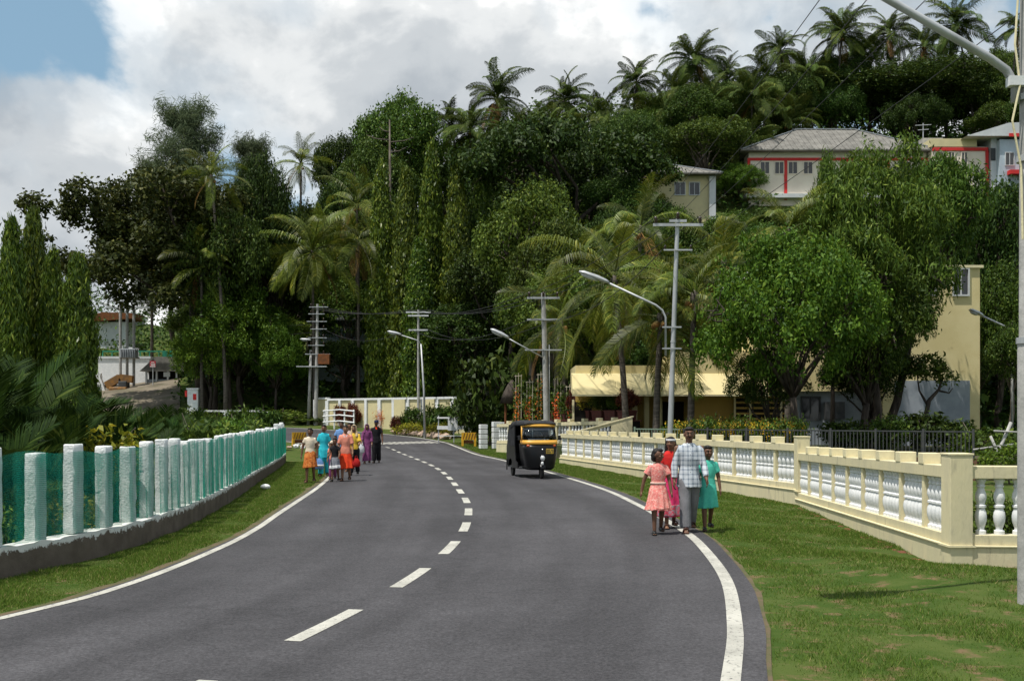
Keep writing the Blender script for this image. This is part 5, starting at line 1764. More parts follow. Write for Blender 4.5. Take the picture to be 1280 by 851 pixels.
for i, (px, top, w, Y, key, lab) in enumerate([(516, 508, 22, 75.5, 'shrub_dark', 'dark conical bush before the boundary wall beside the lamp post'), (566, 505, 34, 72.5, 'shrub_dark', 'dark bush before the end of the boundary wall'), (545, 506, 26, 73.5, 'shrub_dark', 'dark bush just behind the far lamp post'), (498, 520, 20, 76, 'shrub_red', 'reddish bush at the foot of the boundary wall'), (515, 526, 40, 75, 'shrub_yellow', 'low yellow hedge bush along the boundary wall'), (552, 525, 36, 72, 'shrub_yellow', 'low yellow hedge bush behind the rocks'),
                                                (425, 506, 16, 84, 'shrub_red', 'reddish plant before the far end of the boundary wall'), (441, 504, 18, 83.5, 'shrub_red', 'tall reddish plant before the boundary wall behind the white rails'), (474, 510, 14, 79, 'shrub_orange', 'orange flowering plant in the boundary wall recess'), (355, 512, 70, 88, 'shrub_green', 'weedy bush on the bank beyond the bend'), (400, 520, 50, 88, 'shrub_dark', 'dark weedy bush at the foot of the crowded electric pole'), (330, 505, 60, 92, 'shrub_dark', 'dark bush on the bank beside the gate post')]):
    put_px(key, px, top, w, Y, 'verge_bush', lab, 'bush')
# rounded grass bank
P = W(528, 536, 73)
e = empty('white_rail_fence', ((398 - 640) * 80.5 / FP, 82.5, g(-13, 82)), rzb + 0.05, 'white curved rail fence before the boundary wall behind the walkers', 'fence')
for z in (0.5, 0.95, 1.35):
    MB().tube([(0, 0, z), (1.8, 0, z + 0.1), (3.4, 0, z - 0.02)], 0.055, 6).build('rail', M['white_paint'], e)
for x in (0.1, 1.2, 2.3, 3.3):
    part('post', M['white_paint'], e, (x, 0.05, 0.7), (0.09, 0.09, 1.5))

# ---------------------------------------------------------------- poles, lamps and wires
ends = {}
def lamp_head(parent, p, d, L=0.75):
    """cobra-head lamp pointing along d"""
    d = Vector(d).normalized()
    a = math.atan2(d.y, d.x)
    o = bpy.data.objects.new('lamp_head', None)
    mb = MB()
    rings = []
    for t, w, h in ((0, 0.05, 0.05), (0.12, 0.09, 0.07), (0.4, 0.13, 0.09), (0.85, 0.12, 0.075), (1.0, 0.07, 0.035)):
        x = t * L
        rings.append([(x, w * c, h * s * (1.0 if s > 0 else 0.35)) for c, s in ((math.cos(k * math.pi / 4), math.sin(k * math.pi / 4)) for k in range(8))])
    mb.loft(rings)
    h = mb.build('lamp_head', M['galv'], parent, True, loc=p)
    h.rotation_euler = (0, -math.asin(max(-1, min(1, d.z))), a)
    h.scale = (1.25, 1.45, 1.45)
    g2 = MB()
    g2.ball((0.62 * L, 0, -0.035), (0.30 * L, 0.10, 0.045), 8, 6)
    g2.build('lamp_cover', M['lamp_glass'], h, True)
    return h
def ins(parent, p, s=1.0):
    MB().lathe([(0.02, 0), (0.055, 0.02), (0.03, 0.06), (0.06, 0.08), (0.03, 0.12), (0.055, 0.14), (0.02, 0.19)], 8).build('insulator', M['insul'], parent, True, loc=p).scale = (s, s, s)

def pole(px, py_top, Y, label, r0=0.10, r1=0.06, mat='galv', arms=(), base=None, lean=0.0, bands=()):
    P = W(px, py_top, Y)
    zb = g(P.x, Y) if base is None else base
    e = empty('utility_pole', (P.x, Y, zb), 0, label, 'pole')
    H = P.z - zb
    sec = []
    mb = MB()
    mb.tube([(-lean, 0, -0.2), (-lean * 0.5, 0, H * 0.5), (0, 0, H)], [r0, (r0 + r1) / 2, r1], 10)
    mb.build('shaft', M[mat], e, 'auto')
    for z in bands:
        MB().lathe([(r0 * 0.92, -0.04), (r0 * 0.92, 0.04)], 10, (-lean * (1 - z / H), 0, z)).build('collar', M[mat], e)
    for z, l, w in arms:
        MB().box((0, -r1 - 0.03, z), (l, 0.06, w)).build('cross_arm', M['galv'], e)
    return e, P, H, zb
WIRES = []
def wire(a, b, sag, label, rad=0.012, n=18):
    a, b = Vector(a), Vector(b)
    pts = [a.lerp(b, i / n) - Vector((0, 0, sag * 4 * (i / n) * (1 - i / n))) for i in range(n + 1)]
    mb = MB()
    mb.tube([p - a for p in pts], rad, 5)
    o = mb.build('power_line', M['wire'], None, True, loc=a)
    tag(o, label, 'power line', 'overhead power lines')

# near pole at the picture edge
X, Y = 5.06, 10.6
e = empty('street_lamp', (X, Y, 0), 0, 'near galvanised street lamp pole with a long bracket arm at the picture edge', 'street lamp')
MB().tube([(0, 0, -0.2), (0, 0, 2.6), (0, 0, 2.65), (0, 0, 7.4)], [0.092, 0.092, 0.078, 0.066], 14).build('shaft', M['concrete'], e, 'auto')
dirn = Vector((-0.975, -0.22, 0))
arm = [Vector((0, 0, 4.95)), Vector((0, 0, 5.12)), dirn * 0.10 + Vector((0, 0, 5.26)), dirn * 0.28 + Vector((0, 0, 5.36)), dirn * 2.9 + Vector((0, 0, 6.50))]
MB().tube([p + Vector((-0.13, -0.02, 0)) for p in arm], [0.042, 0.042, 0.042, 0.042, 0.036], 10).build('bracket_arm', M['galv'], e, True)
lamp_head(e, tuple(arm[-1] + Vector((-0.13, -0.02, 0))), (dirn.x, dirn.y, 0.38), 0.85)
for z in (5.0, 4.4, 2.62):
    MB().lathe([(0.105, -0.03), (0.105, 0.03)], 12, (0, 0, z)).build('clamp', M['galv'], e)
MB().box((-0.14, -0.06, 5.14), (0.16, 0.1, 0.09)).build('junction_box', M['white_paint'], e)
MB().tube([(-0.1, -0.06, 6.3), (-0.16, -0.08, 5.5), (-0.12, -0.1, 5.1), (-0.19, -0.09, 4.75), (-0.10, -0.08, 4.3), (-0.09, -0.09, 3.6)], 0.011, 5).build('cable', M['cream_light'], e)

# tall pole with lamp bracket
e, P, H, zb = pole(847, 274, 38, 'tall galvanised electric pole with a lamp bracket behind the walking family', 0.105, 0.07, lean=0.30, bands=(2.2, 4.3), base=0.2)
for dz, l, w in ((0.22, 1.75, 0.10), (0.08, 0.6, 0.09), (1.1, 1.0, 0.05)):
    MB().box((0, -0.1, H - dz), (l, 0.07, w)).build('cross_arm', M['galv'], e)
tops38 = []
for x in (-0.78, 0.0, 0.78):
    ins(e, (x, -0.1, H - 0.17 + (0.15 if x == 0 else 0)), 1.3)
    tops38.append(Vector((P.x + x, 38, P.z + 0.1)))
for x in (-0.45, 0.45):
    ins(e, (x, -0.1, H - 1.08), 0.8)
q0 = Vector((-0.42, 0, H - 4.8))
arm = [q0, q0 + Vector((0, 0, 1.35)), q0 + Vector((-0.12, 0, 1.6)), q0 + Vector((-0.35, 0, 1.78)), q0 + Vector((-2.0, 0, 2.55))]
MB().tube(arm, 0.038, 8).build('bracket_arm', M['galv'], e, True)
for z in (0.25, 1.0):
    MB().bar((-0.55, -0.08, q0.z + z), (0.12, -0.08, q0.z + z), 0.05, 0.05).build('clamp', M['galv'], e)
lamp_head(e, tuple(arm[-1]), (-1, 0, 0.38), 0.9)
lamp38 = P
# middle pole with lamp
e, P2, H2, zb2 = pole(679, 366, 50, 'whitish concrete electric pole with a lamp behind the three-wheeler', 0.15, 0.10, 'concrete', base=0.0, lean=-0.2)
for dz, l, w in ((0.25, 1.5, 0.09), (1.25, 1.5, 0.08), (2.65, 1.7, 0.06)):
    MB().box((0, -0.13, H2 - dz), (l, 0.07, w)).build('cross_arm', M['galv'], e)
tops55 = []
for x in (-0.65, 0.0, 0.65):
    ins(e, (x, -0.13, H2 - 0.2), 1.2)
    tops55.append(Vector((P2.x + x, 50, P2.z)))
MB().tube([(-0.0, -0.15, H2 - 3.0), (-1.2, -0.15, H2 - 2.35), (-1.65, -0.15, H2 - 2.1)], 0.03, 7).build('bracket_arm', M['galv'], e, True)
lamp_head(e, (-1.6, -0.15, H2 - 2.12), (-1, 0, 0.5), 0.75)
MB().tube([(0.28, 0, 0), (0.28, 0, H2 - 2.4)], 0.025, 6).build('conduit', M['galv'], e)
# far lamp post and far poles
P3 = W(531, 545, 71)
e = empty('street_lamp', (P3.x, 71, g(P3.x, 71)), 0, 'slim far street lamp on the verge before the boundary wall', 'street lamp')
h3 = W(526, 430, 71).z - g(P3.x, 71)
MB().tube([(0, 0, -0.1), (-0.05, 0, h3 * 0.5), (-0.25, 0, h3)], [0.085, 0.07, 0.05], 8).build('shaft', M['galv'], e, True)
MB().tube([(-0.25, 0, h3), (-0.5, 0, h3 + 0.25), (-1.6, 0, h3 + 0.6)], 0.035, 7).build('bracket_arm', M['galv'], e, True)
lamp_head(e, (-1.55, 0, h3 + 0.6), (-1, 0, 0.25), 0.75)
e, P4, H4, zb4 = pole(523, 387, 79, 'far electric pole with two cross-arms against the mast trees', 0.11, 0.08, 'concrete')
for dz, l in ((0.2, 1.8), (0.45, 1.5), (1.5, 1.4)):
    MB().box((0, -0.1, H4 - dz), (l, 0.08, 0.11)).build('cross_arm', M['white_wall'], e)
tops79 = [Vector((P4.x + x, 79, P4.z)) for x in (-0.7, 0, 0.7)]
e, P5, H5, zb5 = pole(397, 380, 86.2, 'crowded electric pole with many cross-arms at the bend', 0.17, 0.10, 'concrete', lean=0.15)
for dz, l in ((0.25, 1.5), (0.8, 1.3), (1.4, 1.6), (2.0, 1.3), (2.7, 1.5), (3.3, 1.3), (4.0, 2.0)):
    MB().box((0.1 * math.sin(dz * 7), -0.12, H5 - dz), (l, 0.07, 0.06)).build('cross_arm', M['galv'], e)
    for x in (-0.5, 0.5):
        ins(e, (x, -0.12, H5 - dz + 0.03), 1.3)
MB().tube([(-0.75, 0.1, 0), (-0.55, 0.1, H5 * 0.62)], [0.14, 0.10], 8).build('second_shaft', M['concrete'], e, True)
MB().box((0.55, -0.2, H5 - 4.4), (0.9, 0.5, 0.8)).build('meter_box', M['rust'], e)
MB().box((-0.4, -0.25, H5 - 5.0), (2.4, 0.6, 0.08)).build('platform', M['galv'], e)
lamp_head(e, (-0.5, -0.1, H5 - 2.9), (-1, 0, 0.1), 0.7)
tops90 = [Vector((P5.x + x, 86.2, P5.z - 0.3)) for x in (-0.6, 0, 0.6)]
e, P6, H6, zb6 = pole(596, 437, 86, 'thin dark pole with a short cross-arm in the shade of the mast trees', 0.08, 0.06, 'iron')
MB().box((0, -0.08, H6 - 0.15), (1.2, 0.06, 0.07)).build('cross_arm', M['iron'], e)
# wires
names = ['outer', 'middle', 'inner']
for i in range(3):
    wire(tops38[i], tops55[i], 0.35, f'{names[i]} power line from the tall galvanised pole to the pole behind the three-wheeler', 0.013)
    wire(tops55[i], tops79[i], 0.6, f'{names[i]} power line from the pole behind the three-wheeler to the far pole', 0.016)
    wire(tops79[i], tops90[i] , 0.4, f'{names[i]} power line from the far pole to the crowded pole at the bend', 0.018)
for i, (xe, lab) in enumerate(((4.77, 'outermost power line climbing from the tall galvanised pole over the road'), (5.5, 'second power line climbing from the tall galvanised pole'), (6.46, 'third power line climbing from the tall galvanised pole'), (7.85, 'innermost power line climbing from the tall galvanised pole towards the lamp arm'))):
    s = tops38[min(i, 2)] if i < 3 else Vector((P.x + 0.45, 38, P.z - 1.0))
    s = [tops38[0], tops38[1], tops38[2], Vector((lamp38.x + 0.45, 38, lamp38.z - 0.95))][i]
    wire(s, (xe - (s.x - xe) * 0.6, -4, 8.6), 0.35, lab, 0.008)
for k, (a, b) in enumerate((((lamp38.x - 0.45, 38, lamp38.z - 0.98), (P2.x - 0.6, 50, P2.z - 1.2)), ((P2.x - 0.6, 50, P2.z - 1.2), (P4.x - 0.6, 79, P4.z - 1.4)), ((P4.x - 0.6, 79, P4.z - 1.4), (P5.x + 0.5, 86.2, P5.z - 2.0)), ((P2.x + 0.6, 50, P2.z - 1.2), (P4.x + 0.6, 79, P4.z - 1.4)), ((P5.x, 86.2, P5.z - 1.5), (-31, 104, 12.5)), ((P5.x, 86.2, P5.z - 2.2), (-31, 104, 11.8)))):
    wire(a, b, 0.9, ['low slack cable from the tall galvanised pole to the pole behind the three-wheeler', 'low slack cable from the pole behind the three-wheeler to the far pole', 'low slack cable from the far pole to the crowded pole', 'second low slack cable from the pole behind the three-wheeler', 'upper cable from the crowded pole to the work yard transformer', 'lower cable from the crowded pole to the work yard transformer'][k], 0.016)
# small bracket lamp on the right
Pb = W(1265, 482, 46)
e = empty('bracket_lamp', (Pb.x, 46, 0), 0, 'small bracket lamp on a thin post beside the yellow building corner', 'street lamp')
ht = W(1265, 412, 46).z
MB().tube([(0, 0, -0.1), (0, 0, ht)], 0.05, 7).build('shaft', M['concrete'], e, True)
MB().tube([(0, 0, ht), (-1.3, 0, ht + 0.6)], 0.04, 7).build('bracket_arm', M['galv'], e, True)
lamp_head(e, (-1.25, 0, ht + 0.58), (-1, 0, 0.45), 0.5)

# ---------------------------------------------------------------- signs
def sign(px, py, Y, w, h, lab, pole_px=None):
    P = W(px, py, Y)
    zb = g(P.x, Y)
    e = empty('notice_board', (P.x, Y, zb), 0, lab, 'sign')
    z = P.z - zb
    part('board', M['sign_red'], e, (0, 0, z), (w, 0.05, h))
    for i, (dz, ww) in enumerate(((0.28, 0.55), (0.05, 0.8), (-0.16, 0.7))):
        part('white_line', M['white_paint'], e, (0.02 * i, -0.031, z + dz * h), (w * ww, 0.008, h * 0.10))
    part('white_panel', M['white_paint'], e, (0, -0.031, z - h * 0.38), (w * 0.9, 0.008, h * 0.14))
    MB().tube([(0.0, 0.06, 0), (0.0, 0.06, z + h * 0.3)], 0.045, 6).build('post', M['galv'], e)
sign(592, 469, 68, 0.62, 0.52, 'small red and white notice board above the bush by the gate')

# ---------------------------------------------------------------- houses on the hill
def hip_roof(parent, cx, cy, w, d, z, h, mat, ridge=0.45, over=0.5, name='roof'):
    W2, D2 = w / 2 + over, d / 2 + over
    rl_ = w * ridge / 2
    t = 0.12
    mb = MB()
    b = [(cx - W2, cy - D2, z), (cx + W2, cy - D2, z), (cx + W2, cy + D2, z), (cx - W2, cy + D2, z)]
    b2 = [(x, y, z + t) for x, y, _ in b]
    r1, r2 = (cx - rl_, cy, z + h), (cx + rl_, cy, z + h)
    mb.add(b + b2 + [r1, r2], [(3, 2, 1, 0), (0, 1, 5, 4), (1, 2, 6, 5), (2, 3, 7, 6), (3, 0, 4, 7), (4, 5, 9, 8), (5, 6, 9), (6, 7, 8, 9), (7, 4, 8)])
    o = mb.build(name, mat, parent)
    # ridge caps and corrugation ribs
    for a, c in (((cx - W2, cy - D2, z + t), r1), ((cx + W2, cy - D2, z + t), r2), (r1, r2), ((cx + W2, cy + D2, z + t), r2), ((cx - W2, cy + D2, z + t), r1)):
        MB().bar(Vector(a) + Vector((0, 0, 0.04)), Vector(c) + Vector((0, 0, 0.04)), 0.28, 0.08).build('ridge_cap', M['metal_sheet'], o)
    n = int(w / 0.45)
    ribs = MB()
    for i in range(1, n):
        x = cx - W2 + 2 * W2 * i / n
        # front slope
        f = min(1.0, (x - (cx - W2)) / (W2 - rl_), ((cx + W2) - x) / (W2 - rl_))
        ribs.bar((x, cy - D2, z + t + 0.012), (x, cy - D2 + D2 * f, z + t + 0.012 + (h - t) * f), 0.11, 0.05)
    tag(ribs.build('corrugation', mat, o), kind='stuff')
    return o
HY_ = 105.0
hx = lambda px: (px - 640) * HY_ / FP
hz = lambda py: CAM_H - (py - 520) * HY_ / FP
h1 = empty('hill_house', (hx(1045), HY_ + 4, hz(250)), 0, 'cream house with red trim and grey hipped roof on the hillside', 'house')
o1 = Vector(h1.location)
def hp(name, mat, x0, x1, y0, y1, z0, z1, par=None, o=None):
    o = o or o1
    return part(name, mat, par or h1, ((x0 + x1) / 2 - o.x, (y0 + y1) / 2 - o.y, (z0 + z1) / 2 - o.z), (x1 - x0, y1 - y0, z1 - z0))
hp('wall', M['pink_wall'], hx(936), hx(1158), HY_, HY_ + 8, hz(262), hz(190))
hip_roof(h1, (hx(936) + hx(1158)) / 2 - o1.x, 4 + HY_ - o1.y, hx(1158) - hx(936), 8, hz(191) - o1.z, 3.3, M['grey_roof'], 0.34, 0.9)
for px in (936, 982, 1060, 1110, 1158):
    hp('red_post', M['red_trim'], hx(px) - 0.14, hx(px) + 0.14, HY_ - 0.07, HY_ - 0.003, hz(250), hz(198))
hp('red_band', M['red_trim'], hx(936), hx(1158), HY_ - 0.06, HY_ - 0.002, hz(201), hz(197.5))
for px in (956, 974, 991, 1010, 1030, 1085, 1130):
    window(h1, (hx(px) - o1.x, HY_ - 0.02 - o1.y, hz(210) - o1.z), 0.95, 1.25, 0.1, M['pink_wall'])
hp('base_slab', M['white_wall'], hx(930), hx(1165), HY_ - 0.8, HY_ + 8.5, hz(249), hz(244))
hp('foundation', M['grey_wall'], hx(938), hx(1156), HY_ + 0.3, HY_ + 8, 14, hz(249) - 0.003)
# second block with flat roof
h2 = empty('flat_house', (hx(1195), HY_ + 3.5, hz(228)), 0, 'pale pink flat-roofed block with red edges beside the red-trimmed house', 'house')
o2 = Vector(h2.location)
hp('wall', M['pink_wall'], hx(1160), hx(1228), HY_ - 1, HY_ + 6, hz(250), hz(187), h2, o2)
hp('parapet', M['cream_wall'], hx(1158), hx(1215), HY_ - 1.1, HY_ + 6.1, hz(186.9), hz(177), h2, o2)
hp('red_band', M['red_trim'], hx(1160), hx(1229), HY_ - 1.12, HY_ - 1.005, hz(192), hz(188), h2, o2)
hp('red_post', M['red_trim'], hx(1226), hx(1229.5), HY_ - 1.13, HY_ - 1.006, hz(250), hz(192.2), h2, o2)
hp('water_tank', M['concrete'], hx(1163), hx(1189), HY_ + 2, HY_ + 5, hz(176.9), hz(166), h2, o2)
for px in (1174, 1184, 1200):
    window(h2, (hx(px) - o2.x, HY_ - 1.03 - o2.y, hz(202) - o2.z), 0.65, 1.35, 0.1, M['pink_wall'])
MB().tube([(hx(1171) - o2.x, 0, hz(177) - o2.z), (hx(1171) - o2.x, 0, hz(142) - o2.z)], 0.05, 6).build('antenna_mast', M['galv'], h2)
for i, l in enumerate((0.8, 0.55)):
    MB().bar((hx(1171) - l - o2.x, -0.05, hz(145 + 6 * i) - o2.z), (hx(1171) + l - o2.x, -0.05, hz(144 + 6 * i) - o2.z), 0.05).build('antenna_rod', M['galv'], h2)
h3_ = empty('white_house', (hx(1245), HY_ + 3, hz(232)), 0, 'white and pale blue house with a slanting parapet at the picture edge', 'house')
o3 = Vector(h3_.location)
hp('wall', M['blue_wall'], hx(1238), hx(1300), HY_ - 2, HY_ + 6, hz(250), hz(181), h3_, o3)
hp('side_wall', M['white_wall'], hx(1231), hx(1237.9), HY_ - 1.4, HY_ + 6, hz(250), hz(178), h3_, o3)
mb = MB()
mb.prism([(hx(1195) - o3.x, 0, hz(178) - o3.z), (hx(1300) - o3.x, 0, hz(178) - o3.z), (hx(1300) - o3.x, 0, hz(160) - o3.z), (hx(1247) - o3.x, 0, hz(162) - o3.z)], (0, HY_ - 2.4 - o3.y, 0), (0, HY_ + 6.3 - o3.y, 0))
mb.build('slanting_parapet', M['white_wall'], h3_)
hp('red_band', M['red_trim'], hx(1247), hx(1300), HY_ - 2.48, HY_ - 2.403, hz(179), hz(175), h3_, o3)
hp('balcony', M['red_trim'], hx(1247), hx(1300), HY_ - 2.7, HY_ - 2.01, hz(225), hz(220), h3_, o3)
hp('doorway', M['shade_black'], hx(1264), hx(1285), HY_ - 2.05, HY_ - 2.003, hz(219.9), hz(184), h3_, o3)  # flat panel with the opening's shade put into its colour
hp('vent_panel', M['iron'], hx(1230), hx(1236), HY_ - 1.47, HY_ - 1.403, hz(205), hz(190), h3_, o3)
for px in (1250, 1293):
    window(h3_, (hx(px) - o3.x, HY_ - 2.03 - o3.y, hz(205) - o3.z), 0.9, 1.3)
# house with grey roof under the palms
HY_ = 97.0
h0 = empty('grey_roof_house', (hx(835), HY_ + 3.5, hz(255)), 0, 'grey-roofed house half hidden by the wide umbrella tree', 'house')
o0 = Vector(h0.location)
hp('wall', M['cream_wall'], hx(775), hx(888), HY_, HY_ + 7, hz(290), hz(219), h0, o0)
hip_roof(h0, (hx(775) + hx(888)) / 2 - o0.x, HY_ + 3.5 - o0.y, hx(888) - hx(775), 7, hz(219.9) - o0.z, 1.75, M['grey_roof'], 0.35, 0.9)
for px in (800, 850, 868):
    window(h0, (hx(px) - o0.x, HY_ - 0.02 - o0.y, hz(236) - o0.z), 1.0, 1.2)
hp('corner_post', M['white_wall'], hx(886), hx(894), HY_ - 0.3, HY_ - 0.003, hz(290), hz(221), h0, o0)
# grey roofs glimpsed behind the mast trees
hl = empty('long_shed', (W(438, 385, 100).x, 100, g(-15, 100)), 0, 'grey-roofed long building glimpsed between the roadside palm and the mast trees', 'building')
zl = lambda py: W(0, py, 100).z - g(-15, 100)
part('wall', M['blue_wall'], hl, (0.3, 1, zl(400) / 2 + 0.5), (6.5, 2, zl(400) + 0.5))
mb = MB()
mb.prism([(0, -1.2, zl(398)), (0, 3.0, zl(368)), (0, 3.0, zl(366)), (0, -1.2, zl(396))], (-3.5, 0, 0), (3.8, 0, 0))
mb.build('roof', M['metal_sheet'], hl)
part('fascia', M['white_wall'], hl, (0.15, -1.25, zl(400)), (7.2, 0.06, 0.25))
part('lower_band', M['iron'], hl, (0.15, -0.06, zl(406)), (6.6, 0.1, 0.4))

# ---------------------------------------------------------------- work yard at the far left
YY = 106.0
yx = lambda px: (px - 640) * YY / FP
yz = lambda py: CAM_H - (py - 520) * YY / FP
gy = lambda px: g(yx(px), YY)
def ybox(e, name, mat, x0, x1, y0, y1, py0, py1):
    o = Vector(e.location)
    return part(name, mat, e, ((yx(x0) + yx(x1)) / 2 - o.x, (y0 + y1) / 2 - o.y, (yz(py0) + yz(py1)) / 2 - o.z), (yx(x1) - yx(x0), y1 - y0, abs(yz(py1) - yz(py0))))
yp = [(-62, 92), (-31.5, 92), (-30.5, 104), (-30, 116), (-66, 116)]
V = []
nyx, nyy = 20, 14
for j in range(nyy + 1):
    for i in range(nyx + 1):
        yv = 91 + 25 * j / nyy
        xl, xr = -0.42 * yv - 22, (225 - 640) * yv / FP
        xv = xl + (xr - xl) * i / nyx
        V.append((xv, yv, g(xv, yv) + 0.06))
Qy = [(j * (nyx + 1) + i, j * (nyx + 1) + i + 1, (j + 1) * (nyx + 1) + i + 1, (j + 1) * (nyx + 1) + i) for j in range(nyy) for i in range(nyx)]
M['yard'] = pm('yard_earth', (0.20, 0.17, 0.13), (0.12, 0.105, 0.075), 0.5, 0.95, 0.1, 0.3, 10, c3=(0.10, 0.11, 0.05), s3=0.8, lo3=0.55, hi3=0.7)
tag(link('yard_ground', mesh_np('yard_ground', V, Qy, M['yard'], True)), kind='structure')
e = empty('guard_hut', (yx(204), YY + 1, gy(204)), 0, 'grey guard hut with a sloping roof in the work yard', 'hut')
ybox(e, 'lower_wall', M['metal_sheet'], 183, 223, YY, YY + 2.6, 496, 474)
ybox(e, 'inside', M['shade_black'], 184, 222, YY + 0.5, YY + 2.5, 473.9, 464)  # solid block, the shaded interior painted near-black
for px in (183, 196, 210, 221):
    ybox(e, 'post', M['white_wall'], px - 1, px + 1, YY - 0.1, YY + 0.1, 496, 463)
ybox(e, 'white_notice', M['white_wall'], 205, 213, YY - 0.16, YY - 0.11, 471, 465)
mb = MB()
o = Vector(e.location)
mb.prism([(yx(176) - o.x, 0, yz(464) - o.z), (yx(228) - o.x, 0, yz(464) - o.z), (yx(218) - o.x, 0, yz(446) - o.z), (yx(196) - o.x, 0, yz(446) - o.z)], (0, -1.4, 0), (0, 2.2, 0))
mb.build('roof', M['grey_roof'], e)
e = empty('tarpaulin_store', (yx(145), YY + 4, gy(145)), 0, 'white sheeted store with a flat top in the work yard', 'store')
ybox(e, 'sheet_wall', M['white_paint'], 113, 178, YY + 2, YY + 6, 480, 447)
ybox(e, 'top_edge', M['white_wall'], 111, 180, YY + 1.9, YY + 6.2, 446.9, 444)
ybox(e, 'base', M['shade_black'], 114, 177, YY + 2.1, YY + 5.9, 497, 480.1)
ybox(e, 'top_block', M['white_paint'], 146, 156, YY + 2.5, YY + 4, 443.9, 432)
for px in range(116, 215, 12):
    ybox(e, 'railing_post', M['green_mesh'], px, px + 1, YY + 2.4, YY + 2.5, 443.9, 437)
ybox(e, 'railing', M['green_mesh'], 116, 212, YY + 2.38, YY + 2.42, 438, 436.5)
e = empty('white_container', (yx(205), YY + 8, gy(205)), 0, 'white container behind the guard hut roof with green mesh in front', 'container')
ybox(e, 'shell', M['white_paint'], 184, 216, YY + 8, YY + 11, 470, 428)
ybox(e, 'green_mesh_panel', M['green_mesh'], 172, 214, YY + 7.5, YY + 7.6, 446, 433)
# digger
e = empty('excavator', (yx(135), YY - 3, g(yx(135), YY - 3)), 0, 'orange and white digger with a raised arm in the work yard', 'excavator')
o = Vector(e.location)
def ypt(px, py):
    return Vector((yx(px) * (YY - 3) / YY - o.x, 0, W(0, py, YY - 3).z - o.z))
MB().bar(ypt(122, 468), ypt(131, 494), 0.45, 0.35, up=(0, 1, 0)).build('dipper_arm', M['white_paint'], e)
MB().bar(ypt(119, 492), ypt(125, 466), 0.3, 0.3, up=(0, 1, 0)).build('hydraulic_ram', M['white_wall'], e)
MB().bar(ypt(133, 482), ypt(150, 472), 0.7, 0.5, up=(0, 1, 0)).bar(ypt(150, 472), ypt(166, 474), 0.7, 0.5, up=(0, 1, 0)).build('boom', M['orange_paint'], e)
MB().box(tuple(ypt(150, 489)), (1.7, 1.5, 0.8)).build('body', M['orange_paint'], e, bevel=0.12)
MB().box(tuple(ypt(155, 481)), (0.8, 1.0, 0.7)).build('engine_cover', M['iron'], e, bevel=0.08)
MB().box(tuple(ypt(116, 480)), (0.5, 0.6, 0.8)).build('bucket', M['orange_paint'], e, bevel=0.08)
MB().box(tuple(ypt(123, 500)), (1.3, 1.2, 0.9)).build('cab', M['white_paint'], e, bevel=0.08)
MB().box(tuple(ypt(140, 503)), (3.4, 1.6, 0.7)).build('track', M['iron'], e, bevel=0.15)
# transformer on posts
e = empty('transformer_pole', (yx(168), YY - 2, g(yx(168), YY - 2)), 0, 'transformer mounted on tall grey posts in the work yard', 'transformer')
o = Vector(e.location)
zt = lambda py: W(0, py, YY - 2).z - o.z
for px, top in ((162, 378), (168, 384), (174, 386)):
    MB().tube([((px - 168) * 0.0785, 0.5 * (px - 168) / 6, 0), ((px - 168) * 0.0785, 0.5 * (px - 168) / 6, zt(top))], 0.14, 8).build('post', M['concrete'], e)
for py, l, y in ((377, 3.6, -0.3), (384, 4.2, 0.3), (437, 1.8, -0.3), (447, 1.8, 0.2)):
    MB().box((0.2 if py > 400 else 0.0, y, zt(py)), (l, 0.14, 0.16)).build('cross_arm', M['galv'], e)
MB().box((0.25, -0.2, zt(442)), (1.5, 0.9, 0.9)).build('transformer_tank', M['metal_sheet'], e, bevel=0.06)
for i in range(6):
    MB().box((-0.3 + 0.22 * i, -0.72, zt(442)), (0.05, 0.12, 0.75)).build('cooling_fin', M['metal_sheet'], e)
sign(191, 455, YY - 3, 0.55, 0.6, 'red and white notice board on a thin pole in the work yard')
# gate post by the yard
e = empty('gate_post', (W(242, 500, 89).x, 89, g(W(242, 500, 89).x, 89)), 0, 'weathered white gate post with red marks near the bend', 'post')
zt = lambda py: W(0, py, 89).z - e.location.z
part('shaft', M['whitewash'], e, (0, 0, (zt(487) + 0) / 2), (0.85, 0.6, zt(487)))
part('cap', M['white_paint'], e, (0, 0, zt(486)), (1.0, 0.7, 0.14))
part('red_mark', M['red_trim'], e, (0.18, -0.31, zt(496)), (0.28, 0.02, 0.5))
part('red_lamp', M['red_trim'], e, (-0.55, -0.1, zt(492)), (0.22, 0.2, 0.5))
# houses on the slope behind the yard
YS = 155.0
vx = lambda px: (px - 640) * YS / FP
vz = lambda py: CAM_H - (py - 520) * YS / FP
e = empty('slope_house', (vx(145), YS, g(vx(145), YS)), 0, 'grey house with a pale roof seen under the arching spreading tree', 'house')
o = Vector(e.location)
part('wall', M['metal_sheet'], e, (0, 3, (vz(390) + g(vx(145), YS)) / 2 - o.z - 0.5), (vx(165) - vx(125), 5, vz(390) - g(vx(145), YS) + 1))
mb = MB()
mb.prism([(vx(120) - o.x, 0, vz(378) - o.z), (vx(168) - o.x, 0, vz(396) - o.z), (vx(168) - o.x, 0, vz(393) - o.z), (vx(120) - o.x, 0, vz(375) - o.z)], (0, 0, 0), (0, 6, 0))
mb.build('roof', M['white_wall'], e)
part('band', M['white_wall'], e, (0.5, 0.4, vz(408) - o.z), (4, 0.2, 0.8))
e = empty('slope_house', (vx(175), YS - 14, g(vx(175), YS - 14)), 0, 'low house with a rusty roof on the slope behind the transformer', 'house')
o = Vector(e.location)
part('wall', M['white_wall'], e, (0, 2, 1.5), (6, 3.5, 4))
mb = MB()
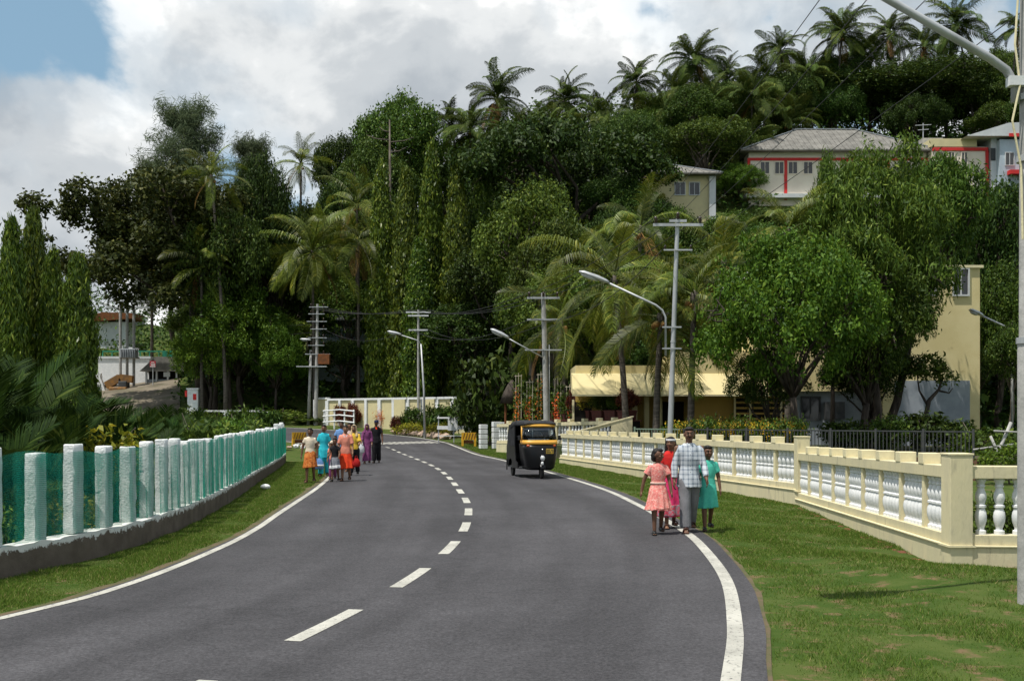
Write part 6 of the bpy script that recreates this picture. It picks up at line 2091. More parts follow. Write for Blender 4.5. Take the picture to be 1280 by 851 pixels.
mb.prism([(-4, 0, 3.3), (4, 0, 3.9), (4, 0, 4.6), (0, 0, 4.7), (-4, 0, 3.6)], (0, -0.5, 0), (0, 4, 0))
mb.build('roof', M['rust'], e)

# ---------------------------------------------------------------- vehicles and rails beyond the planting
def white_rail(px0, px1, py, Y, lab, arch=True):
    a, b = W(px0, py, Y), W(px1, py, Y)
    zb = g((a.x + b.x) / 2, Y)
    e = empty('white_rail', ((a.x + b.x) / 2, Y, zb), 0, lab, 'rail')
    L = b.x - a.x
    h = a.z - zb
    part('top_rail', M['white_paint'], e, (0, 0, h), (L, 0.09, 0.09))
    n = max(2, int(L / 2.2))
    for i in range(n + 1):
        x = -L / 2 + L * i / n
        mb = MB()
        mb.prism([(x - 0.05, 0, 0), (x + 0.05, 0, 0), (x + 0.05, 0, h - 0.3), (x + 0.25, 0, h - 0.046), (x - 0.25, 0, h - 0.046), (x - 0.05, 0, h - 0.3)], (0, -0.05, 0), (0, 0.05, 0))
        mb.build('post', M['white_paint'], e)
white_rail(2, 72, 501, 44, 'white rail with arched brackets behind the row of feather palms')
white_rail(236, 330, 513.5, 60, 'long white rail with arched brackets above the far end of the netted fence')

# ================================================================== THREE-WHEELER
M['black_paint'] = pm('black_paint', (0.007, 0.007, 0.008), None, rough=0.3, spec=0.25)
M['black_vinyl'] = pm('black_vinyl', (0.016, 0.016, 0.018), (0.034, 0.034, 0.036), 5, 0.7, 0.2, 0.3, 40)
M['cab_yellow'] = pm('cab_yellow', (0.72, 0.38, 0.06), (0.66, 0.34, 0.05), 3, 0.4, 0.4)
M['rubber'] = pm('rubber', (0.018, 0.018, 0.018), (0.03, 0.03, 0.028), 8, 0.85, 0.2)
M['chrome'] = pm('chrome', (0.6, 0.6, 0.6), None, rough=0.15, metal=0.9)
M['lens_orange'] = pm('indicator_lens', (0.55, 0.10, 0.02), None, rough=0.25, spec=0.5)
M['lilac'] = pm('lilac_sheet', (0.62, 0.55, 0.66), (0.70, 0.66, 0.72), 5, 0.8, 0.2)
M['plate'] = pm('number_plate', (0.55, 0.36, 0.05), (0.42, 0.27, 0.04), 25, 0.5, 0.3)
def glass_mat():
    m = bpy.data.materials.new('windscreen')
    m.use_nodes = True
    nt = m.node_tree
    out = nt.nodes['Material Output']
    t = nt.nodes.new('ShaderNodeBsdfTransparent')
    t.inputs['Color'].default_value = (0.82, 0.86, 0.86, 1)
    gl = nt.nodes.new('ShaderNodeBsdfGlossy')
    gl.inputs['Roughness'].default_value = 0.06
    fr = nt.nodes.new('ShaderNodeFresnel')
    fr.inputs['IOR'].default_value = 1.5
    mx = nt.nodes.new('ShaderNodeMixShader')
    nt.links.new(fr.outputs[0], mx.inputs['Fac'])
    nt.links.new(t.outputs[0], mx.inputs[1])
    nt.links.new(gl.outputs[0], mx.inputs[2])
    nt.links.new(mx.outputs[0], out.inputs['Surface'])
    return m
M['windscreen'] = glass_mat()

def section(z, hw, yf, depth, yb, n=14):
    """plan outline of the nose at height z: left rear, round the front, right rear"""
    P = [(-hw, yb, z)]
    for i in range(n + 1):
        a = -math.pi / 2 + math.pi * i / n
        s, c = math.sin(a), math.cos(a)
        P.append((hw * math.copysign(abs(s) ** 0.72, s), yf + depth * (1 - abs(c) ** 0.6), z))
    P.append((hw, yb, z))
    return P
def sheet(name, secs, mat, parent, thick=0.02, smooth='auto'):
    mb = MB()
    mb.loft(secs, closed=False, cap=False)
    o = mb.build(name, mat, parent, smooth)
    m = o.modifiers.new('solid', 'SOLIDIFY')
    m.thickness = thick
    m.offset = 0
    return o
AX, AY = 0.70, 33.2
auto = empty('auto_rickshaw', (AX, AY, g(AX, AY) + 0.008), 0.20, 'black and yellow three-wheeled taxi driving towards the camera', 'three-wheeler')
auto.scale = (0.86, 0.90, 1.0)
sheet('front_shell', [section(0.27, 0.42, -1.02, 0.42, -0.15), section(0.33, 0.50, -1.10, 0.42, -0.15), section(0.6, 0.56, -1.14, 0.42, -0.15), section(0.9, 0.59, -1.10, 0.40, -0.15), section(1.04, 0.60, -1.06, 0.38, -0.15)], M['black_paint'], auto)
sheet('cowl_band', [section(1.03, 0.612, -1.075, 0.38, -0.45), section(1.08, 0.618, -1.075, 0.38, -0.45), section(1.15, 0.612, -1.045, 0.38, -0.45)], M['cab_yellow'], auto, 0.025)
sheet('header_band', [section(1.55, 0.575, -0.88, 0.34, -0.35), section(1.60, 0.575, -0.865, 0.34, -0.3), section(1.645, 0.56, -0.82, 0.34, -0.2)], M['cab_yellow'], auto, 0.025)
gs = sheet('windscreen', [section(1.15, 0.60, -1.035, 0.36, -0.62), section(1.35, 0.588, -0.96, 0.35, -0.56), section(1.555, 0.572, -0.875, 0.33, -0.5)], M['windscreen'], auto, 0.006)
for s in (-1, 1):
    MB().tube([(s * 0.60, -0.60, 1.10), (s * 0.588, -0.53, 1.35), (s * 0.57, -0.46, 1.60)], 0.035, 8).build('pillar', M['cab_yellow'], auto, True)
    MB().tube([(s * 0.30, -0.985, 1.15), (s * 0.285, -0.83, 1.57)], 0.012, 6).build('windscreen_bar', M['white_paint'], auto)
    # mirror, indicator, wheel
    mm = MB().box((s * 0.72, -0.72, 1.22), (0.10, 0.03, 0.14)).build('mirror', M['black_vinyl'], auto, bevel=0.01)
    MB().bar((s * 0.60, -0.66, 1.12), (s * 0.70, -0.71, 1.20), 0.015).build('mirror_stalk', M['chrome'], mm)
    MB().ball((s * 0.43, -0.99, 0.99), (0.10, 0.05, 0.05), 10, 6).build('indicator', M['lens_orange'], auto, True)
MB().bar((0.02, -1.03, 1.16), (0.20, -1.0, 1.30), 0.012).build('wiper', M['iron'], auto)
sheet('dashboard', [section(1.10, 0.55, -0.98, 0.34, -0.5), section(1.20, 0.55, -0.94, 0.34, -0.5)], M['lilac'], auto, 0.01)
sheet('sun_strip', [section(1.45, 0.545, -0.88, 0.34, -0.5), section(1.54, 0.54, -0.845, 0.33, -0.48)], M['lilac'], auto, 0.005)
# soft top
rings = []
for y, hw, zt, zb in ((-0.86, 0.50, 1.655, 1.63), (-0.78, 0.58, 1.70, 1.60), (-0.3, 0.63, 1.745, 1.58), (0.4, 0.655, 1.75, 1.57), (1.1, 0.655, 1.73, 1.45), (1.45, 0.64, 1.66, 1.2), (1.68, 0.60, 1.45, 0.95), (1.76, 0.56, 1.15, 0.85)):
    ring = [(-hw, y, zb)]
    for i in range(11):
        a = math.pi * (1 - i / 10)
        ring.append((hw * math.copysign(abs(math.cos(a)) ** 0.45, math.cos(a)), y, zb + (zt - zb) * (0.25 + 0.75 * math.sin(a) ** 0.5)))
    ring.append((hw, y, zb))
    rings.append(ring)
mb = MB()
mb.loft(rings, closed=False, cap=False)
o = mb.build('soft_top', M['black_vinyl'], auto, True)
md = o.modifiers.new('solid', 'SOLIDIFY')
md.thickness = 0.02
for s in (-1, 1):
    mb = MB()
    mb.prism([(0, 0.42, 0.95), (0, 1.72, 0.92), (0, 1.62, 1.3), (0, 1.4, 1.6), (0, 0.45, 1.62)], (s * 0.64, 0, 0), (s * 0.655, 0, 0))
    mb.build('side_curtain', M['black_vinyl'], auto)
    mb = MB()
    mb.prism([(0, -0.15, 0.30), (0, 0.75, 0.26), (0, 0.85, 0.48), (0, 1.05, 0.56), (0, 1.35, 0.5), (0, 1.45, 0.3), (0, 1.78, 0.36), (0, 1.76, 0.95), (0, 0.35, 0.95), (0, 0.18, 0.5), (0, -0.15, 0.45)], (s * 0.63, 0, 0), (s * 0.662, 0, 0))
    mb.build('side_panel', M['black_paint'], auto)
    MB().tube([(s * 0.63, 0.40, 0.9), (s * 0.62, 0.42, 1.6)], 0.022, 6).build('door_post', M['black_paint'], auto)
    MB().box((s * 0.68, 1.62, 0.33), (0.04, 0.02, 0.34)).build('mud_flap', M['rubber'], auto)
MB().box((0, 1.75, 0.62), (1.24, 0.03, 0.66)).build('tail_panel', M['black_paint'], auto)
MB().box((0, 0.75, 0.29), (1.24, 2.0, 0.05)).build('floor_pan', M['iron'], auto)
MB().box((0, 1.2, 0.62), (1.15, 0.55, 0.16)).build('rear_seat', M['black_vinyl'], auto, bevel=0.04)
MB().box((0, 1.5, 0.95), (1.15, 0.12, 0.5)).build('rear_backrest', M['black_vinyl'], auto, bevel=0.04)
MB().box((0, 0.12, 0.62), (0.6, 0.36, 0.14)).build('driver_seat', M['black_vinyl'], auto, bevel=0.04)
MB().box((0, 1.72, 1.22), (0.6, 0.015, 0.22)).build('rear_window', M['lilac'], auto)
MB().tube([(-0.3, -0.55, 1.0), (0, -0.62, 1.02), (0.3, -0.55, 1.0)], 0.018, 6).build('handlebar', M['iron'], auto)
def wheel(parent, c, r=0.205, w=0.10):
    e = MB()
    prof = [(r * 0.62, -w / 2), (r * 0.93, -w / 2), (r, -w * 0.28), (r, w * 0.28), (r * 0.93, w / 2), (r * 0.62, w / 2)]
    e.lathe(prof, 20)
    e.v = [(v[2], v[0], v[1]) for v in e.v]
    o = e.build('wheel', M['rubber'], parent, 'auto', loc=c)
    f = MB()
    f.lathe([(r * 0.60, -w * 0.42), (r * 0.60, w * 0.42)], 16)
    f.v = [(v[2], v[0], v[1]) for v in f.v]
    f.build('rim', M['metal_sheet'], o, 'auto')
    return o
wheel(auto, (-0.54, 1.18, 0.205))
wheel(auto, (0.54, 1.18, 0.205))
wheel(auto, (0.0, -1.02, 0.205))
rings = []
for a in np.linspace(-1.15, 1.25, 9):
    c, s = math.cos(a), math.sin(a)
    rings.append([(x, -1.02 + s * rr * -1, 0.205 + c * rr) for x, rr in ((-0.085, 0.225), (-0.08, 0.275), (0, 0.30), (0.08, 0.275), (0.085, 0.225))])
sheet('mudguard', rings, M['black_paint'], auto, 0.012)
hl_ = MB().ball((0, -1.20, 0.62), (0.075, 0.06, 0.075), 12, 8).build('headlight', M['lamp_glass'], auto, True)
MB().lathe([(0.085, -0.02), (0.09, 0.0), (0.085, 0.03)], 14).build('headlight_ring', M['chrome'], hl_, True, loc=(0, -1.175, 0.62)).rotation_euler = (R(90), 0, 0)
MB().ball((-0.03, -1.27, 0.47), (0.05, 0.03, 0.055), 10, 6).build('horn_cover', M['white_paint'], auto, True)
pl = MB().box((0.27, -1.135, 0.83), (0.27, 0.015, 0.15)).build('number_plate', M['plate'], auto)
for i in range(6):
    for rz_ in range(2):
        if (i + rz_) % 5 != 4:
            MB().box((0.165 + 0.042 * i, -1.146, 0.80 + 0.06 * rz_), (0.022, 0.006, 0.036)).build('plate_mark', M['iron'], pl)
MB().ball((0.0, -1.155, 0.88), (0.035, 0.02, 0.03), 8, 6).build('badge', M['chrome'], auto, True)

# ================================================================== PEOPLE
def skin_mat(name, c):
    return pm(name, c, tuple(x * 0.82 for x in c), 9, 0.55, 0.35)
SKIN = [skin_mat('skin_brown', (0.23, 0.115, 0.066)), skin_mat('skin_dark_brown', (0.16, 0.078, 0.046)), skin_mat('skin_warm_brown', (0.29, 0.15, 0.088))]
M['hair'] = pm('black_hair', (0.008, 0.006, 0.005), (0.016, 0.013, 0.011), 30, 0.5, 0.25, 0.5, 60, stretch=(1, 1, 0.15))
M['eye_white'] = pm('eye_white', (0.42, 0.39, 0.35), None, rough=0.3)
M['eye_dark'] = pm('iris', (0.015, 0.009, 0.006), None, rough=0.2)
M['lips'] = pm('lips', (0.13, 0.04, 0.03), None, rough=0.5)
M['sandal'] = pm('sandal_leather', (0.07, 0.025, 0.016), (0.04, 0.018, 0.012), 10, 0.6, 0.3)
M['black_shoe'] = pm('black_shoe', (0.015, 0.014, 0.013), None, rough=0.45)
def cloth(name, c, c2=None, sc=8, lo=0.4, hi=0.6, c3=None, s3=30, lo3=0.52, hi3=0.6):
    return pm(name, c, c2 or tuple(x * 0.8 for x in c), sc, 0.9, 0.12, 0.35, 14, lo=lo, hi=hi, c3=c3, s3=s3, lo3=lo3, hi3=hi3)
def plaid_mat():
    m = pm('plaid_cotton', (0.60, 0.64, 0.68), (0.54, 0.58, 0.62), 6, 0.9, 0.12, 0.35, 14)
    nt = m.node_tree
    p = nt.nodes['Principled BSDF']
    src = p.inputs['Base Color'].links[0].from_socket
    tc = nt.nodes.new('ShaderNodeTexCoord')
    fac = None
    for d, sc, th in (('X', 4.2, 0.72), ('Z', 4.2, 0.72)):
        w = nt.nodes.new('ShaderNodeTexWave')
        w.bands_direction = d
        w.inputs['Scale'].default_value = sc
        nt.links.new(tc.outputs['Object'], w.inputs['Vector'])
        mr = nt.nodes.new('ShaderNodeMapRange')
        mr.inputs['From Min'].default_value = th
        mr.inputs['From Max'].default_value = th + 0.06
        mr.inputs['To Max'].default_value = 0.46
        nt.links.new(w.outputs['Fac'], mr.inputs['Value'])
        if fac is None:
            fac = mr.outputs['Result']
        else:
            a = nt.nodes.new('ShaderNodeMath')
            a.operation = 'ADD'
            a.use_clamp = True
            nt.links.new(fac, a.inputs[0])
            nt.links.new(mr.outputs['Result'], a.inputs[1])
            fac = a.outputs[0]
    mx = nt.nodes.new('ShaderNodeMix')
    mx.data_type = 'RGBA'
    mx.inputs[7].default_value = (0.17, 0.21, 0.27, 1)
    nt.links.new(fac, mx.inputs['Factor'])
    nt.links.new(src, mx.inputs[6])
    nt.links.new(mx.outputs[2], p.inputs['Base Color'])
    return m
M['plaid'] = plaid_mat()

def remesh(mb, vox, mat, name, smooth=4, crease=0.0, seed=0):
    me = mb.mesh(name + '_raw', None)
    o = bpy.data.objects.new(name + '_raw', me)
    COL.objects.link(o)
    m = o.modifiers.new('r', 'REMESH')
    m.mode = 'VOXEL'
    m.voxel_size = vox
    if smooth:
        s = o.modifiers.new('s', 'SMOOTH')
        s.iterations = smooth
        s.factor = 0.5
    dg = bpy.context.evaluated_depsgraph_get()
    me2 = bpy.data.meshes.new_from_object(o.evaluated_get(dg))
    bpy.data.objects.remove(o, do_unlink=True)
    bpy.data.meshes.remove(me)
    me2.name = name
    if crease:
        n = len(me2.vertices)
        co = np.zeros(n * 3, np.float32)
        no = np.zeros(n * 3, np.float32)
        me2.vertices.foreach_get('co', co)
        me2.vertices.foreach_get('normal', no)
        co, no = co.reshape(-1, 3), no.reshape(-1, 3)
        k = seed * 1.7
        w = np.sin(co[:, 0] * 34 + 3.0 * np.sin(co[:, 2] * 6 + k) + co[:, 1] * 17 + 5 * co[:, 2] + k) * (0.5 + 0.5 * np.sin(co[:, 2] * 9 + k)) + 0.5 * np.sin(co[:, 2] * 22 + 14 * co[:, 0] + 9 * co[:, 1] + k)
        co = co + no * (w * crease)[:, None]
        me2.vertices.foreach_set('co', co.ravel().astype(np.float32))
    me2.polygons.foreach_set('use_smooth', np.ones(len(me2.polygons), bool))
    me2.materials.clear()
    me2.materials.append(mat)
    me2.update()
    return me2

def cap(mb, a, b, r0, r1, n=10, flat=False):
    """tapered limb piece; rounded ends unless flat"""
    a, b = Vector(a), Vector(b)
    d = (b - a)
    L = d.length
    d = d / max(L, 1e-6)
    if flat:
        mb.tube([a, a.lerp(b, 0.5), b], [r0, (r0 + r1) / 2, r1], n)
        return
    pts, rad = [], []
    for t in (0.0, 0.5, 0.8):
        pts.append(a - d * r0 * math.cos(t * math.pi / 2))
        rad.append(max(r0 * math.sin(t * math.pi / 2), r0 * 0.05))
    pts += [a, b]
    rad += [r0, r1]
    for t in (0.8, 0.5, 0.0):
        pts.append(b + d * r1 * math.cos(t * math.pi / 2))
        rad.append(max(r1 * math.sin(t * math.pi / 2), r1 * 0.05))
    mb.tube(pts, rad, n)

def oval(c, rx, ry, n=20, fold=0.0, k=9, ph=0.0, tilt=0.0):
    return [(c[0] + rx * math.cos(a) * (1 + fold * math.sin(k * a + ph)), c[1] + ry * math.sin(a) * (1 + fold * math.sin(k * a + ph)), c[2] + tilt * math.cos(a)) for a in (2 * math.pi * i / n for i in range(n))]

def person(X, Y, H, label, skin=0, female=False, rz=0.0, step=0.3, arms=((0.12, 0.15, 0.25), (0.12, -0.15, 0.25)), head=0.0, vox=0.011, build=1.0,
           top=None, bottom=None, hair='short', shoes='sandal', child=False, extra=None, z=None, seed=0, sit=False):
    """arms: (out, forward, elbow bend) for the figure's right (-X in the picture's left) and left arm; the figure faces -Y"""
    e = empty('person', (X, Y, g(X, Y) + 0.012 if z is None else z), rz, label, 'person')
    hs = 1.16 if child else 1.0                   # children have larger heads
    wS = (0.098 if female else 0.112) * build * H
    hip_z, sh_z = 0.515 * H, 0.812 * H
    hw = (0.052 if female else 0.048) * H
    L1, L2 = 0.238 * H, 0.235 * H
    legs = []
    low = 9
    for s, th in ((-1, step), (1, -step)):
        hip = Vector((s * hw, 0, hip_z))
        kb = 0.12 if th > 0 else 0.35 * abs(th) / 0.3
        a1 = th
        if sit:
            a1, kb = 1.45, 1.45
        knee = hip + Vector((0, -math.sin(a1), -math.cos(a1))) * L1
        ank = knee + Vector((0, -math.sin(a1 - kb), -math.cos(a1 - kb))) * L2
        legs.append([hip, knee, ank])
        low = min(low, ank.z)
    drop = low - 0.042 * H
    off = Vector((0, 0, -drop))
    legs = [[p + off for p in l] for l in legs]
    up_ = lambda z: z * H - drop
    shz = sh_z - drop
    A = []
    for s, (ab, fw, eb) in zip((-1, 1), arms):
        sh = Vector((s * wS, 0, shz - 0.012 * H))
        d1 = Vector((s * math.sin(ab), -math.sin(fw) * math.cos(ab), -math.cos(ab) * math.cos(fw)))
        el = sh + d1 * 0.168 * H
        f2 = fw + eb
        d2 = Vector((s * math.sin(ab * 0.5), -math.sin(f2) * math.cos(ab), -math.cos(ab) * math.cos(f2))).normalized()
        wr = el + d2 * 0.142 * H
        A.append((sh, el, wr, d2, s))
    hc = Vector((0, -0.008 * H, up_(0.87) + 0.065 * H * hs))
    Rh = Matrix.Rotation(head, 3, 'Z')
    def hd(x, y, zz):
        return hc + Rh @ (Vector((x, y, zz)) * H * hs)
    # ---- body: one surface
    b = MB()
    tw = build * (0.92 if female else 1.0)
    b.loft([oval((0, 0, up_(zz)), rx * H * tw, ry * H * tw) for zz, rx, ry in ((0.475, 0.07, 0.055), (0.51, 0.088 if not female else 0.098, 0.062), (0.56, 0.086 if not female else 0.096, 0.060), (0.63, 0.076 if not female else 0.070, 0.052), (0.71, 0.088 if not female else 0.084, 0.060), (0.775, 0.100, 0.058), (0.815, 0.095, 0.048), (0.84, 0.05, 0.038))])
    cap(b, (0, 0.004 * H, up_(0.82)), (0, -0.002 * H, up_(0.885)), 0.036 * H, 0.031 * H)
    for (sh, el, wr, d2, s) in A:
        cap(b, sh, el, 0.033 * H * tw, 0.026 * H * tw)
        cap(b, el, wr, 0.025 * H * tw, 0.0175 * H)
        # hand: palm, four fingers, thumb
        side = Vector((0, -1, 0))
        side = (side - d2 * side.dot(d2)).normalized()
        nrm = d2.cross(side).normalized()
        pc = wr + d2 * 0.030 * H
        cap(b, wr + d2 * 0.008 * H + side * 0.009 * H, pc + d2 * 0.018 * H + side * 0.012 * H, 0.012 * H, 0.0125 * H, 8)
        cap(b, wr + d2 * 0.008 * H - side * 0.009 * H, pc + d2 * 0.016 * H - side * 0.012 * H, 0.012 * H, 0.0115 * H, 8)
        inn = nrm * (-s if nrm.x * s > 0 else s) * 1.0
        inn = Vector((-s, 0, 0))
        inn = (inn - d2 * inn.dot(d2)).normalized()
        for i, fl in enumerate((0.040, 0.045, 0.042, 0.034)):
            f0 = pc + d2 * 0.020 * H + side * (0.0175 - 0.0118 * i) * H
            f1 = f0 + (d2 * 0.92 + inn * 0.25 + side * (0.12 - 0.08 * i)) * fl * 0.5 * H
            f2 = f1 + (d2 * 0.75 + inn * 0.6 + side * (0.06 - 0.04 * i)) * fl * 0.5 * H
            cap(b, f0, f1, 0.0056 * H, 0.0052 * H, 6)
            cap(b, f1, f2, 0.0052 * H, 0.0046 * H, 6)
        t0 = wr + d2 * 0.014 * H + side * 0.016 * H
        t1 = t0 + (side * 0.75 + d2 * 0.6 + inn * 0.3) * 0.026 * H
        t2 = t1 + (d2 * 0.9 + side * 0.3 + inn * 0.3) * 0.022 * H
        cap(b, t0, t1, 0.0075 * H, 0.0062 * H, 6)
        cap(b, t1, t2, 0.0062 * H, 0.0050 * H, 6)
    for hip, knee, ank in legs:
        cap(b, hip, knee, 0.056 * H * tw, 0.036 * H)
        cap(b, knee, ank, 0.035 * H, 0.021 * H)
        cap(b, knee.lerp(ank, 0.2) + Vector((0, 0.008 * H, 0)), knee.lerp(ank, 0.5) + Vector((0, 0.006 * H, 0)), 0.034 * H, 0.024 * H, 8)
        toe = ank + Vector((math.copysign(0.012, hip.x) * H, -0.095 * H, -0.026 * H))
        cap(b, ank + Vector((0, 0.022 * H, -0.022 * H)), toe, 0.020 * H, 0.016 * H)
        for k in range(4):
            cap(b, toe + Vector(((k - 1.5) * 0.010 * H, 0.01 * H, 0.002 * H)), toe + Vector(((k - 1.5) * 0.011 * H, -0.018 * H, -0.004 * H)), 0.007 * H, 0.006 * H, 6)
    hd3 = lambda x, y, zz, r: b.ball(tuple(hd(x, y, zz)), tuple(q * H * hs for q in r), 14, 10)
    hd3(0, 0.004, 0.010, (0.048, 0.060, 0.056))
    hd3(0, -0.006, -0.024, (0.041, 0.047, 0.044))
    hd3(0, -0.030, -0.050, (0.018, 0.018, 0.014))
    cap(b, hd(0, -0.054, 0.012), hd(0, -0.066, -0.014), 0.006 * H * hs, 0.0095 * H * hs, 8)
    hd3(0, -0.053, 0.021, (0.034, 0.010, 0.006))
    for s in (-1, 1):
        hd3(s * 0.049, 0.006, -0.004, (0.006, 0.013, 0.018))
        hd3(s * 0.024, -0.046, -0.014, (0.013, 0.010, 0.010))
    body = link('body', remesh(b, vox * 0.85, SKIN[skin], 'body', 2), e)
    for s in (-1, 1):
        ey = MB().ball((0, 0, 0), tuple(q * H * hs for q in (0.0070, 0.005, 0.0040)), 8, 6).build('eye', M['eye_white'], e, True, loc=hd(s * 0.020, -0.0535, 0.008), rz=head)
        MB().ball((0, -0.004 * H * hs, 0), 0.0036 * H * hs, 6, 5).build('iris', M['eye_dark'], ey, True)
        MB().box((0, 0, 0), (0.020 * H * hs, 0.006 * H * hs, 0.0045 * H * hs)).build('eyebrow', M['hair'], e, loc=hd(s * 0.021, -0.0585, 0.0225), rz=head)
    MB().ball((0, 0, 0), tuple(q * H * hs for q in (0.016, 0.006, 0.0055)), 8, 6).build('lips', M['lips'], e, True, loc=hd(0, -0.0555, -0.034), rz=head)
    # ---- hair
    hm = MB()
    hb = lambda x, y, zz, r: hm.ball(tuple(hd(x, y, zz)), tuple(q * H * hs for q in r), 14, 10)
    hb(0, 0.016, 0.022, (0.0535, 0.060, 0.054))
    hb(0, -0.020, 0.050, (0.042, 0.036, 0.022))
    if hair != 'short':
        hb(0, 0.030, -0.006, (0.054, 0.042, 0.050))
    else:
        hb(0, 0.034, 0.000, (0.047, 0.030, 0.040))
    if hair == 'bob':
        for s in (-1, 1):
            hb(s * 0.044, 0.022, -0.020, (0.017, 0.030, 0.042))
        hb(0, 0.034, -0.035, (0.050, 0.032, 0.040))
    if hair in ('long', 'tied', 'plait'):
        cap(hm, hd(0, 0.055, -0.01), hd(0, 0.060, -0.06), 0.022 * H, 0.016 * H)
    if hair == 'plait':
        cap(hm, hd(0, 0.060, -0.06), hd(0.02, 0.058, -0.2), 0.018 * H, 0.010 * H)
    if hair == 'long':
        cap(hm, hd(0, 0.045, -0.02), hd(0, 0.062, -0.20), 0.045 * H, 0.04 * H)
        for s in (-1, 1):
            cap(hm, hd(s * 0.045, 0.012, 0.0), hd(s * 0.055, 0.03, -0.12), 0.016 * H, 0.018 * H)
    link('hair', remesh(hm, vox, M['hair'], 'hair', 2, 0.002), e)
    # ---- clothes
    def sleeves(mb, frac, infl, flare=0.0):
        for (sh, el, wr, d2, s) in A:
            sh2 = sh + Vector((-s * 0.02 * H, 0, 0.006 * H))
            if frac <= 1:
                cap(mb, sh2, sh.lerp(el, frac), 0.033 * H * tw + infl, 0.029 * H * tw + infl + flare, 10, flat=True)
                mb.ball(tuple(sh + Vector((-s * 0.01 * H, 0, -0.006 * H))), (0.032 * H * tw + infl,) * 3, 10, 7)
            else:
                cap(mb, sh + Vector((-s * 0.012 * H, 0, -0.006 * H)), el, 0.031 * H * tw + infl, 0.027 * H * tw + infl, 10)
                cap(mb, el, el.lerp(wr, frac - 1), 0.027 * H * tw + infl, 0.019 * H + infl + flare, 10, flat=True)
    if top:
        mat, hem, sl, infl = top['mat'], top.get('hem', 0.47), top.get('sleeve', 0.5), top.get('infl', 0.012)
        mb = MB()
        fl = top.get('flare', 0.0)
        prof_ = [(hem, 0.094 + fl, 0.070 + fl * 0.8), (0.51, 0.095 + fl * 0.5 + (0.008 if female else 0), 0.069 + fl * 0.4), (0.57, 0.092, 0.066), (0.63, 0.083 if not female else 0.077, 0.059), (0.71, 0.092, 0.065), (0.775, 0.103, 0.062), (0.815, 0.098, 0.052), (0.838, 0.056, 0.044), (0.850, 0.046, 0.040)]
        prof_ = [q for i, q in enumerate(prof_) if i == 0 or q[0] > hem + 0.02]
        mb.loft([oval((0, 0, up_(zz)), rx * H * tw + infl, ry * H * tw + infl, 24, 0.03 if zz < 0.55 else 0.0, 7, seed) for zz, rx, ry in prof_])
        sleeves(mb, sl, infl, top.get('cuff', 0.004))
        link(top.get('name', 'shirt'), remesh(mb, vox, mat, top.get('name', 'shirt'), 2, top.get('crease', 0.003) * H / 1.7, seed), e)
    if bottom:
        mat, kind, hem = bottom['mat'], bottom['kind'], bottom.get('hem', 0.06)
        mb = MB()
        if kind == 'trousers':
            mb.loft([oval((0, 0, up_(zz)), rx * H * tw + 0.01, ry * H * tw + 0.01) for zz, rx, ry in ((0.455, 0.085, 0.066), (0.50, 0.094, 0.068), (0.57, 0.088, 0.064))])
            for hip, knee, ank in legs:
                w_ = bottom.get('wide', 0.0) * H
                an2 = knee.lerp(ank, bottom.get('len', 0.97))
                cap(mb, hip, knee, 0.062 * H * tw + 0.008, 0.046 * H + 0.006 + w_ * 0.5, 12)
                cap(mb, knee, an2, 0.046 * H + 0.006 + w_ * 0.5, 0.037 * H + 0.008 + w_, 12, flat=True)
        else:
            mid = (legs[0][1] + legs[1][1]) / 2
            f = bottom.get('flare', 0.13)
            rows = []
            zt = up_(bottom.get('waist', 0.60))
            zb_ = hem * H
            for i in range(9):
                t = i / 8
                w0 = 0.078 if female else 0.084
                hipw = 0.103
                ww = (w0 + (hipw - w0) * min(1, t / 0.22)) if t < 0.22 else hipw + (f - hipw) * (t - 0.22) / 0.78
                dp = ww * (0.74 if t < 0.3 else 0.74 + 0.12 * t)
                cx = 0.0
                rows.append(oval((cx, -0.010 * H * t, zt + (zb_ - zt) * t), ww * H * tw + 0.012, dp * H * tw + 0.012, 40, 0.10 * t ** 1.3, bottom.get('folds', 9), seed * 1.3 + 0.8 * t, tilt=0.012 * H * t))
            mb.loft(rows)
        link(bottom.get('name', kind), remesh(mb, vox, mat, bottom.get('name', kind), 2, 0.003 * H / 1.7, seed + 3), e)
        if bottom.get('border'):
            bm_, h0, h1 = bottom['border']
            mb = MB()
            f = bottom.get('flare', 0.13)
            zt, zb_ = up_(bottom.get('waist', 0.60)), hem * H
            rows = []
            for zz in np.linspace(h0 * H, h1 * H, 5):
                t = (zz - zt) / (zb_ - zt)
                ww = 0.103 + (f - 0.103) * (t - 0.22) / 0.78
                dp = ww * (0.74 + 0.12 * t)
                rows.append(oval((0, -0.010 * H * t, zz), ww * H * tw + 0.019, dp * H * tw + 0.019, 40, 0.10 * t ** 1.3, bottom.get('folds', 9), seed * 1.3 + 0.8 * t, tilt=0.012 * H * t))
            mb.loft(rows)
            link('border', remesh(mb, vox, bm_, 'border', 1), e)
    # ---- shoes
    for hip, knee, ank in legs:
        mb = MB()
        toe = ank + Vector((math.copysign(0.012, hip.x) * H, -0.112 * H, -0.037 * H))
        heel = ank + Vector((0, 0.036 * H, -0.037 * H))
        c = (toe + heel) / 2
        ang = math.atan2((toe - heel).y, (toe - heel).x)
        mb.loft([[(c.x + 0.5 * (heel - toe).length * 1.08 * math.cos(a) * math.cos(ang) - 0.030 * H * math.sin(a) * math.sin(ang), c.y + 0.5 * (heel - toe).length * 1.08 * math.cos(a) * math.sin(ang) + 0.030 * H * math.sin(a) * math.cos(ang), zz + (ank.z - 0.042 * H)) for a in (2 * math.pi * i / 14 for i in range(14))] for zz in (0.0, 0.010 * H)])
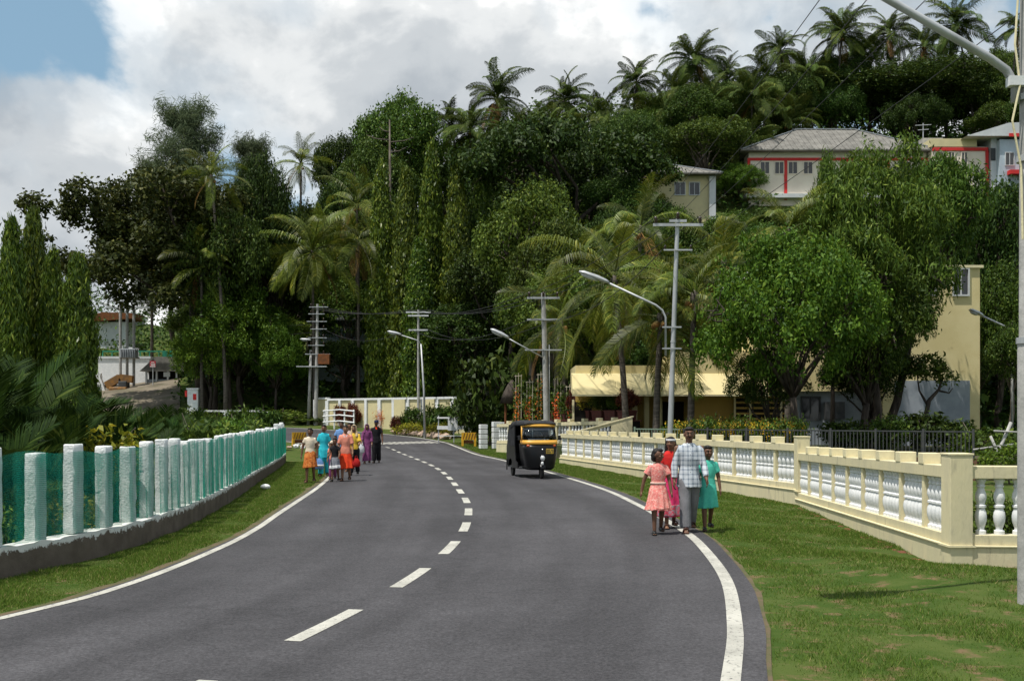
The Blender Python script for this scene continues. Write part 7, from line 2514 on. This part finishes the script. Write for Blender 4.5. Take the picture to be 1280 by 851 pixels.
        if shoes == 'sandal':
            so = mb.build('sandal', M['sandal'], e)
            for yy in (0.25, 0.45):
                p = toe.lerp(heel, yy)
                MB().tube([p + Vector((-0.028 * H, 0, 0.012 * H)), p + Vector((-0.018 * H, 0, 0.040 * H)), p + Vector((0, 0, 0.047 * H)), p + Vector((0.018 * H, 0, 0.040 * H)), p + Vector((0.028 * H, 0, 0.012 * H))], 0.006 * H, 6).build('strap', M['sandal'], so, True)
        else:
            cap(mb, heel + Vector((0, -0.02 * H, 0.022 * H)), toe + Vector((0, 0.02 * H, 0.016 * H)), 0.026 * H, 0.024 * H, 10)
            mb.build('shoe', M['black_shoe'], e, True)
    if extra:
        extra(e, H, up_, hd, A, legs, tw)
    return e

c_grey = cloth('grey_trouser', (0.20, 0.20, 0.215), (0.17, 0.17, 0.18))
c_pink = cloth('pink_print', (0.72, 0.20, 0.18), (0.78, 0.32, 0.27), 26, 0.45, 0.55, c3=(0.85, 0.62, 0.52), s3=46, lo3=0.57, hi3=0.62)
c_red = cloth('red_blouse', (0.62, 0.03, 0.025), (0.55, 0.03, 0.03))
c_magenta = cloth('magenta_skirt', (0.58, 0.025, 0.10), (0.62, 0.05, 0.16))
c_border = cloth('grey_print_border', (0.28, 0.22, 0.25), (0.50, 0.06, 0.10), 20, 0.45, 0.55)
c_teal = cloth('sea_green_cotton', (0.10, 0.55, 0.42), (0.08, 0.48, 0.37))
c_cream = cloth('cream_blouse', (0.72, 0.62, 0.48), (0.68, 0.56, 0.44), 30)
c_orange = cloth('orange_print', (0.55, 0.15, 0.03), (0.62, 0.22, 0.06), 12, 0.4, 0.6, c3=(0.30, 0.06, 0.02), s3=16)
c_turq = cloth('turquoise_cotton', (0.03, 0.42, 0.52), (0.04, 0.50, 0.58))
c_black = cloth('black_cotton', (0.014, 0.014, 0.016), (0.022, 0.021, 0.024))
c_white = cloth('white_cotton', (0.72, 0.72, 0.73), (0.66, 0.66, 0.68))
c_greyskirt = cloth('grey_skirt', (0.16, 0.17, 0.20), (0.22, 0.23, 0.26))
c_salmon = cloth('salmon_cotton', (0.72, 0.27, 0.19), (0.68, 0.24, 0.17))
c_scarlet = cloth('scarlet_cotton', (0.74, 0.07, 0.02), (0.66, 0.05, 0.02))
c_lav = cloth('lavender_cotton', (0.45, 0.42, 0.55))
c_blue = cloth('blue_shirt', (0.16, 0.30, 0.58))
c_gold = cloth('golden_cotton', (0.72, 0.47, 0.06), (0.66, 0.42, 0.05))
c_tan = cloth('tan_scarf', (0.52, 0.38, 0.22), (0.46, 0.32, 0.18))
c_purple = cloth('purple_cloth', (0.17, 0.045, 0.13), (0.22, 0.07, 0.17))
c_navy = cloth('navy_cap', (0.02, 0.025, 0.07))
c_pale = cloth('pale_pink_shirt', (0.66, 0.48, 0.44))

# --- family on the right edge line
def man_extra(e, H, up_, hd, A, legs, tw):
    mb = MB()
    mb.box((0, 0, 0), (0.028 * H, 0.008 * H, 0.006 * H))
    mb.build('moustache', M['hair'], e, loc=hd(0, -0.0595, -0.0255))
    for s in (-1, 1):
        o = MB().bar(Vector((s * 0.006, -0.075, up_(0.815))) * 1.0, Vector((s * 0.052, -0.062, up_(0.853))), 0.034, 0.010, up=(0, 1, 0)).build('collar', c_white, e)
    MB().box((0.055 * H, -0.0725 * H - 0.012, up_(0.735)), (0.062 * H, 0.008, 0.07 * H)).build('pocket', M['plaid'], e)
    for i in range(6):
        MB().ball((0.0, -0.071 * H - 0.012 + (0.008 if i < 4 and i > 1 else 0.0), up_(0.80) - i * 0.055 * H), (0.006, 0.004, 0.006), 6, 5).build('button', M['iron'], e)
person(2.86, 17.45, 1.70, 'man in a checked shirt and grey trousers walking with the family', 1, step=0.24, arms=((0.16, 0.05, 0.22), (0.14, 0.20, 0.35)), vox=0.010, seed=1,
       top=dict(mat=M['plaid'], hem=0.435, sleeve=1.82, infl=0.013, flare=0.02, crease=0.0045), bottom=dict(mat=c_grey, kind='trousers', wide=0.010), hair='short', head=-0.08, rz=0.03, extra=man_extra)
def girl_extra(e, H, up_, hd, A, legs, tw):
    mb = MB()
    mb.loft([oval((0, 0, zz * H), r_ * H, r_ * H * 0.82, 40, 0.06, 14, 0.5) for zz, r_ in ((0.285, 0.168), (0.31, 0.158), (0.335, 0.150))])
    link('frill', remesh(mb, 0.012, c_pink, 'frill', 1), e)
    mb = MB()
    mb.loft([oval((0, 0, up_(zz)), 0.087 * H + 0.012, 0.065 * H + 0.012, 24) for zz in (0.60, 0.625)])
    mb.build('waist_band', cloth('pale_band', (0.80, 0.55, 0.46)), e, True)
person(2.32, 17.15, 1.33, 'girl in a frilled pink printed dress holding the man beside her', 1, True, 0.0, step=0.20, arms=((0.42, -0.10, 0.15), (0.22, 0.10, 0.2)), head=0.75, vox=0.009, seed=2,
       top=dict(mat=c_pink, hem=0.56, sleeve=0.55, infl=0.014, cuff=0.012, name='bodice'), bottom=dict(mat=c_pink, kind='skirt', hem=0.30, flare=0.158, waist=0.62, folds=11, name='skirt'), hair='bob', child=True, shoes='black', extra=girl_extra)
def woman_extra(e, H, up_, hd, A, legs, tw):
    mb = MB()
    rows = []
    for t in np.linspace(0, 1, 6):
        zz = hd(0, 0, 0.055).z + (up_(0.60) - hd(0, 0, 0.055).z) * t
        rows.append(oval((0, 0.045 * H + 0.02 * H * t, zz), (0.052 + 0.03 * t) * H, (0.040 + 0.0 * t) * H, 20, 0.05 * t, 7))
    mb.loft(rows)
    link('veil', remesh(mb, 0.011, M['hair'], 'veil', 2, 0.003), e)
    mb = MB()
    mb.loft([oval(tuple(hd(0, 0.002, zz)), 0.0535 * H, 0.0655 * H, 24, tilt=0) for zz in (0.026, 0.046)])
    mb.build('headband', c_white, e, True)
person(2.66, 18.1, 1.52, 'woman in a red blouse and magenta skirt with a white headband behind the man', 0, True, 0.0, step=0.18, arms=((0.12, 0.05, 0.2), (0.12, -0.1, 0.2)), head=-0.45, vox=0.011, seed=3,
       top=dict(mat=c_red, hem=0.55, sleeve=0.55, infl=0.012, name='blouse'), bottom=dict(mat=c_magenta, kind='skirt', hem=0.13, flare=0.155, folds=10, border=(c_border, 0.14, 0.26)), hair='long', extra=woman_extra)
person(3.22, 17.75, 1.36, 'child in a sea green tunic and skirt on the grass side of the family', 1, True, 0.0, step=0.22, arms=((0.10, 0.05, 0.2), (0.18, 0.0, 0.25)), head=0.15, vox=0.011, seed=4,
       top=dict(mat=c_teal, hem=0.46, sleeve=0.6, infl=0.014, name='tunic'), bottom=dict(mat=c_teal, kind='skirt', hem=0.27, flare=0.125, folds=8), hair='tied', child=True, shoes='black')
# --- group on the left edge line
V_ = 0.016
person(-5.72, 30.6, 1.53, 'young woman in a cream blouse and orange skirt walking on the grass', 1, True, 0.02, step=0.18, arms=((0.24, 0.0, 0.15), (0.14, -0.05, 0.2)), vox=V_, seed=5,
       top=dict(mat=c_cream, hem=0.52, sleeve=0.45, name='blouse'), bottom=dict(mat=c_orange, kind='skirt', hem=0.27, flare=0.135, folds=9), hair='plait', head=-0.1)
def bag_extra(e, H, up_, hd, A, legs, tw):
    wr = A[0][2]
    mb = MB()
    mb.box((wr.x - 0.02, wr.y - 0.03, wr.z - 0.30), (0.26, 0.14, 0.12))
    bg = mb.build('bag', c_blue, e, bevel=0.03)
    MB().box((wr.x - 0.02, wr.y - 0.03, wr.z - 0.20), (0.25, 0.135, 0.08)).build('bag_band', c_white, bg, bevel=0.02)
    MB().tube([(wr.x - 0.1, wr.y - 0.03, wr.z - 0.17), (wr.x, wr.y - 0.02, wr.z - 0.02), (wr.x + 0.08, wr.y - 0.03, wr.z - 0.17)], 0.01, 6).build('bag_handle', c_blue, bg)
person(-5.85, 33.6, 1.60, 'person in a turquoise tunic and trousers behind the young woman', 0, True, 0.0, step=0.16, arms=((0.14, 0.1, 0.3), (0.12, -0.05, 0.2)), vox=V_, seed=6,
       top=dict(mat=c_turq, hem=0.36, sleeve=0.75, flare=0.012, name='tunic'), bottom=dict(mat=c_turq, kind='trousers', wide=0.012), hair='tied')
def held_bag(X, Y, z, mats, lab, s=1.0):
    e = empty('carrier_bag', (X, Y, z), 0.2, lab, 'bag')
    mb = MB()
    mb.loft([oval((0, 0, zz * s), rx * s, ry * s, 16, 0.05, 5) for zz, rx, ry in ((0.0, 0.13, 0.07), (0.05, 0.17, 0.09), (0.2, 0.165, 0.085), (0.30, 0.10, 0.05), (0.34, 0.05, 0.03))])
    mb.build('sack', mats[0], e, True)
    if len(mats) > 1:
        mb = MB()
        mb.loft([oval((0, 0, zz * s), 0.173 * s, 0.093 * s, 16) for zz in (0.09, 0.15)])
        mb.build('stripe', mats[1], e, True)
    MB().tube([(-0.05 * s, 0, 0.32 * s), (-0.03 * s, 0, 0.44 * s), (0.03 * s, 0, 0.44 * s), (0.05 * s, 0, 0.32 * s)], 0.012 * s, 6).build('handle', mats[0], e)
held_bag(-5.98, 33.35, 0.24, (c_blue, c_white), 'blue and white bag carried by the person in turquoise', 1.0)
def skirt_border(e, H, up_, hd, A, legs, tw):
    pass
person(-5.08, 31.0, 1.22, 'child in a black top and grey skirt with a white hem at the edge line', 1, True, -0.05, step=0.2, arms=((0.12, 0.35, 0.9), (0.12, 0.3, 0.8)), vox=V_, seed=7,
       top=dict(mat=c_black, hem=0.52, sleeve=0.4), bottom=dict(mat=c_greyskirt, kind='skirt', hem=0.29, flare=0.135, folds=8, border=(c_white, 0.30, 0.38)), hair='short', child=True, shoes='black')
def sunhat(mat):
    def f(e, H, up_, hd, A, legs, tw):
        mb = MB()
        c = hd(0, 0.004, 0.03)
        mb.lathe([(0.095 * H, 0.0), (0.095 * H, 0.008), (0.062 * H, 0.012), (0.058 * H, 0.045 * H), (0.03 * H, 0.062 * H)], 16, tuple(c))
        mb.build('sun_hat', mat, e, True)
    return f
person(-5.35, 32.2, 1.10, 'small child in a pale hat and salmon clothes half hidden behind the child in black', 0, True, 0.0, step=0.15, vox=V_, seed=8,
       top=dict(mat=c_salmon, hem=0.50, sleeve=0.6), bottom=dict(mat=c_purple, kind='trousers'), hair='short', child=True, extra=sunhat(c_cream))
def salmon_extra(e, H, up_, hd, A, legs, tw):
    mb = MB()
    mb.bar(Vector((-0.05, -0.085, up_(0.83))), Vector((0.0, -0.10, up_(0.76))), 0.03, 0.012, up=(0, 1, 0)).bar(Vector((0.05, -0.085, up_(0.83))), Vector((0.0, -0.10, up_(0.76))), 0.03, 0.012, up=(0, 1, 0))
    mb.build('white_neckline', c_white, e)
person(-4.82, 31.3, 1.60, 'woman in a salmon tunic and wide scarlet skirt at the front of the walking group', 2, True, 0.0, step=0.17, arms=((0.14, 0.15, 0.4), (0.16, 0.1, 0.3)), vox=V_, seed=9,
       top=dict(mat=c_salmon, hem=0.48, sleeve=0.8, infl=0.02), bottom=dict(mat=c_scarlet, kind='skirt', hem=0.22, flare=0.165, folds=8, waist=0.56), hair='tied', extra=salmon_extra)
def red_sack(e, H, up_, hd, A, legs, tw):
    pass
held_bag(-4.5, 31.2, 0.42, (cloth('dark_red_bag', (0.42, 0.02, 0.02)),), 'red bag carried by the woman in the scarlet skirt', 0.72)
person(-6.0, 38.0, 1.68, 'man in a blue shirt at the back of the walking group', 1, step=0.2, vox=V_, seed=10,
       top=dict(mat=c_blue, hem=0.47, sleeve=0.6), bottom=dict(mat=c_grey, kind='trousers'), hair='short')
person(-5.5, 36.6, 1.64, 'person in a pale pink shirt behind the golden-bloused woman', 0, step=0.2, vox=V_, seed=11,
       top=dict(mat=c_pale, hem=0.47, sleeve=0.7), bottom=dict(mat=c_black, kind='trousers'), hair='short')
def scarf(mat):
    def f(e, H, up_, hd, A, legs, tw):
        mb = MB()
        mb.ball(tuple(hd(0, 0.014, 0.014)), tuple(q * H for q in (0.062, 0.064, 0.068)), 14, 10)
        cap(mb, hd(0, 0.03, -0.03), (0, 0.05 * H, up_(0.76)), 0.055 * H, 0.075 * H)
        for s in (-1, 1):
            cap(mb, hd(s * 0.042, 0.0, -0.02), (s * 0.06 * H, -0.04 * H, up_(0.79)), 0.020 * H, 0.035 * H)
        link('head_scarf', remesh(mb, V_, mat, 'head_scarf', 2, 0.003), e)
    return f
person(-5.0, 34.2, 1.58, 'woman in a golden blouse and tan head scarf behind the scarlet skirt', 0, True, 0.0, step=0.2, arms=((0.14, 0.4, 1.0), (0.14, 0.4, 1.0)), vox=V_, seed=12,
       top=dict(mat=c_gold, hem=0.52, sleeve=0.8, infl=0.02), bottom=dict(mat=c_black, kind='trousers'), hair='tied', extra=scarf(c_tan), shoes='black')
person(-5.72, 42.6, 1.55, 'woman wrapped in purple with a purple head scarf', 0, True, 0.1, step=0.18, arms=((0.14, 0.25, 0.7), (0.12, 0.1, 0.3)), vox=V_, seed=13,
       top=dict(mat=c_purple, hem=0.42, sleeve=1.6, infl=0.02), bottom=dict(mat=c_purple, kind='skirt', hem=0.07, flare=0.12, folds=8), hair='tied', extra=scarf(c_purple))
held_bag(-5.98, 42.3, 0.42, (c_white,), 'white plastic bag carried by the woman in purple', 1.2)
def cap_hat(mat):
    def f(e, H, up_, hd, A, legs, tw):
        mb = MB()
        mb.ball(tuple(hd(0, 0.008, 0.034)), tuple(q * H for q in (0.056, 0.066, 0.046)), 14, 8)
        mb.ball(tuple(hd(0, -0.064, 0.030)), tuple(q * H for q in (0.042, 0.040, 0.008)), 12, 6)
        mb.build('peaked_cap', mat, e, True)
        MB().bar((0, -0.09, up_(0.845)), (0.02, -0.11, up_(0.79)), 0.06, 0.02, up=(0, 1, 0)).build('red_neckerchief', c_scarlet, e)
    return f
person(-5.45, 43.4, 1.70, 'man in black clothes and a dark peaked cap at the back of the group', 1, step=0.12, arms=((0.14, 0.0, 0.2), (0.16, 0.05, 0.25)), vox=V_, seed=14,
       top=dict(mat=c_black, hem=0.46, sleeve=0.55), bottom=dict(mat=c_black, kind='trousers', wide=0.012), hair='short', shoes='black', extra=cap_hat(c_navy))
# driver of the three-wheeler
drv = Vector((AX, AY, 0)) + Matrix.Rotation(0.20, 3, 'Z') @ Vector((0, 0.12, 0))
person(drv.x, drv.y, 1.64, 'driver seated behind the windscreen of the three-wheeler', 1, rz=0.24, arms=((0.25, 0.7, 0.55), (0.25, 0.7, 0.55)), vox=V_, seed=15, sit=True, z=0.40,
       top=dict(mat=c_grey, hem=0.50, sleeve=0.6), bottom=dict(mat=c_black, kind='trousers'), hair='short', shoes='black')
